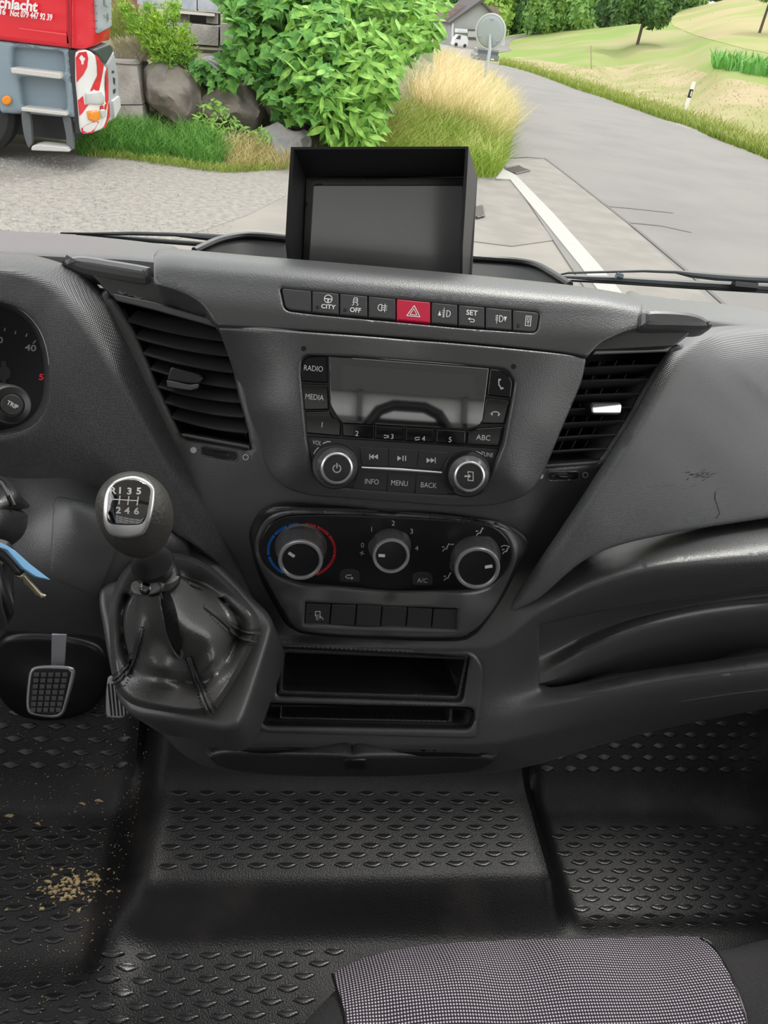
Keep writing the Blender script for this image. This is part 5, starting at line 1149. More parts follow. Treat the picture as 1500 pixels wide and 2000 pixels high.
sheet('gravel_yard', [(-400, 520), (-300, 300), (-100, 290), (180, 300), (300, 315), (440, 332), (540, 330), (560, 380), (480, 420), (330, 470), (250, 520)], gravel_m, -.008, kind='structure')
sheet('road', [(1700, 1100), (1590, 346), (1500, 312), (1300, 235), (1100, 165), (1040, 143), (985, 128), (950, 122), (905, 112), (880, 112), (930, 135), (968, 165), (985, 200), (995, 235), (990, 290), (985, 325), (1180, 620), (1300, 1000)], asph, .004, kind='structure')
sheet('road_patch', [(985, 322), (1065, 310), (1120, 350), (1190, 405), (1340, 545), (1440, 640), (1350, 700), (1200, 600), (1160, 530)], asph2, .009, kind='structure')
sheet('yard_patch', [(930, 352), (1000, 352), (1060, 440), (1085, 468), (1000, 480), (920, 470)], asph2, -.002, kind='structure')
line_m = mat('road_paint', (.45, .44, .41), .8, noise=(30, (.36, .34, .32), .60, .72, 6))
sheet('white_line', [(984, 330), (1004, 340), (1082, 420), (1170, 520), (1235, 600), (1190, 600), (1132, 520), (1058, 428), (996, 352), (968, 350)], line_m, .014); tag(bpy.data.objects['white_line'], 'white painted line along the yard exit at the road edge', 'road marking')
crk = mat('tar_joint', (.15, .14, .13), .8)
def gstrip(name, px, w, m, dz):
    P = np.array([G0(x, y) for x, y in px]); P[:, 2] += dz; mb = MB()
    for a, b in zip(P[:-1], P[1:]):
        t_ = (b-a)/np.linalg.norm(b-a); n_ = np.array([-t_[1], t_[0], 0])*w/2; mb.add([a-n_, b-n_, b+n_, a+n_], [(0, 1, 2, 3)])
    o = mb.build(name, m, None, smooth=False, kind='structure'); return o
gstrip('road_joint', [(1065, 311), (1110, 345), (1190, 408), (1250, 455), (1340, 530), (1440, 620)], .05, crk, .014)
gstrip('road_joint', [(1185, 404), (1230, 408), (1315, 417)], .035, crk, .014)
gstrip('road_joint', [(1228, 436), (1290, 442), (1350, 455)], .035, crk, .014)
gstrip('road_joint', [(990, 310), (1030, 308), (1065, 311)], .05, crk, .014)
# drain grates
gm_ = mat('grate_iron', (.16, .14, .13), .7)
for (q, nm) in (([(986, 332), (1012, 327), (1034, 336), (1006, 342)], 'cast iron drain grate beside the top of the white line'), ([(925, 408), (941, 406), (944, 424), (930, 428)], 'rusty drain grate in the yard just beside the dash monitor')):
    P = np.array([G0(x, y) for x, y in q]); P[:, 2] += .02; g = thing('drain_grate', nm, 'drain', P.mean(0), 'drain grates in the yard')
    for k in range(7):
        f = (k+.5)/7; a = P[0]+(P[1]-P[0])*f; b = P[3]+(P[2]-P[3])*f; MB().add(*tube([a, b], .016, 4)).build('grate_bar', gm_, g)
    MB().add(*tube(P, .02, 4, closed=True)).build('grate_frame', gm_, g)
# loose stones on the gravel
mb = MB(); ico = np.array([(0, 0, 1), (.9, 0, .2), (-.3, .85, .1), (-.6, -.6, .2), (.3, -.8, -.1), (.1, .1, -.6)]); icf = [(0, 1, 2), (0, 2, 3), (0, 3, 4), (0, 4, 1), (1, 5, 2), (2, 5, 3), (3, 5, 4), (4, 5, 1)]
for k in range(5200):
    px = RNG.uniform(-20, 470)*RNG.uniform(.5, 1); py = RNG.uniform(305, 470); P = G0(px, py); s = RNG.uniform(.005, .017)*(1.6 if RNG.rand() < .05 else 1); a = RNG.uniform(0, 6.28); c, n_ = math.cos(a), math.sin(a)
    q = ico*RNG.uniform(.6, 1.3, (6, 1))*s; q = np.stack([q[:, 0]*c-q[:, 1]*n_, q[:, 0]*n_+q[:, 1]*c, q[:, 2]*.7], -1); mb.add(q+P+np.array([0, 0, -.01]), icf)
mb.build('loose_gravel', mat('gravel_stone', (.44, .41, .36), .9, noise=(9, (.26, .25, .24), .4, .6, 2)), None, smooth=False, kind='stuff'); tag(bpy.data.objects['loose_gravel'], 'loose pale gravel stones strewn over the yard by the truck', 'gravel')

# ---- field right of the road
S_fd = Surf([('z', 1590, 346, GZ), ('z', 1500, 312, GZ), ('z', 1400, 272, GZ), ('z', 1300, 235, GZ), ('z', 1200, 200, GZ), ('z', 1100, 165, GZ), ('z', 1040, 143, GZ), ('z', 985, 128, GZ), ('z', 930, 116, GZ), ('z', 1337, 216, GZ+.05), ('z', 1500, 260, GZ+.15), ('z', 1200, 160, GZ+.1),
    ('d', 1155, 135, 48), ('d', 1100, 105, 66), ('d', 1245, 85, 66), ('d', 1400, 130, 40), ('d', 1500, 150, 36), ('d', 1600, 170, 34), ('d', 1500, 62, 62), ('d', 1400, 18, 100), ('d', 1500, -5, 100), ('d', 1600, -20, 100), ('d', 1320, 45, 92), ('d', 1180, 56, 98), ('d', 1100, 62, 100), ('d', 1000, 70, 104), ('d', 1000, 95, 82), ('d', 920, 98, 80), ('d', 860, 98, 76), ('d', 1350, 90, 60)])
grass_m = mat('meadow_green', (.21, .30, .05), .9, noise=(.09, (.33, .31, .13), .45, .62, 6))
mown = mat('meadow_mown', (.29, .29, .10), .9, noise=(.35, (.42, .34, .19), .42, .62, 7))
fld = [(1600, 348), (1500, 311), (1400, 271), (1300, 234), (1200, 199), (1100, 164), (1040, 142), (985, 127), (950, 120), (900, 108), (830, 104), (800, 92), (880, 90), (985, 70), (1050, 62), (1180, 54), (1300, 40), (1330, 20), (1400, 4), (1450, -12), (1600, -60)]
shell('field', fld, S_fd, grass_m, None, bevel=0, thick=.3, step=16, kind='structure')
shell('field_mown_strip', spline([(1600, 346), (1500, 308), (1400, 268), (1300, 231), (1200, 196), (1100, 161), (1000, 130), (970, 122), (1010, 112), (1080, 122), (1160, 132), (1250, 125), (1330, 130), (1400, 148), (1500, 168), (1600, 190)], True, 12), S_fd, mown, None, bevel=0, thick=.02, off=.02, step=16, kind='structure')
shell('field_dry_slope', spline([(1310, 44), (1335, 22), (1400, 4), (1450, -10), (1600, -55), (1600, 110), (1480, 100), (1420, 86), (1350, 66)], True, 12), S_fd, mat('dry_slope', (.40, .34, .16), .9, noise=(.12, (.29, .32, .09), .42, .6, 6)), None, bevel=0, thick=.02, off=.02, step=16, kind='structure')
shell('far_lane', spline([(900, 100), (975, 93), (984, 82), (996, 73), (1050, 64), (1058, 66), (1010, 75), (996, 83), (993, 93), (1000, 99), (960, 104)], True, 6), S_fd, asph, None, bevel=0, thick=.05, off=.06, step=10, kind='structure')

def blades(name, label, pts, hgt, wid, lean, m, cat='grass', dirs=None):
    """pts: world points; each gets a curved blade"""
    n = len(pts); a = RNG.uniform(0, 2*math.pi, n); h = hgt*RNG.uniform(.6, 1.2, n)
    ln = np.stack([np.cos(a), np.sin(a), np.zeros(n)], -1)*(h*lean*RNG.uniform(.3, 1.3, n))[:, None]
    if dirs is not None: ln = ln+np.array(dirs)*h[:, None]
    b = RNG.uniform(0, 2*math.pi, n); w = np.stack([np.cos(b)*.4+.7, np.sin(b)*.4, np.zeros(n)], -1)*(wid/2)
    up = np.zeros((n, 3)); up[:, 2] = h
    V = np.stack([pts-w, pts+w, pts+ln*.35+up*.55+w*.7, pts+ln*.35+up*.55-w*.7, pts+ln+up*.98], 1).reshape(-1, 3)
    Fc = []
    for i in range(n): k = i*5; Fc += [(k, k+1, k+2, k+3), (k+3, k+2, k+4)]
    o = mesh(name, V, Fc, m, None, smooth='keep' and False, kind='stuff'); tag(o, label, cat); return o
def hgrad(name, lo, hi, z0, z1, nz=None):
    """plant colour running from its base colour to its tip colour by height, with clumpy variation"""
    m = mat(name, lo, .8); t = m.node_tree; b = t.nodes['Principled BSDF']; co = t.nodes.new('ShaderNodeTexCoord'); s = t.nodes.new('ShaderNodeSeparateXYZ'); t.links.new(co.outputs['Object'], s.inputs[0])
    r = t.nodes.new('ShaderNodeMapRange'); r.inputs['From Min'].default_value = z0; r.inputs['From Max'].default_value = z1; t.links.new(s.outputs[2], r.inputs['Value'])
    n = t.nodes.new('ShaderNodeTexNoise'); n.inputs['Scale'].default_value = nz or 2; t.links.new(co.outputs['Object'], n.inputs['Vector'])
    a = t.nodes.new('ShaderNodeMath'); a.operation = 'ADD'; a.use_clamp = True; t.links.new(r.outputs[0], a.inputs[0]); q = t.nodes.new('ShaderNodeMath'); q.operation = 'MULTIPLY_ADD'; q.inputs[1].default_value = 1.6; q.inputs[2].default_value = -.8
    t.links.new(n.outputs['Fac'], q.inputs[0]); t.links.new(q.outputs[0], a.inputs[1])
    x = t.nodes.new('ShaderNodeMix'); x.data_type = 'RGBA'; x.inputs['A'].default_value = (*lo, 1); x.inputs['B'].default_value = (*hi, 1); t.links.new(a.outputs[0], x.inputs['Factor']); t.links.new(x.outputs['Result'], b.inputs['Base Color'])
    b.inputs['Specular IOR Level'].default_value = .2
    return m
# grass edge along the far side of the road and in the field
P = np.array([G0(x, y) for x, y in zip(RNG.uniform(970, 1540, 9000), np.zeros(9000))]) if False else []
ed = np.array([(985, 128), (1040, 143), (1100, 165), (1200, 200), (1300, 235), (1400, 272), (1500, 312), (1590, 346)], float)
pts = []
for k in range(9000):
    x = RNG.uniform(975, 1560); y = np.interp(x, ed[:, 0], ed[:, 1])-abs(RNG.randn())*(5+(x-970)*.022); pts.append(S_fd.p(float(x), float(y)))
blades('verge_grass', 'fringe of green grass along the far edge of the road', np.array(pts), .30, .035, .8, hgrad('verge_green', (.24, .33, .05), (.42, .44, .15), GZ, GZ+.5, 1))
pts = []
for k in range(2200):
    x = RNG.uniform(985, 1560); lo = np.interp(x, ed[:, 0], ed[:, 1])-8; hi = np.interp(x, [985, 1100, 1300, 1400, 1560], [118, 128, 130, 150, 180]); pts.append(S_fd.p(float(x), float(RNG.uniform(hi, max(hi+2, lo-8)))))
blades('mown_hay', 'pale cut hay lying over the meadow behind the marker post', np.array(pts), .09, .04, 1.3, hgrad('hay', (.52, .43, .25), (.38, .36, .12), GZ-.5, GZ+2, .5), 'hay')
pts = np.array([S_fd.p(float(RNG.uniform(1390, 1590)), 0.+0) for k in range(1)]); pts = []
for k in range(420):
    x = RNG.uniform(1390, 1590); y = 128+(x-1390)*.17+RNG.uniform(-6, 5); pts.append(S_fd.p(float(x), float(y)))
blades('maize_plants', 'row of young green maize at the right edge of the meadow', np.array(pts), .75, .13, .7, mat('maize_green', (.16, .42, .08), .6), 'crop')

# ---- trees
def leafcards(centres, radii, count, size, shape='blob'):
    """count leaf cards through ellipsoids, denser at the outside"""
    C_ = np.array(centres, float); R_ = np.array(radii, float); w = (R_.prod(1))**.67; idx = RNG.choice(len(C_), count, p=w/w.sum())
    d = RNG.randn(count, 3); d /= np.linalg.norm(d, axis=1, keepdims=True); r = RNG.uniform(.45, 1.05, count)**.6
    P = C_[idx]+d*R_[idx]*r[:, None]
    a = RNG.randn(count, 3); a /= np.linalg.norm(a, axis=1, keepdims=True); nrm = d*.7+RNG.randn(count, 3)*.5+np.array([0, -.2, .5]); nrm /= np.linalg.norm(nrm, axis=1, keepdims=True)
    a = a-nrm*(a*nrm).sum(1)[:, None]; a /= np.linalg.norm(a, axis=1, keepdims=True); a[:, 2] -= .5; a /= np.linalg.norm(a, axis=1, keepdims=True); b = np.cross(nrm, a); s = (size*RNG.uniform(.6, 1.35, count))[:, None]
    V = np.stack([P-a*s*.5, P+b*s*.28, P+a*s*.6, P-b*s*.28], 1).reshape(-1, 3)
    return V, [(4*i, 4*i+1, 4*i+2, 4*i+3) for i in range(count)]
def leafmat(name, a, b, sc=1.5):
    m = mat(name, a, .6, noise=(sc, b, .38, .62, 4)); m.node_tree.nodes['Principled BSDF'].inputs['Specular IOR Level'].default_value = .3
    m.node_tree.nodes['Principled BSDF'].inputs['Subsurface Weight'].default_value = 0
    return m
bark = mat('bark', (.10, .08, .06), .9)
def tree(label, px, py, d, hpx, wpx, m, trunkpx=0, n=5000, size=.55, lobes=9, cat='tree', conif=False, name='tree', low=False):
    B = W(float(px), float(py), float(d)); k = d/FPX; H = hpx*k; Wd = wpx*k; tr_ = trunkpx*k
    t = thing(name, label, cat, B)
    up = np.array([0, 0, 1.])
    mesh('trunk', *tube([B-up*.3, B+up*(tr_+H*.3), B+up*H*.8], [max(.12, H*.022), H*.016, H*.004], 8), bark, t)
    cs_, rs = [], []
    for i in range(lobes):
        f = (i+.5)/lobes
        if conif: r = Wd/2*(1-f)*1.0+.2; cs_.append(B+up*(tr_+f*(H-tr_))); rs.append((r, r, (H-tr_)/lobes*.9))
        else:
            a = i*2.4; z = tr_+(H-tr_)*((.06 if low else .22)+(.78 if low else .6)*(i+.5)/lobes); rr = Wd/2*RNG.uniform(.2, .62); cs_.append(B+np.array([math.cos(a)*rr, math.sin(a)*rr, z])); rs.append((Wd*.27, Wd*.27, (H-tr_)*.2))
    if not conif: cs_.append(B+up*(tr_+(H-tr_)*.5)); rs.append((Wd*.36, Wd*.36, (H-tr_)*.40))
    V, Fc = leafcards(cs_, rs, n, size); mesh('crown', V, Fc, m, t, smooth=False)
    # solid inner mass so that the crown is not see-through
    mb = MB()
    for c, r in zip(cs_, rs):
        V, Fc = lathe(c, (0, 0, 1), [(max(r[0]*.8*math.sin(q), .01), -r[2]*.8*math.cos(q)) for q in np.linspace(.05, 3.09, 7)], 10); mb.add(V, Fc)
    mb.build('inner_crown', m, t, smooth=True, sharp=180)
    return t
lm1 = leafmat('leaf_dark', (.07, .15, .045), (.13, .26, .07), .5); lm2 = leafmat('leaf_mid', (.16, .32, .08), (.24, .42, .10), .5); lm3 = leafmat('leaf_bright', (.28, .48, .08), (.38, .56, .12), .5); lm4 = leafmat('leaf_bluish', (.07, .13, .07), (.10, .2, .09), .5)
tree('large dark green tree standing alone on the meadow slope', 1245, 86, 66, 150, 122, lm1, 22, 9000, .5, 12)
tree('tree with a thin leaning trunk cut by the right picture edge of the meadow', 1484, 62, 60, 120, 90, lm2, 40, 3500, .4, 8)
k = 0
for (px, py, d, h, w, m, con, lab) in (
    (864, 92, 96, 150, 60, lm1, True, 'tall dark conifer just left of the grey house'), (842, 100, 100, 170, 60, lm4, True, 'dark conifer behind the walnut shrub, left of the grey house'),
    (905, 84, 115, 110, 55, lm3, False, 'bright green tree rising behind the left roof of the grey house'), (968, 82, 112, 105, 55, lm3, False, 'bright green tree rising behind the right roof of the grey house'),
    (1002, 76, 112, 110, 40, lm1, False, 'dark tree next to the right wall of the grey house'), (1028, 70, 120, 150, 42, lm4, True, 'dark conifer behind the far lane'),
    (1055, 72, 104, 110, 62, lm2, False, 'mid green roundish tree with a short trunk by the far lane'), (1085, 64, 125, 160, 50, lm1, True, 'tall conifer between the two roundish meadow trees'),
    (1112, 66, 102, 105, 66, lm2, False, 'roundish tree with a dark trunk at the meadow edge'), (1150, 60, 118, 130, 62, lm4, False, 'broad dark tree of the forest edge beside the lone tree'),
    (1185, 58, 116, 120, 60, lm1, False, 'forest tree partly behind the lone meadow tree'), (1290, 42, 120, 60, 70, lm1, False, 'low forest tree on the crest beside the lone tree'), (1345, 22, 130, 45, 70, lm2, False, 'low tree on the crest above the dry slope'), (1400, 6, 135, 40, 70, lm1, False, 'tree top behind the crest of the dry slope')):
    tree(lab, px, py, d, h*(1.25 if con else 1.45), w*1.3, m, 4 if con else 5, 4600, .8, 11, conif=con, low=True)

tree_row = [(1015, 60, 135, 170, 70), (1070, 60, 140, 190, 80), (1130, 56, 140, 180, 80), (1180, 52, 138, 170, 80), (1230, 46, 140, 150, 80), (1330, 22, 145, 90, 80), (800, 90, 130, 190, 90), (890, 70, 150, 150, 90), (960, 70, 150, 140, 80)]
for i_, (px, py, d, h, w) in enumerate(tree_row): tree(['tall forest tree in the second row above the far lane', 'very tall forest tree behind the two roundish meadow trees', 'forest tree filling the gap behind the tree with dark trunk', 'forest tree behind the left half of the lone tree', 'forest tree behind the crown of the lone tree', 'forest tree behind the crest of the slope', 'tree hidden mostly behind the walnut shrub', 'tree far behind the left part of the house roof', 'tree far behind the right part of the house roof'][i_], px, py, d, h, w, lm4 if i_ % 2 else lm1, 1, 4600, 1.1, 11, low=True)
# ---- grey house
hd = 82.; hs = hd/FPX; HB = W(882., 95., hd); hx = np.array([1., .05, 0]); hx /= np.linalg.norm(hx); hy = np.array([-.05, 1, 0]); hz = np.array([0, 0, 1.])
def hp(px, py, back=0): # point on the front plane of the house
    r = rays(float(px), float(py)); n_ = np.cross(hx, hz); return EYE+r*(((HB-EYE) @ n_)/(r @ n_))+hy*back
def hpoly(name, px, m, t, th, b=0, **k):
    A = np.array([hp(x, y, b) for x, y in px]); B = A+hy*th; n = len(A); loc = np.stack([(A-HB) @ hx, A[:, 2]], -1); tri = tessellate_polygon([[Vector((*q, 0)) for q in loc]])
    return mesh(name, np.r_[A, B], [tuple(t_) for t_ in tri]+[tuple(n+i for i in t_) for t_ in tri]+[(i, (i+1) % n, n+(i+1) % n, n+i) for i in range(n)], m, t, smooth=False, **k)
hwall = mat('house_grey', (.40, .41, .42), .9, noise=(.6, (.36, .37, .38), .4, .6)); hroof = mat('house_roof', (.34, .25, .23), .9, noise=(3, (.28, .21, .20), .4, .6)); hdark = mat('house_dark', (.10, .09, .09), .8)
ho = thing('house', 'grey gabled house with red-brown roof at the far end of the road', 'house', HB)
hpoly('wall', [(880, 97), (884, 40), (938, 4), (983, 50), (986, 97)], hwall, ho, 9)
hpoly('roof', [(878, 8), (984, 14), (986, 52), (876, 42)], hroof, ho, 4, 2.2)
hpoly('gable_roof', [(877, 43), (938, -1), (985, 50), (985, 54), (938, 5), (877, 47)], hdark, ho, 9.4, -.5)
hpoly('base_band', [(885, 71), (985, 71), (986, 97), (881, 97)], mat('house_light', (.62, .62, .62), .9), ho, .1, -.08)
hpoly('door', [(913, 60), (946, 61), (946, 94), (912, 94)], mat('garage_door', (.52, .50, .49), .8), ho, .1, -.2)
hpoly('door_lintel', [(912, 57), (950, 58), (950, 61), (912, 60)], hdark, ho, .2, -.25)
hpoly('window', [(914, 72), (937, 73), (937, 78), (914, 77)], hdark, ho, .1, -.3)
hpoly('window', [(900, 71), (911, 72), (911, 77), (900, 76)], hdark, ho, .1, -.3)
hpoly('name_board', [(887, 55), (912, 57), (912, 64), (887, 63)], mat('board_white', (.8, .8, .8), .8), ho, .1, -.3)
hpoly('board_print', [(893, 58.6), (909, 60), (909, 61.4), (893, 60.4)], grey_p, ho, .02, -.33)
hpoly('downpipe', [(882, 45), (885, 45), (884, 95), (881, 95)], mat('pipe_white', (.7, .7, .68), .6), ho, .2, -.3)
# parked white van
va = thing('parked_van', 'small white van parked before the wall of the grey house', 'van', W(899., 93., 77))
vb = W(899., 91., 77.)
def vpoly(name, P, m, t, th=1.6): return mesh(name, *prism(P, (1, 0, 0), (0, 0, 1), (0, 1, 0), vb, th), m, t, smooth=False)
vpoly('body', [(-.75, .1), (.7, .1), (.72, .55), (.5, .95), (-.35, .98), (-.65, .6)], mat('van_white', (.75, .75, .75), .4), va)
vpoly('windscreen', [(-.58, .6), (-.34, .93), (-.1, .93), (-.1, .6)], hdark, va, -.02)
for x in (-.45, .45): mesh('wheel', *lathe(vb+np.array([x, -.05, .12]), (0, 1, 0), [(.15, 0), (.17, .05), (.17, .2), (.15, .25)], 14), smooth_blk, va)
# dark pick-up
pb = W(951., 127., 56.); pu = thing('parked_pickup', 'dark grey pick-up truck at the roadside behind the traffic mirror pole', 'truck', pb)
def pp(name, P, m, th, dy=0): return mesh(name, *prism(P, (1, 0, 0), (0, 0, 1), (0, 1, 0), pb+np.array([0, dy, 0]), th), m, pu, smooth=False)
pg = mat('pickup_grey', (.20, .22, .24), .4)
pp('body', [(-.8, .28), (.78, .28), (.8, .62), (.76, .66), (-.78, .66), (-.82, .5)], pg, 2.6)
pp('cargo_bed', [(-.78, .66), (.76, .66), (.78, .9), (-.76, .9)], mat('pickup_dark', (.12, .13, .14), .4), 1.4, .3)
pp('roof_bar', [(-.78, .93), (.78, .93), (.78, .99), (-.78, .99)], pg, .3, .3)
pp('bumper', [(-.82, .2), (.8, .2), (.8, .3), (-.82, .3)], smooth_blk, .2, -.15)
pp('number_plate', [(.2, .34), (.45, .34), (.45, .44), (.2, .44)], white_p, .03, -.03)
for x in (-.55, .55): mesh('wheel', *lathe(pb+np.array([x, .1, .16]), (0, 1, 0), [(.15, 0), (.18, .05), (.18, .2), (.15, .25)], 14), smooth_blk, pu)
# ---- traffic mirror on its pole
md = 21.; B = W(940., 215., md*1.02); T1 = W(957., 95., md)
mi = thing('traffic_mirror', 'round traffic mirror seen from its grey back on a slim pole', 'traffic mirror', np.array([T1[0], T1[1], GZ]))
galv = mat('galvanised_steel', (.45, .48, .50), .45, metal=.4); mback = mat('mirror_back', (.40, .46, .47), .6, grain=(60, .01, .3))
ct = W(958., 62., md); PB = np.array([T1[0], T1[1], GZ-.1])
mesh('pole', *tube([PB, T1, ct+np.array([0, .06, 0])], [.045, .045, .04], 12), galv, mi)
nm = EYE-ct; nm = nm/np.linalg.norm(nm)+np.array([-.25, 0, -.1]); nm /= np.linalg.norm(nm)
mesh('mirror_body', *lathe(ct+nm*.0, nm, [(.01, .04), (.30, .04), (.385, .02), (.40, -.02), (.36, -.08), (.01, -.1)], 48), mback, mi, sharp=60)
u_, v_, a_ = basis(nm); mesh('mirror_rim', *tube([ct+(u_*math.cos(q)+v_*math.sin(q))*.405 for q in np.linspace(0, 2*math.pi, 48, endpoint=False)], .028, 8, closed=True), mat('rim_pale', (.58, .62, .62), .5), mi)
for q in (1.57, 3.6, 5.6): P = ct+nm*.05+(u_*math.cos(q)+v_*math.sin(q))*.30; mesh('bolt', *lathe(P, nm, [(.025, -.02), (.025, .015), (.01, .025)], 8), galv, mi)
# ---- marker posts
def marker(px, py, d, hp_, label, tilt=0):
    B = G0(px, py) if d is None else W(float(px), float(py), float(d)); dd = proj(B)[2]; h = hp_*dd/FPX*1.02; t = thing('marker_post', label, 'marker post', B, 'roadside marker posts')
    pr = [(-.055, -.03), (.055, -.03), (.065, .02), (0, .06), (-.065, .02)]; ax = np.array([tilt, 0, 1]); s = h/1.05
    for a, b, m, nm in ((-.05, .48*h, white_post, 'post'), (.48*h, .76*h, black_post, 'black_band'), (.76*h, h, white_post, 'post_top')):
        V = []; 
        for z in (a, b):
            for x, y in pr: V.append(B+np.array([x*s*1.15, y*s, 0])+ax*z)
        mesh(nm, V, [(i, (i+1) % 5, 5+(i+1) % 5, 5+i) for i in range(5)]+[(0, 1, 2, 3, 4), (9, 8, 7, 6, 5)], m, t, smooth=False)
    P = B+ax*h*.62+np.array([.01, -.045*s, 0]); mesh('reflector', *box(P, (.05*s, .012, .18*s)), mat('reflector', (.7, .72, .75), .2) if 'reflector' not in bpy.data.materials else bpy.data.materials['reflector'], t)
white_post = mat('post_white', (.85, .85, .83), .6); black_post = mat('post_black', (.015, .015, .018), .6)
marker(1337, 219, None, 51, 'white marker post with a black band standing in the mown grass', .02)
marker(925, 121, 60, 24, 'small distant white marker post left of the dark pick-up', 0)
marker(992, 68, 100, 8, 'tiny white marker post by the far lane below the forest', 0)
sk = thing('fence_stake', 'thin weathered wooden stake standing in the meadow', 'stake', S_fd.p(1155., 134.))
mesh('stake', *tube([S_fd.p(1155., 134.), W(1154., 90., float(S_fd.d(1155., 134.)))], .045, 6), mat('old_wood', (.34, .27, .18), .9), sk)

# ---- tall grass bank between shrub and road
S_bk = Surf([('z', 975, 345, GZ), ('z', 905, 342, GZ), ('z', 840, 330, GZ), ('z', 740, 325, GZ), ('z', 997, 280, GZ), ('z', 998, 235, GZ), ('z', 985, 195, GZ), ('z', 965, 160, GZ), ('z', 930, 133, GZ), ('z', 880, 112, GZ), ('d', 760, 260, 12.8), ('d', 860, 230, 15.5), ('d', 900, 180, 21), ('d', 860, 130, 27), ('d', 800, 180, 18), ('d', 760, 150, 18), ('d', 860, 108, 45), ('d', 700, 200, 15)])
shell('bank', spline([(975, 345), (905, 342), (830, 332), (700, 322), (680, 200), (740, 130), (830, 105), (880, 112), (930, 134), (965, 162), (985, 196), (997, 236), (997, 282)], True, 14), S_bk, mat('bank_soil', (.22, .24, .07), .95), None, bevel=0, thick=.2, off=-.02, step=16, kind='structure')
pin = spline([(970, 345), (905, 342), (830, 332), (720, 320), (720, 200), (790, 130), (860, 108), (925, 134), (960, 162), (978, 196), (990, 236), (992, 282)], True, 14)
def scat(poly, n, surf, bias=1.0):
    lo, hi = poly.min(0), poly.max(0); out = []
    while len(out) < n:
        q = RNG.uniform(lo, hi, (n*2, 2)); q = q[inside(q, poly)]; out += list(q)
    q = np.array(out[:n]); return surf.p(q[:, 0], q[:, 1])
P1 = scat(pin, 15000, S_bk); blades('bank_grass', 'lush yellow-green grass covering the bank beside the road', P1, .42, .016, 1.1, hgrad('bank_green', (.28, .40, .06), (.66, .62, .24), GZ+.1, GZ+1.3, 1.5))
hi_ = spline([(988, 280), (960, 300), (900, 260), (850, 250), (790, 215), (790, 165), (850, 132), (900, 140), (935, 155), (960, 180), (980, 205), (993, 240)], True, 14)
P2 = scat(hi_, 11000, S_bk); blades('dry_seed_grass', 'tall straw-coloured seeding grass along the top of the bank', P2, .72, .016, .6, hgrad('straw', (.55, .56, .18), (.95, .80, .50), GZ+.1, GZ+.9, 1.2), dirs=(.18, 0, 0))

# ---- slope, blocks and boulders left
S_sl = Surf([('z', -100, 285, GZ), ('z', 180, 302, GZ), ('z', 300, 317, GZ), ('z', 440, 335, GZ), ('z', 560, 328, GZ), ('z', 700, 322, GZ), ('z', 860, 335, GZ), ('d', 180, 120, 12.4), ('d', 300, 120, 12.4), ('d', 450, 120, 12.6), ('d', 700, 150, 13.6), ('d', 860, 200, 15), ('d', 300, 250, 11.8), ('d', 500, 250, 11.9), ('d', 300, 0, 14.5), ('d', 600, 0, 15), ('d', 850, 60, 19), ('d', 0, 0, 15), ('d', 700, 260, 12.6)])
shell('slope', [(-200, 283), (0, 292), (180, 301), (300, 316), (440, 334), (560, 328), (700, 322), (830, 332), (850, 250), (850, 60), (840, -60), (400, -120), (-200, -120)], S_sl, mat('slope_soil', (.30, .26, .17), .95, noise=(2, (.13, .16, .06), .4, .6, 6)), None, bevel=0, thick=.3, off=-.10, step=30, kind='structure')
rock_m = mat('boulder_rock', (.27, .24, .20), .9, grain=(6, .05, .8), noise=(2.5, (.17, .155, .135), .4, .62, 8)); rock_l = mat('boulder_pale', (.42, .41, .40), .9, grain=(6, .05, .8), noise=(3, (.30, .30, .30), .4, .62, 8))
def boulder(label, poly, d, m, fat=.45, grp='boulders of the bank'):
    """rounded rock whose outline is the seen one and whose back is buried in the slope"""
    p = np.array(spline(poly, True, 10)); c = p.mean(0); R_ = []; k = len(p); V = []; rows = 7
    for j in range(rows*2+1):
        f = math.sin(math.pi*(j+.4)/(rows*2+.8)); zz = -math.cos(math.pi*(j+.4)/(rows*2+.8)); q = c+(p-c)*(f**.6)
        rad = math.sqrt(abs((p-c).prod(1)).mean())*1.2*d/FPX
        jit = 1+.0*q[:, 0]
        dd = d+zz*rad*fat*2*jit+.05*np.sin(q[:, 0]*.09+j)+.04*np.cos(q[:, 1]*.12+j*.7); V.append(W(q[:, 0], q[:, 1], dd))
    V = np.concatenate(V); mm = rows*2+1
    V = V+np.array([mnoise.noise_vector(Vector(q)*2.2)*.13+mnoise.noise_vector(Vector(q)*6)*.04 for q in V]); o = mesh('boulder', V, [(j*k+i, j*k+(i+1) % k, (j+1)*k+(i+1) % k, (j+1)*k+i) for j in range(mm-1) for i in range(k)]+[tuple(range(k))[::-1], tuple((mm-1)*k+i for i in range(k))], m, None, loc=W(float(c[0]), float(p[:, 1].max()), d), sharp=50)
    tag(o, label, 'boulder', grp)
boulder('big brown boulder right beside the upright concrete blocks', [(288, 128), (310, 118), (345, 122), (372, 140), (392, 175), (398, 200), (385, 235), (365, 250), (345, 250), (318, 225), (296, 195), (284, 160)], 11.9, rock_m)
boulder('rounded brown boulder with a light vein behind the tall weeds', [(398, 180), (425, 165), (460, 166), (495, 182), (514, 205), (514, 228), (490, 252), (450, 250), (410, 235), (395, 210)], 12.0, rock_m)
boulder('pale grey boulder at the foot of the bank, left of the dash monitor', [(505, 262), (525, 248), (560, 246), (600, 255), (612, 290), (600, 322), (560, 328), (525, 320), (508, 295)], 11.6, rock_l)
boulder('small grey boulder on top of the others below the concrete trough', [(372, 122), (400, 112), (435, 114), (452, 130), (440, 152), (405, 162), (380, 158), (368, 140)], 12.4, rock_l)
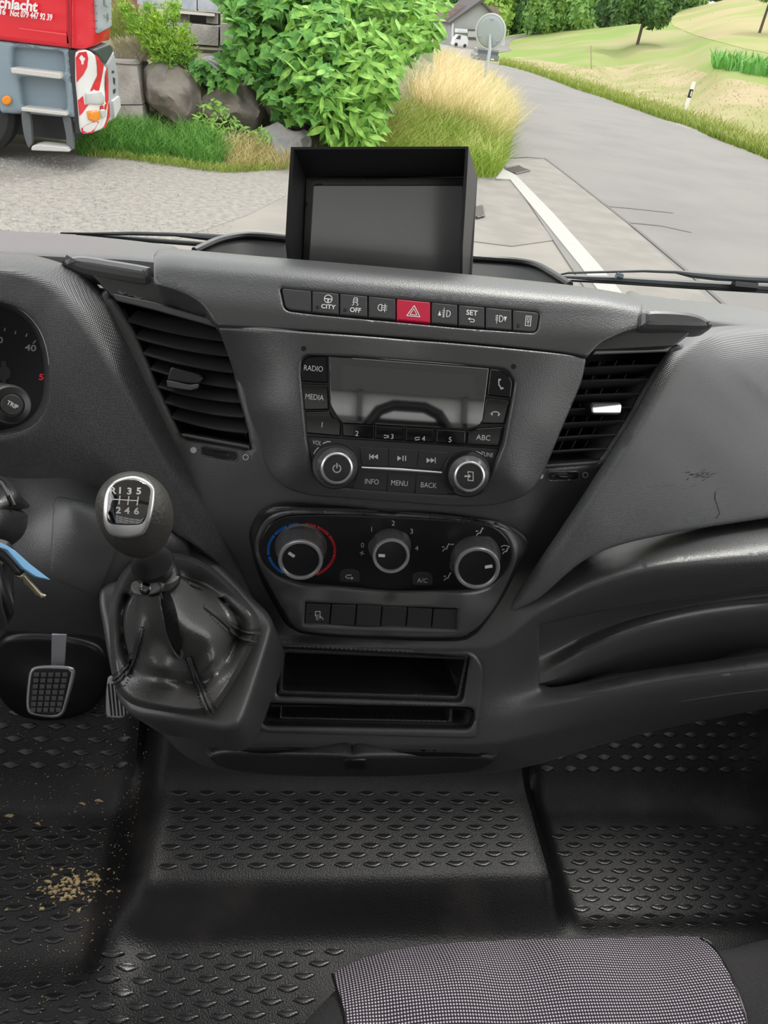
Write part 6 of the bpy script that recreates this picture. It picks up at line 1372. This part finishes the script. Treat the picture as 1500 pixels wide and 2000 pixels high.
boulder('narrow dark boulder wedged between block and big boulder', [(268, 120), (290, 112), (300, 130), (292, 160), (280, 175), (270, 150)], 12.2, rock_m)
boulder('light boulder peeping out between walnut leaves and tall grass', [(742, 222), (758, 214), (774, 226), (776, 245), (760, 258), (745, 250)], 12.9, rock_l)
boulder('dark boulder in the shade under the ivy', [(520, 205), (560, 195), (600, 215), (610, 245), (560, 255), (525, 245)], 12.2, rock_m)
cblk = mat('weathered_concrete', (.40, .37, .33), .9, grain=(20, .02, .7), noise=(2.2, (.26, .24, .21), .40, .62, 8))
def cblock(name, label, px, d, th, m=cblk, cat='concrete block', grp='concrete blocks of the bank', parent=None):
    A = W(np.array([p[0] for p in px], float), np.array([p[1] for p in px], float), d); B = A+np.array([0, th, 0]); n = len(A)
    o = mesh(name, np.r_[A, B], [tuple(range(n)), tuple(range(2*n-1, n-1, -1))]+[(i, (i+1) % n, n+(i+1) % n, n+i) for i in range(n)], m, parent, smooth=False, loc=None if parent else A[np.argmin(A[:, 2])])
    if parent is None: tag(o, label, cat, grp)
    return o
cblock('concrete_block', 'upper upright concrete block behind the front of the red truck', [(215, 122), (267, 126), (278, 204), (215, 204)], 11.7, .8)
cblock('concrete_block', 'lower upright concrete block standing in the grass behind the truck bumper', [(215, 206), (278, 206), (282, 262), (215, 262)], 11.7, .8)
cblock('coping_stone', 'flat cap of the upright concrete blocks', [(215, 116), (262, 118), (268, 126), (215, 123)], 11.68, .8, grp='concrete blocks of the bank')
cblock('concrete_trough', 'long low concrete trough above the boulders', [(318, 42), (427, 52), (426, 90), (330, 82)], 13.0, .6, cat='trough')
cblock('concrete_trough', 'second concrete trough half hidden under the ivy', [(430, 46), (520, 54), (520, 95), (430, 88)], 13.0, .6, cat='trough')
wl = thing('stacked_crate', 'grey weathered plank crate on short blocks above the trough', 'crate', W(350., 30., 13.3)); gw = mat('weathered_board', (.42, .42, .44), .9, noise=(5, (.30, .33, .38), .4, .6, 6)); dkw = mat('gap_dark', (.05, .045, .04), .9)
for a, b in ((268, 336), (338, 384), (386, 430)): cblock('side_board', '', [(a, -30), (b, -28), (b, 25-(430-b)*.09), (a, 22-(430-a)*.09)], 13.2, .3, gw, parent=wl)
cblock('bottom_rail', '', [(300, 17), (418, 27), (418, 32), (300, 22)], 13.1, .3, mat('rail_pale', (.55, .52, .48), .9), parent=wl)
for a in (346, 403): cblock('support_block', '', [(a, 24), (a+20, 26), (a+20, 47), (a, 45)], 13.25, .3, cblk, parent=wl)
cblock('shade_panel', '', [(335, 20), (430, 26), (430, 50), (335, 44)], 13.6, .1, dkw, parent=wl)  # near-black panel stands in for the shade under the crate
bw = thing('brown_fence', 'rust-brown boarded fence behind the truck front and the conifer shrub', 'fence', W(245., 45., 14.2)); bm_ = mat('brown_board', (.26, .13, .09), .8, noise=(4, (.2, .1, .07), .4, .6))
for i in range(6): cblock('board', '', [(205+i*11, -40), (215+i*11, -40), (215+i*11, 42), (205+i*11, 42)], 14.2+.03*(i % 2), .05, bm_, parent=bw)
# dark boards low between boulders
cblock('log_lintel', 'dark low beam in the shade above the boulders', [(365, 95), (450, 100), (450, 116), (368, 112)], 12.9, .5, dkw, 'beam', 'timber of the bank')
def feather(label, pts, m, name, cat, size, grp=None, parts=0):
    """feathery upright shrub: sprays of small needles along short stems"""
    B = pts[0]; t = thing(name, label, cat, B, grp); mb = MB(); sm_ = MB()
    return t, mb, sm_
# conifer shrub
tj = thing('conifer_shrub', 'feathery bright green conifer shrub beside the truck front', 'shrub', W(300., 125., 11.8)); mb = MB(); st2 = MB(); V = []; Fc = []
for (x0, y0, x1, y1, n) in ((340, 130, 240, 10, 26), (345, 130, 290, 15, 26), (345, 132, 335, 5, 22), (350, 135, 262, 50, 20), (350, 135, 310, 40, 26), (355, 132, 360, 60, 16), (355, 130, 372, 100, 14), (340, 130, 300, 90, 22), (350, 130, 330, 80, 22)):
    A = W(float(x0), float(y0), 11.8); B = W(float(x1), float(y1), 11.8+RNG.uniform(-.3, .3)); st2.add(*tube([A, (A+B)/2+RNG.randn(3)*.03, B], [.02, .012, .004], 5))
    for i in range(n*8):
        f = RNG.rand()**.7; P = A+(B-A)*f+RNG.randn(3)*.085*(1.1-f*.4)
        for q in range(4):
            u = RNG.randn(3)*.6+(B-A)/np.linalg.norm(B-A)*.9; u /= np.linalg.norm(u); w = np.cross(u, RNG.randn(3)); w /= np.linalg.norm(w); L = RNG.uniform(.05, .12); k = len(V); V += [P, P+u*L*.5+w*.010, P+u*L, P+u*L*.5-w*.010]; Fc.append((k, k+1, k+2, k+3))
mesh('foliage', V, Fc, leafmat('thuja_leaf', (.36, .56, .05), (.20, .42, .05), 3), tj, smooth=False, kind='stuff'); st2.build('stem', bark, tj)
def clump(label, polyg, n, surf, h, w, lean, m, name='grass_tuft', cat='grass'):
    return blades(name, label, scat(np.array(spline(polyg, True, 8)), n, surf), h, w, lean, m, cat)
gg_ = hgrad('lush_green', (.10, .28, .05), (.24, .46, .10), GZ, GZ+.7, 3)
clump('lush green grass under the truck bumper and concrete block', [(150, 300), (180, 262), (250, 250), (310, 262), (330, 300), (318, 314), (240, 308)], 2600, S_sl, .26, .012, 1.1, gg_)
clump('green grass tuft in front of the brown boulders', [(325, 300), (345, 262), (400, 265), (440, 300), (430, 325), (360, 320)], 2000, S_sl, .24, .012, 1.1, gg_)
clump('yellowish dry grass at the foot of the bank', [(440, 320), (430, 290), (500, 280), (540, 310), (640, 318), (720, 316), (720, 326), (560, 332), (460, 334)], 1700, S_sl, .20, .012, 1.1, hgrad('dry_low', (.46, .40, .16), (.62, .54, .28), GZ, GZ+.6, 3))
clump('thin grass line edging the gravel yard', [(170, 300), (300, 312), (440, 330), (560, 326), (560, 331), (440, 337), (300, 320), (170, 306)], 1300, S_sl, .10, .012, 1.2, hgrad('edge_green', (.30, .40, .08), (.42, .48, .14), GZ, GZ+.4, 3))
clump('pale dry plants on the ledge above the concrete block', [(220, 118), (225, 95), (290, 92), (300, 112), (270, 122)], 1300, Surf([('d', 200, 100, 12.1), ('d', 300, 100, 12.1), ('d', 250, 130, 11.9)]), .18, .012, 1.2, hgrad('pale_dry', (.46, .42, .3), (.55, .5, .36), GZ, GZ+3, 3))
clump('green undergrowth beneath the conifer shrub', [(220, 90), (225, 45), (270, 55), (300, 90), (260, 100)], 1500, Surf([('d', 200, 50, 13), ('d', 300, 50, 13), ('d', 250, 130, 12.5)]), .35, .018, .8, hgrad('olive', (.26, .30, .08), (.36, .42, .12), GZ, GZ+3, 3))

# ---- leafy shrubs
def leaf_shape(kind):
    if kind == 'long': o = [(0, 0), (.18, .10), (.42, .16), (.7, .12), (1, 0), (.7, -.12), (.42, -.16), (.18, -.10)]
    else: o = [(0, 0), (.02, .34), (.30, .26), (.38, .52), (.62, .24), (1, 0), (.62, -.24), (.38, -.52), (.30, -.26), (.02, -.34)]
    o = np.array(o); mid = [(.35, 0, .0), (.65, 0, 0)]
    V = [(x-.0, y, -.10*abs(y)-.16*x*x) for x, y in o]; return np.array(V), kind
def shrub(name, label, region, n_in, n_out, sizes, m, surf, kind, cat='shrub', deep=.7):
    V0, _ = leaf_shape(kind); nv = len(V0); poly = np.array(spline(region, True, 8)); c = poly.mean(0)
    t = thing(name, label, cat, surf.p(float(c[0]), float(poly[:, 1].max()))); leaves = []
    lo, hi = poly.min(0), poly.max(0)
    def M3(px, py, d, s):
        P = W(float(px), float(py), float(d)); a = RNG.uniform(-1.5, 1.5); dirn = np.array([math.sin(a)*1.1, -.35+RNG.uniform(-.6, .5), -.55+RNG.uniform(-.5, .9)]); dirn /= np.linalg.norm(dirn)
        nn = np.array([RNG.uniform(-.8, .8), -.5+RNG.uniform(-.5, .5), .7+RNG.uniform(-.4, .4)]); nn -= dirn*(nn @ dirn); nn /= np.linalg.norm(nn); bb = np.cross(nn, dirn)
        return Matrix(((dirn[0]*s, bb[0]*s, nn[0]*s, P[0]), (dirn[1]*s, bb[1]*s, nn[1]*s, P[1]), (dirn[2]*s, bb[2]*s, nn[2]*s, P[2]), (0, 0, 0, 1)))
    rest = MB(); cnt = 0
    Fl = [tuple(range(nv))]
    while cnt < n_in:
        q = RNG.uniform(lo, hi)
        if not inside(q[None], poly)[0]: continue
        bump = .35*math.sin(q[0]*.035+1)*math.sin(q[1]*.04)
        s = RNG.uniform(*sizes)*.9; M = np.array(M3(q[0], q[1], float(surf.d(q[0], q[1]))+RNG.uniform(-.1, deep)+bump, s)); rest.add(V0 @ M[:3, :3].T+M[:3, 3], Fl); cnt += 1
    rest.build('foliage', m, t, smooth=False, kind='stuff'); first = None; cnt = 0
    while cnt < n_out:
        q = RNG.uniform(lo, hi)
        if not inside(q[None], poly)[0]: continue
        M = M3(q[0], q[1], float(surf.d(q[0], q[1]))-RNG.uniform(.1, .35), RNG.uniform(*sizes)*1.15)
        if first is None: first = mesh('leaf', V0+ORG[t.name], Fl, m, t, smooth=False); o = first
        else: o = first.copy(); COL.objects.link(o); o.parent = t
        o.matrix_basis = Matrix.Translation(-Vector(ORG[t.name])) @ M; cnt += 1
    # dark core closing the shrub, its inner shade put into the colour
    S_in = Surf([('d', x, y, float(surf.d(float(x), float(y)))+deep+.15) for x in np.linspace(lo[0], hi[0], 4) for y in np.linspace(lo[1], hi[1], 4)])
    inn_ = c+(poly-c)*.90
    shell('shade_core', inn_, S_in, mat('shrub_shade', (.035, .07, .02), .9), t, bevel=.3, thick=.5, step=26)
    return t
S_v = Surf([('d', 430, 0, 11.6), ('d', 600, 0, 11.4), ('d', 870, 0, 12.4), ('d', 430, 300, 12.0), ('d', 600, 290, 11.5), ('d', 870, 300, 12.6), ('d', 650, 150, 11.0), ('d', 520, 120, 11.5)])
ivy = leafmat('maple_leaf', (.07, .24, .05), (.19, .42, .07), 2.2); wal = leafmat('walnut_leaf', (.14, .36, .05), (.32, .56, .10), 2.6)
shrub('maple_shrub', 'dense shrub with lobed dark green leaves hanging over the boulders', [(425, -30), (460, 60), (430, 110), (440, 160), (475, 140), (520, 190), (545, 225), (600, 230), (640, 200), (640, -40)], 1900, 270, (.13, .22), ivy, S_v, 'lobed')
shrub('walnut_shrub', 'bright green shrub with long pointed drooping leaves above the dash monitor', [(590, -40), (560, 60), (580, 160), (620, 230), (650, 270), (700, 285), (745, 250), (765, 170), (800, 110), (850, 90), (858, 30), (862, -40)], 2100, 285, (.18, .29), wal, S_v, 'long')
shrub('creeper', 'small lobed leaves of a creeper spilling over the boulders', [(370, 125), (400, 118), (440, 150), (470, 160), (440, 170), (400, 160)], 120, 20, (.10, .16), ivy, Surf([('d', 370, 120, 11.9), ('d', 470, 120, 11.9), ('d', 420, 170, 11.8)]), 'lobed', deep=.2)
wd_ = leafmat('weed_leaf', (.22, .46, .08), (.32, .56, .12), 3)
shrub('nettle_clump', 'upright bright green weeds growing between the brown boulders', [(395, 200), (425, 190), (455, 225), (480, 250), (485, 290), (450, 300), (410, 290), (385, 240)], 420, 60, (.07, .12), wd_, Surf([('d', 380, 200, 11.6), ('d', 480, 200, 11.6), ('d', 430, 300, 11.3)]), 'long', 'weeds', .25)
shrub('nettle_clump', 'low green weeds beside the pale grey boulder', [(490, 255), (520, 245), (530, 270), (505, 285), (490, 275)], 110, 20, (.06, .1), wd_, Surf([('d', 490, 240, 11.5), ('d', 530, 240, 11.5), ('d', 500, 300, 11.3)]), 'long', 'weeds', .2)

# ================================================================== RED TRUCK
YT = 10.1; P_ts = Plane((0, YT, 0), (0, -1, 0))
tk = thing('truck', 'red truck cab with grey-blue footsteps and red-white striped bumper corner', 'truck', (-3.3, YT+1, GZ))
redm = mat('truck_red', (.72, .008, .022), .3, coat=.4); blug = mat('truck_bluegrey', (.24, .31, .36), .55); treadm = mat('tread_alloy', (.62, .60, .57), .5, grain=(60, .006, .8)); dkm = mat('truck_black', (.04, .042, .045), .6)
shell('cab_side', rc([(-260, -160, 0), (137, -160, 0), (140, 95, 6), (0, 79, 0), (-260, 50, 0)], 4), P_ts, redm, tk, bevel=.05, thick=2.0, step=30)
S_fr = Surf([(137, y, YT) for y in (-60, 0, 60, 120, 200, 260)]+[(175, y, YT+.10) for y in (-60, 0, 60, 120, 200, 260)]+[(200, y, YT+.35) for y in (-60, 0, 60, 120, 200, 260)]+[(218, y, YT+.9) for y in (-60, 0, 60, 120, 200, 260)]+[(236, y, YT+1.7) for y in (-60, 0, 60, 120, 200, 260)])
shell('cab_corner', rc([(139, -160), (222, -160), (220, 70, 8), (196, 90, 12), (170, 97, 8), (140, 96)], 5), S_fr, redm, tk, bevel=.03, thick=.25, step=14, off=-.01)
gri = shell('grille', rc([(180, -100), (215, -100), (217, 52, 4), (189, 66, 3)], 4), S_fr, mat('grille_grey', (.36, .39, .41), .5), tk, bevel=.02, thick=.04, off=.02, step=10)
for k in range(6):
    y = -20+k*15; flat('grille_gap', [[(183, y), (214, y-5), (214, y-3.6), (183, y+1.4)]], S_fr, dkm, gri, off=.022, thick=.002)
printed('grille_letters', [stroke([(199, -4), (200, 8), (205, 12)], 2.4), stroke([(205, 25), (207, 38), (204, 40)], 2.4), stroke([(198, 28), (202, 34)], 2)], S_fr, chrome, gri, .03)
TR = 6.5
printed('door_lettering', [text_polys('nschlacht', 21, 76, 14, rot=TR, bold=.035, sx=.92, align='RIGHT'), text_polys('16', 12, 8, 23, rot=TR, bold=.03, sx=.8), text_polys('Not 079 447 92 39', 12.4, 64, 30, rot=TR, bold=.03, sx=.62)], P_ts, mat('truck_letter', (.8, .78, .78), .5), tk, .06)
flat('door_gap', [[(131, -160), (134, -160), (141, 94), (137, 94)]], P_ts, mat('seam_darkred', (.25, .01, .02), .5), tk, off=.055, thick=.004)
flat('crease_highlight', [[(40, 54), (132, 66), (132, 68), (40, 55.5)]], P_ts, mat('highlight_red', (.8, .12, .12), .4), tk, off=.055, thick=.004)  # paler red strip paints the light caught along the door crease
P_in2 = Plane((0, YT+.10, 0), (0, -1, 0))
shell('step_well', rc([(-260, 60), (0, 80), (133, 95), (146, 231), (110, 229), (60, 224), (0, 222), (-30, 150)], 5), P_ts, blug, tk, bevel=.04, thick=.6, step=16, holes=[rc([(22, 92), (122, 101), (126, 140), (119, 146), (20, 134)], 8), rc([(34, 150), (124, 156), (130, 216), (42, 210)], 8)], hthick=.14, off=-.02)
shell('well_back', rc([(0, 85), (140, 98), (146, 225), (0, 222)], 4), Plane((0, YT+.14, 0), (0, -1, 0)), blug, tk, bevel=.01, thick=.05, step=30)
def tread(q, rot_):
    shell('step_tread', rc(q, 3), Plane((0, YT-.10, 0), (0, -1, 0)), treadm, tk, bevel=.012, thick=.24, step=10)
tread([(20, 132), (116, 143), (119, 149), (118, 155), (22, 143)], 0); tread([(41, 209), (129, 219), (131, 227), (41, 217)], 0); tread([(62, 285), (78, 282), (130, 288), (136, 297), (60, 294)], 0)
for q in ([(42, 220), (57, 222), (62, 282), (56, 290), (46, 262)], [(122, 226), (137, 232), (143, 292), (132, 294), (128, 262)]):
    shell('step_bracket', spline(q, True, 6), P_ts, mat('bracket_grey', (.13, .14, .15), .6) if 'bracket_grey' not in bpy.data.materials else bpy.data.materials['bracket_grey'], tk, bevel=.01, thick=.08, step=10)
shell('side_marker_lamp', arc(13, 196, 9.5, 9.5, 0, 360, 20)[:-1], P_ts, mat('amber_lens', (.85, .28, .01), .3, coat=.5), tk, bevel=.02, thick=.03, off=.02, step=6)
shell('pillar_black', rc([(133, 96), (150, 98), (158, 262), (146, 262)], 2), Plane((0, YT+.04, 0), (0, -1, 0)), dkm, tk, bevel=.01, thick=.3, step=20)
cor = spline([(147, 112), (152, 101), (170, 98), (182, 105), (196, 124), (204, 128), (207, 150), (209, 190), (211, 225), (208, 240), (196, 252), (176, 258), (158, 258), (153, 220), (149, 160)], True, 5)
whp = mat('stripe_white', (.82, .82, .80), .4); rdp = mat('stripe_red', (.70, .03, .04), .4)
cb = shell('bumper_corner', cor, S_fr, whp, tk, bevel=.03, thick=.3, off=.03, step=9)
strp = [[(147, 112), (153, 101), (166, 99), (169, 112), (167, 130), (160, 145), (148, 160)], [(180, 104), (188, 112), (197, 126), (192, 155), (188, 176), (172, 177), (178, 160), (185, 145), (184, 120)],
        [(151, 195), (160, 186), (163, 204), (170, 204), (160, 220), (154, 226)], [(202, 130), (204, 130), (206, 160), (206, 195), (201, 215), (198, 212), (200, 180)], [(158, 248), (170, 240), (180, 236), (188, 236), (180, 252), (176, 257), (158, 257)], [(190, 206), (196, 204), (197, 214), (190, 218)], [(206, 200), (208, 200), (209, 225), (200, 248), (196, 250), (204, 228)]]
printed('red_stripe', [strp], S_fr, rdp, cb, .036)
shell('headlamp', rc([(163, 180), (190, 176), (196, 190), (195, 204), (165, 203)], 3), S_fr, mat('lamp_glass', (.55, .56, .54), .15), tk, bevel=.02, thick=.04, off=.06, step=7)
shell('indicator_lamp', rc([(167, 216), (187, 214), (188, 232), (178, 236), (169, 232)], 3), S_fr, bpy.data.materials['amber_lens'], tk, bevel=.015, thick=.04, off=.06, step=7, label='orange indicator lamp')
shell('fog_lamp', rc([(188, 213), (197, 211), (198, 227), (190, 229)], 2), S_fr, mat('lamp_clear', (.6, .6, .6), .2), tk, bevel=.01, thick=.04, off=.06, step=7)
shell('lamp_visor', rc([(176, 97), (210, 84), (217, 92), (217, 102), (203, 125), (197, 122), (184, 104)], 4), S_fr, mat('visor_black', (.06, .075, .07), .4), tk, bevel=.02, thick=.2, off=.03, step=8)
shell('front_bumper', rc([(206, 124), (217, 104), (221, 100), (229, 150), (232, 205), (226, 226), (212, 238), (209, 190)], 3), S_fr, mat('bumper_grey', (.42, .44, .46), .45), tk, bevel=.02, thick=.3, off=.02, step=8)
flat('bumper_slot', [[(215, 137), (219, 137), (219, 142), (215, 142)], [(217, 150), (221, 152), (221, 165), (218, 162)], [(217, 175), (222, 172), (222, 180), (218, 183)]], S_fr, dkm, tk, off=.024, thick=.003)
shell('number_plate', rc([(214, 196), (227, 186), (229, 208), (217, 230)], 1), S_fr, mat('plate_white', (.7, .7, .7), .4), tk, bevel=0, thick=.03, off=.045, step=8)
# wheel and chassis
mesh('tyre', *lathe((-3.72, YT+.12, GZ+.52), (0, 1, 0), [(.28, 0), (.46, .0), (.52, .05), (.52, .27), (.46, .33)], 40), mat('tyre_rubber', (.03, .03, .03), .8), tk)
mesh('wheel_hub', *lathe((-3.72, YT+.16, GZ+.52), (0, 1, 0), [(.1, -.05), (.24, 0), (.28, .04), (.28, .1)], 24), bpy.data.materials['bracket_grey'], tk)
mesh('chassis', *box((-3.75, YT+1.1, GZ+.68), (2.3, 1.5, .85)), dkm, tk)

# ================================================================== behind the van: hall front reflected in the display
hall = thing('hall_front', 'white hall front with dark glazing bars behind the van', 'building', (0, -9, GZ)); hw = mat('hall_white', (.75, .76, .76), .7); hb = mat('hall_bar', (.12, .12, .12), .6)
mesh('wall', *box((0, -9.3, .95), (16, .2, 3.6)), hw, hall); mesh('added_cladding', *box((0, -9.3, 5), (16, .3, 4.5)), hb, hall)  # dark upper part is added to darken the top of the display's reflection
for k in range(9): mesh('upright_bar', *box((-6+k*1.5, -9.15, .95), (.07, .1, 3.6)), hb, hall)
for k in range(9): mesh('cross_bar', *box((0, -9.15, -.6+k*.42), (16, .1, .07)), hb, hall)
